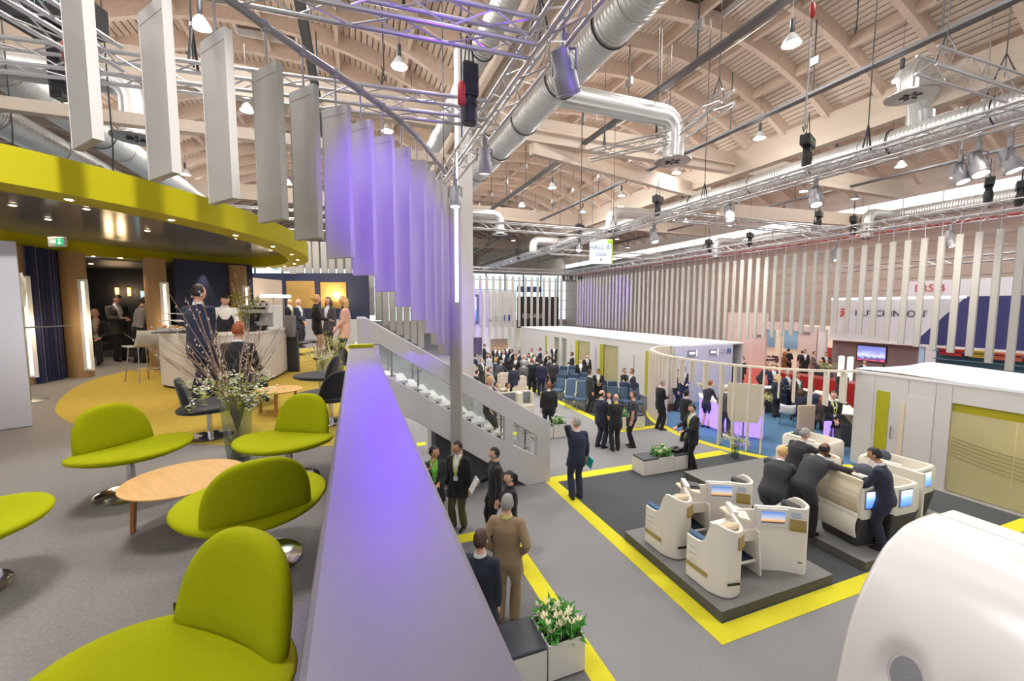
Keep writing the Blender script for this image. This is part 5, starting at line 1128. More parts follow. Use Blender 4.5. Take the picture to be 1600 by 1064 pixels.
t = thing('seat_pod', 'white double seat pod with grey inner panels beside the stair', 'seat pod', (a.x-.5, a.y+.4, 0)); 
MB().b2((a.x-1.5, a.y, 0), (a.x, a.y+.9, .72)).build('plinth', WARMW, t, world=True, bev=.02)
MB().b2((a.x-1.3, a.y+.35, .72), (a.x, a.y+.4, 1.2)).b2((a.x-.62, a.y+.1, .72), (a.x-.42, a.y+.4, 1.18)).b2((a.x-.04, a.y+.05, .72), (a.x, a.y+.4, 1.18)).build('partition', WARMW, t, world=True, bev=.012)
for x0, x1 in ((-1.26, -.64), (-.4, -.05)): bx('grey_panel', (a.x+x0, a.y+.33, .75), (a.x+x1, a.y+.348, 1.15), M('pod_grey', (120, 124, 134), .7), t)
# ================================================================== background stands
o = wall('white_stand', onY(737, 560, 36).xy[:], onY(806, 560, 36).xy[:], 0, 5.8, WHITE, .2, 'tall white stand wall with small blue square logo behind the crowd', 'stand')
def poster_Y(name, x0, y0, x1, y1, Y, mat, label=None, cat=None, th=.06):
    a, b = onY(x0, y1, Y), onY(x1, y0, Y); o = MB().box((0, 0, 0), (b.x-a.x, th, b.z-a.z)).build(name, mat); o.location = ((a.x+b.x)/2, Y, (a.z+b.z)/2)
    if label: tag(o, label, cat)
    return o
poster_Y('stand_wall', 806, 512, 838, 585, 35.5, WARMW, 'lower white stand wall between the blue logo and the booth row', 'stand')
poster_Y('display_opening', 738, 460, 752, 506, 35.85, M('grey_recess', (120, 124, 138), .6), 'grey recess with a bright blue screen in the white stand', 'display'); poster_Y('display_screen', 738, 464, 744, 502, 35.8, Mramp('blue_white_screen', [(0, (60, 120, 200)), (.4, (120, 170, 220)), (.5, (230, 240, 245)), (1, (220, 235, 240))], 2, -1, 1.2, emit=.9), 'bright blue and white screen in the recess of the white stand', 'screen')
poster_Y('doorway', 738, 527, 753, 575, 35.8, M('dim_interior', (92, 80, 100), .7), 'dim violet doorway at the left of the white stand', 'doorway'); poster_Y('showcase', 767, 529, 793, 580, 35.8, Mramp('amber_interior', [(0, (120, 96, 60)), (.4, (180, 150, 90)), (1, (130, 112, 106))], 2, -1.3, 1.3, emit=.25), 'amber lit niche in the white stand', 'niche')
o = poster_Y('blue_logo', 788, 492, 797, 501, 35.8, LOGOB, 'blue square logo plate on the tall white stand', 'sign'); text('lettering', 'Z', (-.15, -.04, -.16), .45, WHITE, o, world=False)
for py, s in ((497, 'ZODIAC'), (502, 'AEROSPACE')): p = onY(784, py, 35.85); text('lettering', s, (p.x-o.location.x, -.01, p.z-o.location.z), .26, M('faint_grey', (150, 144, 146), .6), o, world=False, align='RIGHT')
o = poster_Y('black_stand', 808, 464, 873, 512, 39, M('black_panel', (22, 20, 24), .5), 'big black stand panel with silver capital letters behind the slats', 'stand'); p = onY(816, 497, 38.9); text('lettering', 'RECARO', (p.x-o.location.x, -.05, p.z-o.location.z), .62, M('silver_lettering', (190, 188, 190), .5), o, world=False, sx=1.05)
o = poster_Y('blue_banner', 808, 448, 846, 456, 40, M('navy_banner', (42, 60, 110), .6), 'dark blue banner above the black stand', 'banner'); [rod('hanger', (s*1.0, 0, .2), (s*1.0, 0, roof_z(o.location.x+s)-o.location.z), .012, DGREY, o, world=False) for s in (-1, 1)]
o = poster_Y('hall_sign', 878, 431, 910, 439, 40, M('dark_sign', (44, 52, 62), .5), 'dark overhead sign reading B1, B2', 'sign'); [rod('hanger', (s*.9, 0, .2), (s*.9, 0, roof_z(o.location.x+s*.9)-o.location.z), .012, DGREY, o, world=False) for s in (-1, 1)]; text('lettering', 'B1, B2', (-.95, -.05, -.2), .62, WHITE, o, world=False)
# HALL B7 sign
zc = 24; a, b = at(921, 412, zc), at(957, 374, zc); t = thing('hall_sign', 'white hanging hall sign reading HALL B7 AISLE 8 with a green corner', 'sign', (a+b)/2, -YAW)
Wd, Hd = (b-a).dot(CR), b.z-a.z; MB().box((0, 0, 0), (Wd, .08, Hd)).build('board', M('sign_board', (226, 232, 226), .5), t); SB_ = M('sign_blue', (30, 96, 170), .5)
for s, z, sz in (('HALL B7', .12, .36), ('AISLE', -.26, .26), ('8', -.56, .26)): text('lettering', s, (0, -.045, z), sz, SB_, t, align='CENTER', world=False)
MB().box((Wd/2-.03, -.045, 0), (.06, .01, Hd)).build('green_edge', M('sign_green', (160, 190, 60), .5), t); MB().ball((Wd/2-.16, -.05, Hd/2-.14), (.16, .02, .13), 10, 6).build('green_leaf', M('sign_green', (160, 190, 60), .5), t)
for s in (-1, 1): rod('hanger', (s*Wd*.4, 0, Hd/2), (s*Wd*.4, 0, roof_z(t.location.x+s*.5)-t.location.z), .01, DGREY, t, world=False)
# blue and white stand at right
hs = thing('exhibition_stand', 'grey white and navy stand with long navy lettering behind the right slats', 'stand', (25, 12, 0))
bx('upper_wall', (25, 2, 2.62), (25.3, 15.5, 4.76), M('stand_white', (206, 206, 212), .5), hs); bx('light_edge', (24.96, 10.0, 4.76), (25.1, 15.5, 4.86), M('cold_light_edge', (225, 245, 245), .5, emit=1.6), hs)
MB().add([(24.97, 2, 2.62), (24.97, 11.75, 2.62), (24.97, 10.0, 4.84), (24.97, 2, 4.84), (25.0, 2, 2.62), (25.0, 11.75, 2.62), (25.0, 10.0, 4.84), (25.0, 2, 4.84)], [(0, 1, 2, 3), (7, 6, 5, 4), (0, 4, 5, 1), (1, 5, 6, 2), (2, 6, 7, 3)]).build('navy_field', M('navy_field', (48, 52, 108), .5), hs, world=True)
text('lettering', 'HUTCHINSON', (24.96, 14.3, 3.9), .44, M('navy_letter', (34, 44, 84), .5), hs, rot=(pi/2, 0, -pi/2), sx=1.02); text('registered_mark', '®', (24.96, 11.42, 4.12), .18, GREY, hs, rot=(pi/2, 0, -pi/2))
RED = M('logo_red', (206, 50, 44), .5); MB().add([(24.95, 15.0, 4.28), (24.95, 14.6, 4.28), (24.95, 14.62, 4.21), (24.95, 14.98, 4.21)], [(0, 1, 2, 3)]).add([(24.95, 15.02, 4.14), (24.95, 14.62, 4.14), (24.95, 14.98, 3.8), (24.95, 15.0, 3.92), (24.95, 14.82, 4.07), (24.95, 15.0, 4.07)], [(0, 1, 4, 5), (1, 2, 3, 4)]).build('logo', RED, hs, world=True)
bx('lower_wall', (25.3, 11.6, 0), (25.5, 15.5, 2.62), M('taupe_wall', (126, 112, 112), .6), hs); bx('white_trim', (24.9, 2, 2.52), (25.3, 15.5, 2.62), WHITE, hs)
tv = thing('television', 'television showing a news picture on the taupe stand wall', 'screen', (25.25, 13.55, 1.93), -pi/2); MB().box((0, 0, 0), (1.36, .06, .86)).build('bezel', BLACK, tv, bev=.01)
o = MB().box((0, -.035, 0), (1.26, .01, .76)).build('picture', Mramp('tv_picture', [(0, (40, 70, 150)), (.25, (220, 90, 110)), (.4, (60, 70, 120)), (.6, (180, 190, 240)), (1, (110, 120, 190))], 2, -.4, .4, emit=.9, noise=5), tv)
bx('glass_case', (25.0, 11.3, 0), (25.1, 11.5, 2.5), M('pale_blue_frame', (170, 200, 226), .3), hs)
for k in range(6): bx('case_shelf', (25.5, 4.5, .5+.36*k), (26, 11.2, .54+.36*k), M('case_blue', (110, 150, 172), .5), hs)
bx('case_back', (26, 4.5, 0), (26.1, 11.3, 2.5), M('case_back_teal', (96, 138, 160), .5, noise=.2, scale=2), hs)
for k, (y, z, c) in enumerate(((10.6, 2.3, (200, 60, 60)), (9.6, 2.3, (210, 190, 60)), (8.8, 2.28, (220, 120, 90)), (10.9, 1.5, (180, 110, 60)), (7.6, 1.4, (190, 220, 190)), (6.2, 1.5, (190, 220, 190)))):
    o = MB().box((0, 0, 0), (.5, .8, .3)).build('display_box', M('case_item_%d' % k, c, .5), bev=.02); o.location = (25.75, y, z if k < 3 else z+.04); tag(o, ('red box on the top shelf of the glass case', 'yellow box on the top shelf of the glass case', 'coral box on the top shelf of the glass case', 'brown box low at the left in the glass case', 'pale green box in the middle of the glass case', 'pale green box at the right of the glass case')[k], 'box')
rl = thing('exhibition_stand', 'white stand with a red logo above the grey and navy stand', 'stand', (31, 12, 0))
a, b = onX(1409, 463, 31), onX(1600, 424, 31); MB().b2((31, b.y, 0), (31.3, a.y, 5.9)).build('wall', M('bright_white_wall', (236, 234, 240), .5), rl, world=True); p = onX(1430, 456, 30.95); text('lettering', 'ERS B', (30.94, p.y+.05, p.z), .6, RED, rl, rot=(pi/2, 0, -pi/2), sx=.95)
# pink stands and display rooms
PINK = M('pink_wall', (214, 198, 192), .6)
pk = thing('exhibition_stand', 'pale pink stand walls with lit rooms and blue posters behind the reception', 'stand', (27, 22, 0))
def sX(px, X=27.): return onX(px, 560, X).y
bx('wall', (26.9, sX(1196), 0), (27.1, sX(1136), 3.94), PINK, pk); bx('wall', (26.9, sX(1276), 0), (27.1, sX(1247), 3.12), PINK, pk); bx('white_pillar', (26.9, sX(1290), 0), (27.1, sX(1278), 3.0), WHITE, pk)
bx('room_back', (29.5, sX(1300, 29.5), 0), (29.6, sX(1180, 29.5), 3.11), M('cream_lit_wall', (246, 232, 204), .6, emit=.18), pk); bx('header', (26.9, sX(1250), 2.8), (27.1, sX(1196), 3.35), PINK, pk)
for x0, x1 in ((1196, 1209), (1223, 1247)): bx('poster', (29.4, sX(x1, 29.4), 1.35), (29.46, sX(x0, 29.4), 2.76), Mramp('blue_poster_%d' % x0, [(0, (120, 160, 190)), (.6, (150, 190, 216)), (1, (90, 130, 170))], 2, -.6, .6, emit=.15), pk)
bx('mullion', (27.2, sX(1215)-.06, 0), (27.3, sX(1215)+.06, 3.1), WARMW, pk)
for x0, x1, py in ((1176, 1193, 524), (1250, 1266, 520)): p = onX(x0, py, 26.88); q = onX(x1, py, 26.88); bx('name_strip', (26.87, q.y, p.z-.1), (26.9, p.y, p.z+.1), M('greyblue_strip', (132, 122, 134), .6), pk)
flat('red_carpet_field', rect(18.9, 10, 29.4, 30), 0, M('red_carpet', (180, 74, 66), .95))
rdc = MB().b2((19.9, 10.6, 0), (20.7, 15.2, 1.08)).build('red_counter', M('red_gloss', (150, 30, 28), .35), bev=.02); tag(rdc, 'long dark red counter behind the reception fins', 'counter')
rw_ = MB().b2((28, sX(1330, 28), 0), (28.1, sX(1280, 28), 1.8)).build('red_partition', M('red_panel', (222, 84, 70), .6)); tag(rw_, 'bright red low wall of a far stand behind the crowd', 'partition')
for k, px in enumerate((1315, 1329)): 
    o = MB().box((0, 0, .8), (.2, .17, 1.6)).build('lit_totem', M('totem_white', (240, 244, 236), .4, emit=.7), bev=.01); p = onX(px, 560, 22.0); o.location = (22.0, p.y, 0); o.scale.z = 1.25; tag(o, '%s white glowing totem behind the cream lilies' % ('left', 'right')[k], 'totem')
for k, (px, X) in enumerate(((1197, 27.8), (1207, 28.3), (1216, 27.8))):
    p = onX(px, 560, X); shell_chair('%s dark red chair in the lit pink stand' % ('left', 'middle', 'right')[k], X, p.y, 1.2+.3*k, 0, M('dark_red_leather', (90, 44, 44), .5))
p = onX(1201, 560, 27.4); t = thing('round_table', 'small white table in the lit pink stand', 'table', (27.4, p.y, 0)); MB().lathe([(.24, 0), (.24, .02), (.03, .04), (.03, .72), (.4, .73), (.4, .75), (.01, .75)], 20).build('table', WHITE, t)

# floor standing pieces of the front displays, moved as whole things onto their marks
SHF = Vector((-.125, -.332, 0))
for o in COL.objects:
    if o.parent is None and o.get('label') and o.name.split('.')[0] in ('planter', 'seat_cube', 'laptop_bag', 'platform', 'business_seat', 'seat_console', 'laptop', 'suite_seat', 'divider'):
        o.location = o.location+SHF
        if o.name.startswith(('business_seat', 'seat_console')): o.scale = (1, 1, 1.07)
        if o.name == 'laptop': o.location.z += .06
# ================================================================== PEOPLE
def nrmz(v): return v/(np.linalg.norm(v)+1e-9)
def ik(a, c, l1, l2, pole):
    a, c, pole = map(np.array, (a, c, pole)); d = c-a; L = np.linalg.norm(d); Lm = (l1+l2)*.995
    if L > Lm: c = a+d/L*Lm; L = Lm; d = c-a
    u = d/L; x = (l1*l1-l2*l2+L*L)/(2*L); h = math.sqrt(max(0, l1*l1-x*x)); w = pole-a; w = w-u*np.dot(w, u); w = nrmz(w)
    return a+u*x+w*h, c
SKINS = {'light': M('skin_light', (222, 172, 146), .55), 'fair': M('skin_fair', (234, 190, 164), .55), 'tan': M('skin_tan', (196, 144, 112), .55), 'dark': M('skin_dark', (120, 82, 62), .55)}
EYE = M('eye_dark', (40, 30, 26), .3); LIP = M('lip', (176, 104, 92), .5); SHOE = M('black_shoe', (20, 19, 20), .3)
HAIRS = {'black': M('hair_black', (22, 19, 18), .5), 'brown': M('hair_brown', (70, 46, 32), .5), 'grey': M('hair_grey', (150, 146, 142), .6), 'blond': M('hair_blond', (206, 166, 104), .55), 'red': M('hair_red', (150, 76, 40), .5), 'white': M('hair_white', (206, 200, 190), .6)}
def cloth(rgb): return M('cloth_%d_%d_%d' % rgb, rgb, .85, noise=.06, scale=60, sheen=.1)
POSES = {
 'stand': dict(),
 'side': dict(lf=(-.11, .04), rf=(.11, -.04)),
 'phone': dict(rh=(.06, .30, 1.17), lh=(-.08, .29, 1.13), hp=25),
 'clasp': dict(rh=(.04, .21, .98), lh=(-.03, .22, .97)),
 'hold': dict(rh=(.12, .30, 1.12)),
 'chin': dict(rh=(.10, .20, 1.45), lh=(-.05, .22, 1.12)),
 'ear': dict(lh=(-.13, .05, 1.56), rh=(.27, .07, .86)),
 'hips': dict(rh=(.20, .04, 1.0), lh=(-.20, .04, 1.0)),
 'talk': dict(rh=(.16, .34, 1.18), lh=(-.22, .02, .84)),
 'give': dict(rh=(.10, .42, 1.15), lh=(-.12, .36, 1.1), hp=10),
 'lean': dict(lean=32, pel=(0, -.10, .91), rh=(.2, .62, 1.02), lh=(-.16, .60, 1.0), hp=10),
 'bend': dict(lean=46, pel=(0, -.10, .93), rh=(.25, .82, 1.12), lh=(-.2, .74, 1.14), hp=10),
 'reach': dict(lean=24, pel=(0, -.05, .92), rh=(.25, .86, 1.12), lh=(-.18, .40, .98)),
 'sit': dict(pel=(0, 0, .52), lf=(-.12, .46), rf=(.12, .46), rh=(.12, .36, .66), lh=(-.12, .36, .66), lean=8),
 'sitfwd': dict(pel=(0, 0, .52), lf=(-.12, .40), rf=(.12, .40), rh=(.14, .44, .80), lh=(-.14, .44, .80), lean=22),
 'walk': dict(lf=(-.08, .30), rf=(.08, -.26), rh=(.24, .14, .90), lh=(-.24, -.12, .92), lean=4),
 'down': dict(lf=(-.08, .24, -.17), rf=(.08, -.10, .10), pel=(0, 0, .86), rh=(.26, .16, .92)),
 'table': dict(rh=(.2, .42, 1.02), lh=(-.18, .44, 1.02), lean=12, hp=15),
 'pocket': dict(rh=(.21, .06, .86), lh=(-.21, .06, .86)),
 'arms': dict(rh=(-.10, .20, 1.16), lh=(.10, .23, 1.12)),
}
def hexdir(n): return [2*pi*i/n for i in range(n)]
class P_: pass
PEOPLE = []
def person(label, where, face, H=1.75, pose='stand', suit=(28, 30, 36), legs=None, shirt=(226, 226, 226), tie=None, lany=None, hair='black', style='short', skin='light', kind='suit', base=0., fem=False, vox=None, hy=0., hpitch=None, head_at=False, group=None, shoes=None, stout=1.):
    if head_at: L = gp(where[0], where[1], base+H*.995)
    elif len(where) == 2: L = gp(where[0], where[1], base)
    else: L = Vector(where)
    p = P_(); p.__dict__.update(locals()); p.loc = Vector((L.x, L.y, base if len(where) == 2 or head_at else L.z))
    zc = p.loc.dot(CF); p.vox = vox or (.019 if zc < 8.5 else .024 if zc < 13 else .031)
    PEOPLE.append(p); return p
def sk_build(p):
    q = POSES[p.pose]; w = (.9 if p.fem else 1.)*p.stout; g = (1.10 if p.kind in ('suit', 'coat') else 1.)*w
    pel = np.array(q.get('pel', (0, 0, .93)), float); th = math.radians(q.get('lean', 0)); up = np.array((0, math.sin(th), math.cos(th))); fd = np.array((0, math.cos(th), -math.sin(th))); rt = np.array((1., 0, 0))
    p.pel, p.up, p.fd = pel, up, fd
    mb = MB(); seg = []
    def ring(c, rx, ry, n=14): return [tuple(c+rt*rx*math.cos(a)+fd*ry*math.sin(a)) for a in hexdir(n)]
    T = [(-.10, .13, .09), (-.03, .168, .115), (.06, .165, .115), (.18, .152, .110), (.32, .176, .124), (.43, .186, .122), (.505, .162, .098), (.555, .095, .076), (.595, .062, .064), (.67, .056, .058)]
    if p.fem: T = [(t, rx*(1.04 if t < .1 else .93 if t > .12 else .98), ry*(1.1 if .28 < t < .42 else 1)) for t, rx, ry in T]
    mb.rings([ring(pel+up*t, rx*(g if t < .5 else 1), ry*(g if t < .5 else 1)) for t, rx, ry in T])
    seg.append((pel-up*.05, pel+up*.54, .13, 0))
    sh = {}
    for s, k in ((-1, 'l'), (1, 'r')):
        S = pel+up*.51+rt*s*.178*w; sh[k] = S
        q_h = q.get(k+'h'); dflt = (s*.255*w, .05, .80) if q.get('lean', 0) < 15 else (s*.2, .3, .7)
        tgt = np.array(q_h if q_h is not None else dflt, float)
        E, Wp = ik(S, tgt, .29, .265, S+np.array((s*.30, -.32, -.35)))
        m = 1.12 if p.kind in ('suit', 'coat') else 1.0
        mb.tube([tuple(S-rt*s*.10), tuple(S), tuple(S*.55+E*.45), tuple(E), tuple(E*.5+Wp*.5), tuple(Wp)], [.056*w, .062*w*m, .050*w*m, .044*w*m, .041*w*m, .029*w], 10)
        seg.append((S, E, .05, 1)); seg.append((E, Wp, .04, 2)); setattr(p, 'wr_'+k, (E, Wp))
        ft = q.get(k+'f', (s*.10, 0.03*s)); f0 = np.array((ft[0], ft[1], (ft[2] if len(ft) > 2 else 0)+.09)); hp_ = pel+rt*s*.092*w-np.array((0, 0, .02))
        K, A = ik(hp_, f0, .43, .425, hp_+np.array((s*.04, .9, .05)))
        mb.tube([tuple(hp_+np.array((0, 0, .06))), tuple(hp_), tuple(hp_*.5+K*.5), tuple(K), tuple(K*.5+A*.5), tuple(A), tuple(A-np.array((0, 0, .03)))], [.075*w, .092*g, .078*g, .060*g, .058*g, .047, .045], 10)
        seg.append((hp_, K, .08, 3)); seg.append((K, A, .055, 4)); setattr(p, 'ft_'+k, A)
    p.seg = seg; nb = pel+up*.605; hp = math.radians(q.get('hp', 0) if p.hpitch is None else p.hpitch)+th*.35; hy = math.radians(p.hy)
    hf = np.array((math.sin(hy)*math.cos(hp), math.cos(hy)*math.cos(hp), -math.sin(hp))); hr = nrmz(np.cross(hf, (0, 0, 1))); hu = np.cross(hr, hf)
    p.head = (nb+up*.03+hu*.125+hf*.018, hr, hf, hu)
    me = bpy.data.meshes.new('tmp'); me.from_pydata(mb.v, [], mb.f); o = bpy.data.objects.new('tmp', me)
    m = o.modifiers.new('r', 'REMESH'); m.mode = 'VOXEL'; m.voxel_size = p.vox; m.use_smooth_shade = True
    m2 = o.modifiers.new('s', 'SMOOTH'); m2.factor = .5; m2.iterations = 3
    p.tmp = o; return o
def head_grid(p, infl=0., nl=16, no=22):
    c, r, f, u = p.head; V = []; D = []
    for k in range(nl+1):
        ph = pi*(k+.001)/(nl+.002)-pi/2
        for i in range(no):
            a = 2*pi*i/no; x, y, z = math.cos(ph)*math.sin(a), math.cos(ph)*math.cos(a), math.sin(ph)
            rx, ry, rz = .079, .100, .121
            if z < -.15: t = min(1, (-z-.15)/.85); rx *= 1-.30*t; ry *= 1-.12*t if y > 0 else 1-.35*t
            Y = y*ry+(.006 if y > .5 and z < -.5 else 0); X = x*rx; Z = z*rz
            if y > 0 and infl == 0:
                Y += .024*math.exp(-((X/.014)**2+((Z+.018)/.022)**2))
                Y -= .008*math.exp(-((abs(X)-.03)/.014)**2-((Z-.012)/.012)**2)
            k2 = 1+infl
            V.append(tuple(c+r*X*k2+f*Y*k2+u*Z*k2)); D.append((x, y, z))
    Fc = [(k*no+i, k*no+(i+1) % no, (k+1)*no+(i+1) % no, (k+1)*no+i) for k in range(nl) for i in range(no)]
    return V, Fc, D
def hand(mb, E, Wp, side, curl=.6):
    d = nrmz(Wp-E); a = np.array((0, 0, 1.)) if abs(d[2]) < .8 else np.array((0, 1., 0)); x = nrmz(np.cross(d, a)); n = np.cross(x, d)
    if abs(d[2]) >= .8: x, n = n*-side, x          # arm hanging: palm faces the thigh
    c = Wp+d*.045
    mb.rings([[tuple(Wp+d*t+x*wx*math.cos(q)+n*.014*math.sin(q)) for q in hexdir(8)] for t, wx in ((-.01, .024), (.02, .036), (.06, .042), (.092, .038))])
    for k, (o, L) in enumerate(((-.030, .062), (-.010, .074), (.011, .070), (.031, .055))):
        b = Wp+d*.088+x*o; p1 = b+d*L*.5-n*L*.12*curl; p2 = p1+d*L*.35-n*L*.35*curl; p3 = p2+d*L*.08-n*L*.3*curl
        mb.tube([tuple(b-d*.01), tuple(p1), tuple(p2), tuple(p3)], [.0095, .009, .008, .006], 5)
    b = Wp+d*.03-x*.032; mb.tube([tuple(b), tuple(b-x*.022+d*.025-n*.012), tuple(b-x*.026+d*.058-n*.022)], [.012, .010, .008], 5)
def sub_mesh(name, co, no, faces, mask, off, mat, parent):
    sel = [f for f, m in zip(faces, mask) if m]
    if not sel: return None
    idx = np.unique(np.concatenate([np.array(f) for f in sel])); mp = -np.ones(len(co), int); mp[idx] = np.arange(len(idx))
    v = co[idx]+no[idx]*(off[idx][:, None] if hasattr(off, '__len__') else off)
    me = bpy.data.meshes.new(name); me.from_pydata(v.tolist(), [], [tuple(int(mp[i]) for i in f) for f in sel]); me.materials.append(mat); me.polygons.foreach_set('use_smooth', [True]*len(sel)); me.update()
    o = bpy.data.objects.new(name, me); COL.objects.link(o); o.parent = parent; return o
def finish(p, me):
    n = len(me.vertices); co = np.empty(n*3); me.vertices.foreach_get('co', co); co = co.reshape(-1, 3); no = np.empty(n*3); me.vertices.foreach_get('normal', no); no = no.reshape(-1, 3)
    nf = len(me.polygons); lt = np.empty(nf, int); ls = np.empty(nf, int); me.polygons.foreach_get('loop_total', lt); me.polygons.foreach_get('loop_start', ls); lv = np.empty(len(me.loops), int); me.loops.foreach_get('vertex_index', lv)
    faces = [tuple(int(v) for v in lv[s:s+t]) for s, t in zip(ls, lt)]
    best = np.full(n, 1e9); lab = np.zeros(n, int); par = np.zeros(n)
    for a, b, r, l in p.seg:
        ab = b-a; t = np.clip(((co-a) @ ab)/(ab @ ab), 0, 1); d = np.linalg.norm(co-(a+t[:, None]*ab), axis=1)/r
        m = d < best; best[m] = d[m]; lab[m] = l; par[m] = t[m]
    rel = co-p.pel; T = rel @ p.up; U = rel[:, 0]; Fv = rel @ p.fd; fn = no @ p.fd
    fi = [np.array(f) for f in faces]; f0 = np.array([f[0] for f in faces]); f2 = np.array([f[len(f)//2] for f in faces])
    def fm(x): return x[f0] & x[f2]
    mb = MB(); mb.v = [tuple(c) for c in co]; mb.f = list(faces); mb.m = [0]*len(faces)
    V, Fc, D = head_grid(p); mb.add(V, Fc, 0)
    c, r, f, u = p.head
    for s in (-1, 1):
        e = c+r*s*.03+f*.083+u*.012; mb.ball(tuple(e), .0105, 8, 5, 1)
        ea = c+r*s*.074-f*.006-u*.008; mb.rings([[tuple(ea+r*s*dx+f*.022*sc2*math.cos(a)+u*.032*sc2*math.sin(a)) for a in hexdir(8)] for dx, sc2 in ((-.008, .8), (.004, 1), (.012, .7))])
    mb.rings([[tuple(c+f*(.083+.006*k)-u*.056+r*.022*math.cos(a)+u*.006*math.sin(a)) for a in hexdir(8)] for k in (0, 1)], 2)
    for k, s in (('l', -1), ('r', 1)): E, Wp = getattr(p, 'wr_'+k); hand(mb, E, Wp, s)
    skin = SKINS[p.skin]; o = mb.build('person', [skin, EYE, LIP], smooth='all')
    s = p.H/1.79; v = CF*math.cos(math.radians(p.face))+CR*math.sin(math.radians(p.face)); o.location = p.loc; o.rotation_euler = (0, 0, math.atan2(-v.y, v.x*0+v.y)) if False else (0, 0, math.atan2(-v.x, v.y)); o.scale = (s, s, s)
    tag(o, p.label, 'person', p.group)
    armv = (lab == 1) | ((lab == 2) & (par < .93)); leg = (lab >= 3); near_pel = np.linalg.norm(rel, axis=1) < .33
    jack = ((lab == 0) & (T < .585)) | armv | (leg & (T > -.22) & near_pel & (lab == 3))
    V_ = (lab == 0) & (fn > .15) & (T > .20) & (np.abs(U) < .010+.062*np.clip((T-.20)/.36, 0, 1)) & (T < .60)
    suit = cloth(p.suit); lg = cloth(p.legs or p.suit); shm = cloth(p.shirt)
    hem = np.clip((.06-T)/.26, 0, 1); offj = .014+.028*hem*(lab != 1)*(lab != 2)
    if p.kind in ('suit', 'coat'):
        sub_mesh('jacket', co, no, faces, fm(jack & ~V_), offj, suit, o)
        sub_mesh('shirt', co, no, faces, fm((lab == 0) & (T > .10) & (T < .605) & (np.abs(U) < .12) & (fn > -.2)), .005, shm, o)
    elif p.kind == 'shirt': sub_mesh('shirt', co, no, faces, fm(((lab == 0) & (T > -.02) & (T < .60)) | armv), .008, shm, o)
    elif p.kind == 'tee': sub_mesh('shirt', co, no, faces, fm(((lab == 0) & (T > -.06) & (T < .585)) | ((lab == 1) & (par < .8))), .010, shm, o)
    elif p.kind == 'dress': sub_mesh('dress', co, no, faces, fm(((lab == 0) & (T < .575)) | armv | ((lab == 3) & (par < .8))), .012, suit, o)
    if p.kind == 'skirt':
        sub_mesh('jacket', co, no, faces, fm(jack & ~V_), offj, suit, o); sub_mesh('shirt', co, no, faces, fm((lab == 0) & (T > .08) & (T < .57) & (np.abs(U) < .14) & (fn > -.2)), .005, shm, o)
        sub_mesh('skirt', co, no, faces, fm(((lab == 3) & (par < .92)) | ((lab == 0) & (T < .04))), .016, lg, o)
    elif p.kind != 'dress': sub_mesh('trousers', co, no, faces, fm((leg & ((lab == 3) | (par < 1.01))) | ((lab == 0) & (T < .05))), .010+.018*((lab == 4)*np.clip(par, 0, 1)), lg, o)
    if p.kind in ('suit', 'skirt', 'shirt', 'coat'):
        cb = MB(); cc = p.pel+p.up*.60; cb.rings([[tuple(cc+p.up*z+np.array((1., 0, 0))*rr*math.cos(a)+p.fd*rr*1.04*math.sin(a)) for a in hexdir(14)] for z, rr in ((-.03, .075), (.022, .066), (.022, .060), (-.03, .068))], caps=False); cb.build('collar', shm, o, smooth=True)
    def front(Tv, Uv):
        d = (T-Tv)**2+(U-Uv)**2+(fn < .1)*1.+((lab == 1)|(lab == 2)|(lab > 2))*1.; i = int(np.argmin(d)); return co[i]+no[i]*0, i
    def ribbon(pts, wd, mat, nm, off):
        A = []; B = []
        for (Tv, Uv) in pts:
            c0, i = front(Tv, Uv); q = p.pel+p.up*Tv+np.array((Uv, 0, 0))+p.fd*(np.dot(c0-p.pel, p.fd)+off); A.append(tuple(q-np.array((wd/2, 0, 0)))); B.append(tuple(q+np.array((wd/2, 0, 0))))
        MB().strip(A, B).build(nm, mat, o, smooth='all')
    if p.tie: ribbon([(.585, 0), (.53, 0), (.44, 0), (.32, 0), (.22, 0)], .05, cloth(p.tie), 'tie', .012)
    if p.lany:
        for s in (-1, 1): ribbon([(.585, s*.06), (.49, s*.058), (.38, s*.038), (.25, s*.008)], .022, cloth(p.lany), 'lanyard', .022)
        c0, i = front(.2, 0); q = p.pel+p.up*.19+p.fd*(np.dot(c0-p.pel, p.fd)+.024); MB().rings([[tuple(q+np.array((a, 0, 0))+p.up*b+p.fd*d) for a, b in ((-.045, -.06), (.045, -.06), (.045, .03), (-.045, .03))] for d in (0, .004)]).build('badge', WHITE, o)
    for k in 'lr':
        A = getattr(p, 'ft_'+k); z0 = A[2]-.09; sb = MB(); sb.rings([[(A[0]+wx*math.cos(a), A[1]+y_, max(z0+.003, z0+zz+hz*math.sin(a))) for a in hexdir(10)] for y_, wx, zz, hz in ((-.085, .02, .03, .025), (-.07, .036, .04, .038), (0, .042, .045, .05), (.08, .046, .032, .034), (.15, .044, .024, .024), (.19, .028, .018, .016))]); sb.build('shoe', p.shoes or SHOE, o, smooth=True)
    # hair
    hm = HAIRS[p.hair]; V, Fc, D = head_grid(p, .10 if p.style not in ('bald', 'crop') else .05, 14, 22); D = np.array(D); Va = np.array(V); rg_ = np.random.RandomState(len(p.label)); Va = Va+(rg_.rand(len(Va), 1)-.5)*.007*((Va-c)/np.linalg.norm(Va-c, axis=1)[:, None])
    x, y, z = D[:, 0], D[:, 1], D[:, 2]
    crown = (z > .38+.30*np.clip(y, 0, 1)); back = (y < -.06) & (z > (-.62 if not p.fem else -.7)) & (z > -.42-(-y)*.5); side = (y < .28) & (z > -.05)
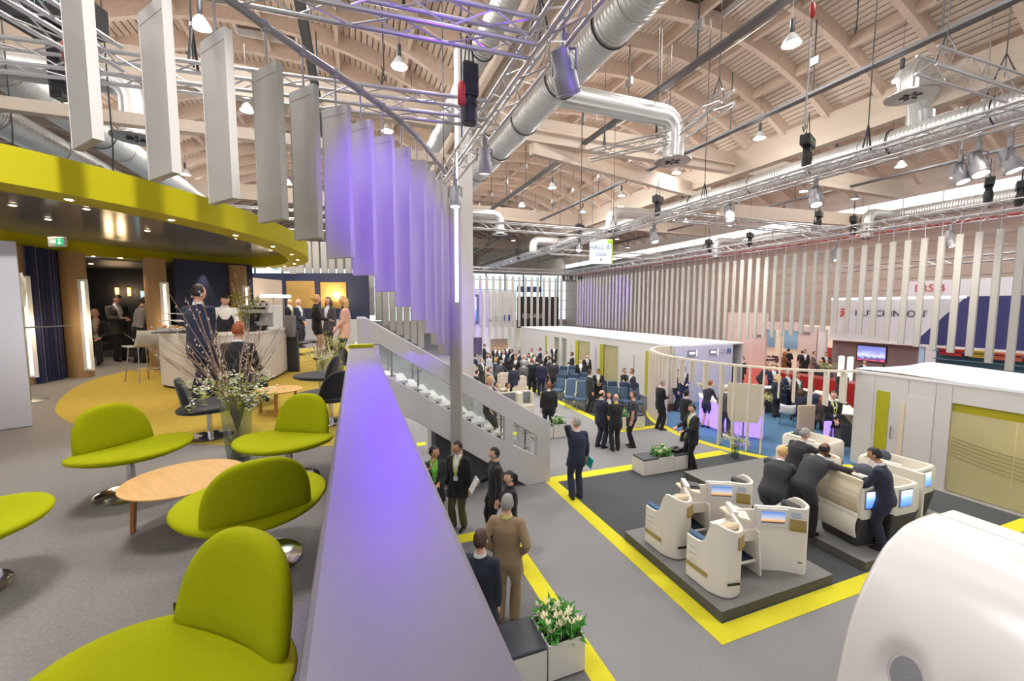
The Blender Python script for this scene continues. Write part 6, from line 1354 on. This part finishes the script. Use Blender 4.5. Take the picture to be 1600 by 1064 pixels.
    if p.style == 'bald': keep = (y < .14) & (z > -.62) & (z < .60-.25*np.clip(-y, 0, 1)+.0) & (z > -.3-(-y)*.5)
    else: keep = crown | back | side
    sel = [f_ for f_ in Fc if all(keep[i] for i in f_)]; hb = MB(); hb.add([tuple(t) for t in Va], sel)
    if p.style == 'long':
        for k in range(7):
            a = pi*(.62+.76*k/6)+0; q0 = c+r*math.sin(a*1.0+pi*0)*.078*1+f*math.cos(a)*.085+u*.02
            q0 = c+r*(.085*math.sin((k-3)/3*1.45))-f*(.085*math.cos((k-3)/3*1.45))+u*.04
            hb.tube([tuple(q0), tuple(q0-u*.12-f*.01), tuple(q0-u*.25+f*.006), tuple(q0-u*.36+f*.015)], [.030, .036, .034, .012], 7)
    if p.style == 'bun': hb.ball(tuple(c-f*.115+u*.03), .042, 9, 6)
    if p.style == 'pony': hb.tube([tuple(c-f*.10+u*.05), tuple(c-f*.15+u*.0), tuple(c-f*.15-u*.12), tuple(c-f*.13-u*.2)], [.02, .032, .028, .008], 7)
    if p.style == 'cap': hb.ball(tuple(c-f*.02+u*.075), (.09, .1, .06), 10, 6)
    used = sorted({i for f_ in hb.f for i in f_}); mp = {i: j for j, i in enumerate(used)}; h2 = MB(); h2.add([hb.v[i] for i in used], [tuple(mp[i] for i in f_) for f_ in hb.f]); h2.build('hair', hm, o, smooth='all')
    return o
NV = (34, 40, 66); BK = (24, 25, 29); CH_ = (52, 53, 58); GR = (92, 92, 96); TANS = (146, 122, 92); LIMEL = (196, 206, 60)
# --- lower hall, near
person('grey haired man in tan suit seen from behind on the yellow strip', (792, 972), 12, 1.80, 'hips', TANS, None, (214, 206, 120), hair='grey', skin='light', hy=10, shoes=M('brown_shoe', (96, 62, 44), .4))
person('dark haired man in navy suit beside the man in tan, half behind the parapet', (750, 833), 15, 1.76, 'pocket', (26, 32, 48), hair='brown', head_at=True)
person('man in black suit and olive trousers with lime lanyard standing by the white post', (717, 826), 195, 1.74, 'stand', BK, (84, 78, 50), hair='black', lany=LIMEL, skin='tan', hy=35)
person('man in dark jacket and green shirt, hand at his mouth, beside the parapet', (677, 699), 160, 1.72, 'chin', (30, 34, 40), BK, (110, 180, 60), hair='black', skin='tan', hy=-50, head_at=True)
person('man in dark jacket holding white papers next to the woman with ponytail', (774, 842), 250, 1.74, 'hold', (34, 30, 34), BK, (60, 60, 70), hair='black', skin='light', kind='coat')
person('woman in black with ponytail and shoulder bag by the aisle', (797, 738), 250, 1.62, 'stand', BK, None, (40, 40, 44), hair='black', style='pony', fem=True, head_at=True, hy=-10)
person('man in navy suit carrying a teal folder, seen from behind in the aisle', (900, 778), -12, 1.86, 'ear', (36, 44, 66), hair='grey', hy=-40)
person('tall man in navy suit at the left of the group of four', (938, 699), 60, 1.78, 'talk', (30, 36, 54), hair='black', style='bald', stout=1.1)
person('woman with dark curly hair facing the camera within the group of four', (950, 690), 190, 1.62, 'clasp', BK, hair='brown', style='long', fem=True)
person('grey haired man in black suit with his back turned in the group of four', (961, 704), -5, 1.72, 'clasp', (26, 28, 32), hair='grey', style='bald', shirt=LIMEL, stout=1.06)
person('young man in dark polo shirt holding a tablet beside the group of four', (988, 698), 285, 1.74, 'pocket', BK, (24, 26, 40), (40, 46, 60), hair='brown', kind='tee')
person('man in dark suit facing right next to the ivory framed seats', (920, 644), 75, 1.76, 'stand', (44, 46, 52), hair='black')
person('man in black suit looking at his phone beside the fin ring', (1030, 671), 80, 1.80, 'phone', (20, 20, 24), hair='grey', style='crop')
person('man in black suit with lime tie standing at the bench of lilies', (1080, 732), 262, 1.76, 'give', (22, 23, 26), hair='black', tie=LIMEL)
person('woman in black with bun behind the man with the lime tie', (1070, 690), 60, 1.68, 'stand', BK, hair='black', style='bun', fem=True, lany=LIMEL)
person('man in navy uniform with brown bag inside the fin ring', (1055, 642), 100, 1.74, 'stand', (34, 40, 62), hair='black', style='cap')
person('man in navy jacket shaking hands inside the fin ring', (1067, 636), 200, 1.76, 'give', (36, 46, 86), hair='black')
person('man in black jacket and jeans walking away past the seat pod', (857, 678), -5, 1.78, 'side', (28, 28, 31), (48, 62, 88), hair='red', stout=1.08)
# --- suites
person('grey haired man in dark suit reaching over the suites with outstretched arm', (1236, 798), 75, 1.84, 'reach', (40, 40, 44), hair='grey', hy=15)
person('white haired man in charcoal suit leaning towards the suites', (1205, 836), 55, 1.80, 'lean', CH_, hair='blond', style='crop', stout=1.1)
person('bald man in charcoal suit bending over the beige suite back', (7.66, 4.98, 0.16), 68, 1.88, 'bend', (48, 48, 52), (26, 26, 28), hair='black', style='bald', skin='dark', base=0)
person('dark haired man in navy suit standing on the platform touching a suite', gp(1378, 858, .16), -40, 1.76, 'table', (34, 36, 58), hair='black', skin='tan')
person('man in dark jacket with lime lanyard and grey trousers facing the camera at the ring', (1296, 704), 190, 1.82, 'clasp', (26, 28, 34), (92, 90, 84), hair='brown', lany=LIMEL, tie=BK, stout=1.1)
# --- reception
person('red haired receptionist in navy skirt suit at the left end of the glowing desk', (1102, 668), 60, 1.72, 'table', (40, 42, 58), (30, 30, 40), hair='red', style='bun', kind='skirt', fem=True)
person('visitor in grey coat standing behind the front fin at the glowing desk', (1133, 682), 20, 1.74, 'table', (70, 68, 74), hair='white')
person('blonde receptionist in navy seen from behind at the counter', (1213, 652), 5, 1.70, 'hips', (38, 42, 62), (32, 34, 48), hair='blond', style='long', fem=True)
person('woman with long dark hair seated at the reception counter', (1250, 604), 15, 1.30*1.32, 'sit', (40, 42, 66), BK, hair='brown', style='long', fem=True, base=0)
PEOPLE[-1].loc = gp(1250, 662, .0)
person('man in navy suit seated at the reception counter', (1270, 600), 20, 1.76, 'sitfwd', (34, 42, 70), BK, hair='brown')
PEOPLE[-1].loc = gp(1270, 660, 0)
person('woman with auburn hair beside the man with the yellow lanyard', (1284, 676), 20, 1.68, 'sit', (60, 40, 44), hair='red', style='long', fem=True)
person('man in navy suit with blue tie at the right end of the counter', (1317, 578), 200, 1.74, 'clasp', (28, 30, 40), tie=(90, 130, 200), hair='brown', head_at=True)
# --- stair
person('person in black trousers walking down the stair behind the glass', (3.05, 9.7, .98), 115, 1.70, 'down', (40, 38, 36), (24, 24, 26), hair='blond', fem=False)
# --- crowd at the far displays (placed by the tops of their heads)
crowd = [
 (757, 538, 100, 'suit', BK, 'black', 'man in black suit standing highest at the left of the far crowd', {}),
 (743, 553, 80, 'suit', NV, 'black', 'man in navy suit at the far left edge of the crowd by the pillar', {}),
 (764, 553, 200, 'shirt', (210, 206, 214), 'brown', 'woman in pale top among the far crowd at left', dict(fem=True, style='long')),
 (774, 541, 170, 'suit', BK, 'black', 'man in black in front of the amber niche, left of two', {}),
 (781, 542, 190, 'suit', CH_, 'black', 'man in charcoal in front of the amber niche, right of two', {}),
 (787, 548, 180, 'suit', BK, 'grey', 'man with white lanyard facing the camera in the far crowd', dict(lany=(230, 230, 230))),
 (793, 539, 185, 'suit', NV, 'black', 'tallest man at the back right of the amber niche', {}),
 (800, 546, 240, 'suit', BK, 'black', 'man in black leaning at the far right of the amber niche', {}),
 (811, 548, 250, 'suit', CH_, 'brown', 'man in charcoal beside the yellow flowers of the far display', {}),
 (819, 555, 190, 'suit', (150, 150, 156), 'grey', 'balding man in pale grey suit in the middle of the crowd', dict(style='bald')),
 (831, 545, 200, 'suit', BK, 'black', 'man in black standing behind the yellow flowers', {}),
 (835, 551, 180, 'suit', (70, 70, 66), 'grey', 'grey haired man in brown grey suit left of the lone man in navy', {}),
 (844, 544, 270, 'suit', NV, 'black', 'lone man in navy by the lime strip of the booth row', {}),
 (866, 539, 190, 'suit', BK, 'brown', 'man in black with lanyard in front of the dark doorway', dict(lany=(220, 220, 190))),
 (774, 560, 60, 'suit', (60, 66, 96), 'blond', 'fair haired woman bending in the crowd at left', dict(fem=True)),
 (764, 575, 90, 'suit', BK, 'brown', 'dark figure in black low at the left of the crowd', {}),
 (794, 561, 0, 'suit', BK, 'black', 'slim dark haired woman in black seen from behind in the crowd', dict(fem=True, style='long')),
 (779, 568, 30, 'suit', (58, 58, 66), 'grey', 'broad man in dark grey leaning in the middle of the crowd', dict(pose='lean')),
 (818, 565, 5, 'suit', GR, 'grey', 'man in grey suit seen from behind, left of three standing backs', {}),
 (831, 561, 0, 'suit', BK, 'red', 'man in black seen from behind, middle of three standing backs', {}),
 (846, 563, 5, 'suit', (34, 34, 64), 'black', 'man in dark blue seen from behind, right of three standing backs', {}),
 (839, 560, 20, 'suit', BK, 'black', 'man in black between the standing backs', {}),
 (858, 557, 270, 'suit', CH_, 'black', 'man in charcoal facing left near the blue seats', {}),
 (866, 561, 20, 'suit', CH_, 'black', 'man in charcoal leaning near the blue seats', {}),
 (894, 551, 280, 'suit', BK, 'black', 'man in black suit in profile beside the second lime doorway', {}),
 (907, 561, 180, 'suit', BK, 'brown', 'man in open black jacket and white shirt facing the camera behind the ivory seats', {}),
 (917, 554, 170, 'suit', BK, 'brown', 'man in black suit and grey tie right of the open jacket man', dict(tie=(140, 140, 146))),
 (935, 576, 190, 'suit', BK, 'brown', 'man in black suit with lime lanyard reading papers behind the navy headrests', dict(lany=LIMEL, pose='phone')),
 (975, 576, 150, 'tee', BK, 'brown', 'woman in black short sleeves pointing over the navy headrests', dict(fem=True, pose='give', shirt=(30, 30, 34))),
 (988, 577, 260, 'suit', (44, 48, 60), 'brown', 'man in slate suit beside the woman in black short sleeves', {}),
 (742, 582, 60, 'suit', BK, 'black', 'dark haired man sitting behind the stair rail at far left', dict(pose='sit')),
 (771, 600, 100, 'suit', BK, 'black', 'dark haired man sitting behind the stair rail, left of two together', dict(pose='sit')),
 (789, 602, 100, 'suit', (90, 70, 40), 'brown', 'person in brown sitting behind the stair rail, right of two together', dict(pose='sit')),
 (752, 560, 120, 'suit', CH_, 'grey', 'grey haired man in charcoal low beside the pillar in the far crowd', {}),
 (806, 556, 200, 'suit', BK, 'brown', 'man in black behind the pale grey suit in the far crowd', {}),
 (826, 553, 160, 'suit', NV, 'black', 'man in navy between the yellow flowers and the brown grey suit', {}),
 (853, 549, 250, 'suit', BK, 'brown', 'man in black just right of the lone man in navy', {}),
 (803, 569, 350, 'suit', (40, 44, 60), 'black', 'man in dark slate seen from behind left of the grey suit back', {}),
 # behind the reception
 (1140, 563, 200, 'suit', BK, 'black', 'dark clad person with cap at the left behind the fins', dict(style='cap')),
 (1155, 562, 80, 'suit', BK, 'brown', 'woman in black at the pink stand wall', dict(fem=True)),
 (1161, 558, 260, 'suit', (40, 36, 34), 'black', 'man in black at the pink stand wall', {}),
 (1191, 572, 120, 'suit', CH_, 'grey', 'bald man in charcoal leaning over the reception counter', dict(style='bald', pose='lean')),
 (1209, 571, 190, 'suit', NV, 'brown', 'man in navy facing the blonde receptionist', {}),
 (1226, 550, 100, 'coat', (110, 76, 40), 'red', 'woman with long auburn hair and brown jacket in the pink stand', dict(fem=True, style='long')),
 (1232, 545, 60, 'suit', BK, 'black', 'man in black standing by the right blue poster', {}),
 (1231, 580, 170, 'suit', NV, 'grey', 'grey haired man in navy sitting behind the counter fins', {}),
 (1246, 583, 170, 'suit', (60, 50, 50), 'brown', 'man in brown grey behind the second short fin', {}),
 (1258, 547, 200, 'suit', BK, 'black', 'dark haired man at the edge of the pink pillar', {}),
 (1256, 552, 20, 'suit', BK, 'brown', 'broad man in black leaning on the red counter', dict(pose='lean', stout=1.15)),
 (1269, 540, 180, 'suit', GR, 'black', 'man in grey far behind by the white pillar', {}),
 (1272, 550, 150, 'suit', (120, 110, 104), 'brown', 'person in pale grey at the red counter', {}),
 (1283, 562, 20, 'suit', CH_, 'blond', 'fair haired woman in charcoal at the red counter', dict(fem=True, style='short')),
 (1291, 551, 200, 'suit', BK, 'black', 'man in black in front of the red wall', {}),
 (1297, 563, 0, 'suit', (60, 58, 56), 'brown', 'man in brown grey suit seen from behind at the red counter', {}),
 (1305, 551, 230, 'suit', BK, 'brown', 'man in black left of the cream lilies', {}),
 (1322, 549, 260, 'suit', BK, 'black', 'man in black suit right of the cream lilies', {}),
 (1351, 563, 200, 'suit', CH_, 'black', 'dark haired woman whose head shows above the booth roof', dict(fem=True)),
 (1388, 560, 180, 'suit', BK, 'grey', 'balding man whose head shows above the booth roof under the television', dict(style='bald')),
]
for px, py, fc, kd, colr, hr_, lab, ex in crowd:
    ex = dict(ex); ex.setdefault('pose', ('stand', 'clasp', 'talk', 'side', 'hold')[(px*7+py) % 5]); Hh = 1.66 if ex.get('fem') else 1.75
    s_ = dict(sit=.72, lean=.86).get(ex['pose'], 1.)
    q = gp(px, py, Hh*s_*.995); ex.setdefault('shirt', colr if kd == 'shirt' else (222, 222, 222))
    person(lab, (q.x, q.y, 0.), fc, Hh, suit=colr, legs=BK if kd in ('shirt', 'tee', 'coat') else None, hair=hr_, kind=kd, skin=('light', 'fair', 'tan')[(px+py) % 3], **ex)
# --- lounge deck
person('man in navy suit standing with his back to the camera in front of the bar', gp(319, 632, DECK), 5, 1.80, 'clasp', (38, 44, 68), hair='black', hy=8, vox=.018)
person('ginger haired man in black suit sitting on a black chair facing the bar', gp(365, 668, DECK), 0, 1.78, 'sit', (28, 28, 32), hair='red', vox=.018)
PEOPLE[-1].loc = Vector((-1.66, 7.05, DECK-.12))
person('barista in white shirt and dark apron working behind the bar', gp(353, 560, DECK), 150, 1.78, 'table', BK, BK, (236, 236, 236), hair='black', kind='shirt', hy=-15, hpitch=28); PEOPLE[-1].loc = at(352, 479, 9.35); PEOPLE[-1].loc.z = DECK
person('dark haired guest behind the coffee machine', at(412, 479, 11.0).xy[:] + (DECK,), 170, 1.62, 'stand', (40, 34, 40), hair='black', fem=True, style='long')
person('blonde woman in black top and patterned trousers at the left of the three standing women', gp(497, 563, DECK), 60, 1.80, 'hold', BK, (206, 176, 160), (30, 30, 32), hair='blond', style='bun', fem=True, kind='suit')
person('dark long haired woman in grey dress facing the camera between the two blonde women', gp(516, 556, DECK), 195, 1.76, 'hold', (70, 66, 70), BK, hair='brown', style='long', fem=True)
person('blonde woman in pink blazer smiling beside the stair rail', gp(541, 570, DECK), 235, 1.74, 'clasp', (224, 176, 160), BK, (26, 26, 30), hair='blond', style='long', fem=True)
person('man in dark suit with lime lanyard in the far lounge, left of two men', gp(452, 548, DECK), 110, 1.78, 'clasp', (34, 38, 56), hair='black', lany=LIMEL); PEOPLE[-1].loc = at(452, 479, 15.2); PEOPLE[-1].loc.z = DECK
person('bald man in dark suit in the far lounge, right of two men', gp(467, 548, DECK), 100, 1.74, 'clasp', (36, 40, 56), hair='white', style='bald'); PEOPLE[-1].loc = at(466, 479, 15.0); PEOPLE[-1].loc.z = DECK
person('blonde guest in black jacket seated in the dark rear room', at(150, 479, 10.6).xy[:] + (DECK-.06,), 150, 1.76, 'sit', (26, 26, 30), BK, (200, 180, 150), hair='blond', style='short', fem=True, lany=(120, 110, 90)); PEOPLE[-1].loc.z = DECK+.05
person('man in grey brown suit standing in the rear room looking at his cup', at(182, 479, 11.2).xy[:] + (DECK,), 110, 1.80, 'phone', (74, 70, 66), (40, 40, 46), hair='black')
person('man in grey shirt with his back turned in the rear room', at(213, 479, 10.8).xy[:] + (DECK,), 25, 1.74, 'table', (60, 60, 70), BK, (132, 128, 130), hair='black', kind='shirt')
person('dark haired woman in black in front of the pale screen', at(236, 479, 11.4).xy[:] + (DECK,), 200, 1.70, 'clasp', (20, 20, 24), hair='black', style='long', fem=True, skin='tan')
person('man with lime lanyard half hidden by the third timber post', at(249, 479, 12.4).xy[:] + (DECK,), 190, 1.72, 'stand', (30, 28, 30), hair='black', lany=LIMEL, skin='tan')
tmpsc = bpy.data.scenes.new('remesh_scratch')
for p in PEOPLE: tmpsc.collection.objects.link(sk_build(p))
tmpsc.view_layers[0].update(); dgx = tmpsc.view_layers[0].depsgraph
for p in PEOPLE:
    ev = p.tmp.evaluated_get(dgx); me = ev.to_mesh(); p.obj = finish(p, me); ev.to_mesh_clear()
for p in PEOPLE:
    m = p.tmp.data; bpy.data.objects.remove(p.tmp); bpy.data.meshes.remove(m)
bpy.data.scenes.remove(tmpsc)
def wpos(p, loc):                                     # a point of the figure's own frame in the world
    s = p.H/1.79; a = p.obj.rotation_euler[2]; x, y, z = [v*s for v in loc]; return Vector((p.loc.x+x*math.cos(a)-y*math.sin(a), p.loc.y+x*math.sin(a)+y*math.cos(a), p.loc.z+z))
def who(word): return next(p for p in PEOPLE if word in p.label)
def held(name, label, cat, p, side, dims, mat, offs=(0, 0, 0), rot=(0, 0, 0), bev=.003):
    E, Wp = getattr(p, 'wr_'+side); d = nrmz(Wp-E); o = MB().box((0, 0, 0), dims).build(name, mat, bev=bev); o.location = wpos(p, Wp+d*.09+np.array(offs)); o.rotation_euler = (rot[0], rot[1], p.obj.rotation_euler[2]+rot[2]); return tag(o, label, cat)
held('folder', 'teal folder held in the right hand of the man in the aisle', 'folder', who('teal folder'), 'r', (.025, .32, .24), M('teal_folder', (30, 160, 160), .5), (.03, .02, -.02), (.35, 0, .35))
held('papers', 'white papers held by the man next to the ponytail woman', 'papers', who('holding white papers'), 'r', (.21, .02, .28), WHITE, (0, .02, 0), (.5, 0, 0))
held('papers', 'folded white paper in the right hand of the man with olive trousers', 'papers', who('olive trousers'), 'r', (.03, .1, .2), WHITE, (0, 0, -.05))
held('phone', 'dark phone held by the man beside the fin ring', 'phone', who('looking at his phone'), 'r', (.07, .012, .14), BLACK, (-.02, .02, .02), (.7, 0, 0))
held('tablet_folder', 'black and brown tablet folder held by the young man in polo shirt', 'folder', who('polo shirt'), 'r', (.03, .22, .3), M('brown_folder', (90, 70, 58), .5), (.03, .02, -.06))
held('papers', 'white paper sheet held by the man behind the navy headrests', 'papers', who('reading papers'), 'r', (.2, .2, .006), WHITE, (-.05, .05, .03), (.3, 0, 0))
p = who('brown bag'); o = MB().box((0, 0, .16), (.42, .2, .3)).tube([(-.1, 0, .3), (-.08, 0, .4), (.08, 0, .4), (.1, 0, .3)], .012, 6).build('travel_bag', M('brown_bag', (84, 56, 44), .5), bev=.03); o.location = p.loc-CR*.28+Vector((0, 0, .0)); tag(o, 'brown travel bag at the feet of the man in navy uniform', 'bag')
p = who('working behind the bar'); fd_ = p.obj; MB().rings([[(x, .155+.02*(1-abs(x)*3), z) for x in (-.16, -.08, 0, .08, .16)]+[(x, .17+.02*(1-abs(x)*3), z) for x in (.16, .08, 0, -.08, -.16)] for z in (.75, 1.0, 1.2)]+[[(x*.6, .175, 1.38) for x in (-.16, -.08, 0, .08, .16)]+[(x*.6, .19, 1.38) for x in (.16, .08, 0, -.08, -.16)]]).build('apron', cloth((32, 36, 48)), p.obj)
# ================================================================== STAGE LIGHT
PUR = (.15, .0, 1.0)
# violet washes from stage lamps; the first hangs unseen above the camera
light('SPOT', 'violet_wash', (.5, .8, 7.2), 2300, PUR, .1, (.75, 7.5, 5.3), 27, .6)
light('SPOT', 'violet_wash', (.5, 7.0, 7.4), 1900, PUR, .1, (.15, 2.2, 3.9), 22, 1.)
for x, y, tx, ty, w in ((16.0, 24.0, 18.6, 27.0, 900), (15.0, 29.0, 18.6, 31.5, 1000), (10.5, 30, 9.0, 34, 1200), (7, 31, 7.5, 34, 900)):
    light('SPOT', 'violet_wash', (x, y, 7.3), w, PUR, .1, (tx, ty, 4.6), 60, .9)
# warm floods on the seat displays and the parapet lounge, plus added ones to brighten the slats
for x, y, tx, ty, w in ((10.4, 4.0, 6.0, 5.4, 130), (10.4, 8.0, 9.6, 5.8, 130), (10.5, 14, 10, 17, 200), (10.5, 9.5, 12.5, 10.5, 110), (16.5, 14, 18.6, 16, 560), (15.5, 7, 18.6, 9, 560)):
    light('SPOT', 'warm_flood', (x, y, 7.2), w, (1, .92, .8), .15, (tx, ty, .6 if tx < 18 else 5), 75, .8)
light('SPOT', 'warm_flood', (.3, .3, 7.3), 1150, (1, .96, .97), .12, (-1.75, 4.45, 6.0), 30, .7)  # added above the camera to brighten the first slats, no fixture there
light('SPOT', 'warm_flood', (1.8, 6.9, 7.3), 45, (1, .93, .84), .12, (-1.3, 3.0, 3.0), 70, .7)
light('SPOT', 'warm_flood', (1.2, 4.9, 7.4), 40, (1, .93, .84), .12, (-1.5, 2.6, 3.0), 75, .7)
light('SPOT', 'violet_wash', (.9, 3.6, 6.9), 55, PUR, .08, (.9, 4.95, 7.6), 90, .8)  # added below the cross truss, stands in for violet bounce on it
light('SPOT', 'violet_wash', (2.9, 3.0, 6.9), 55, PUR, .08, (2.25, 4.6, 7.6), 90, .8)  # likewise added, in place of violet bounce on the long truss
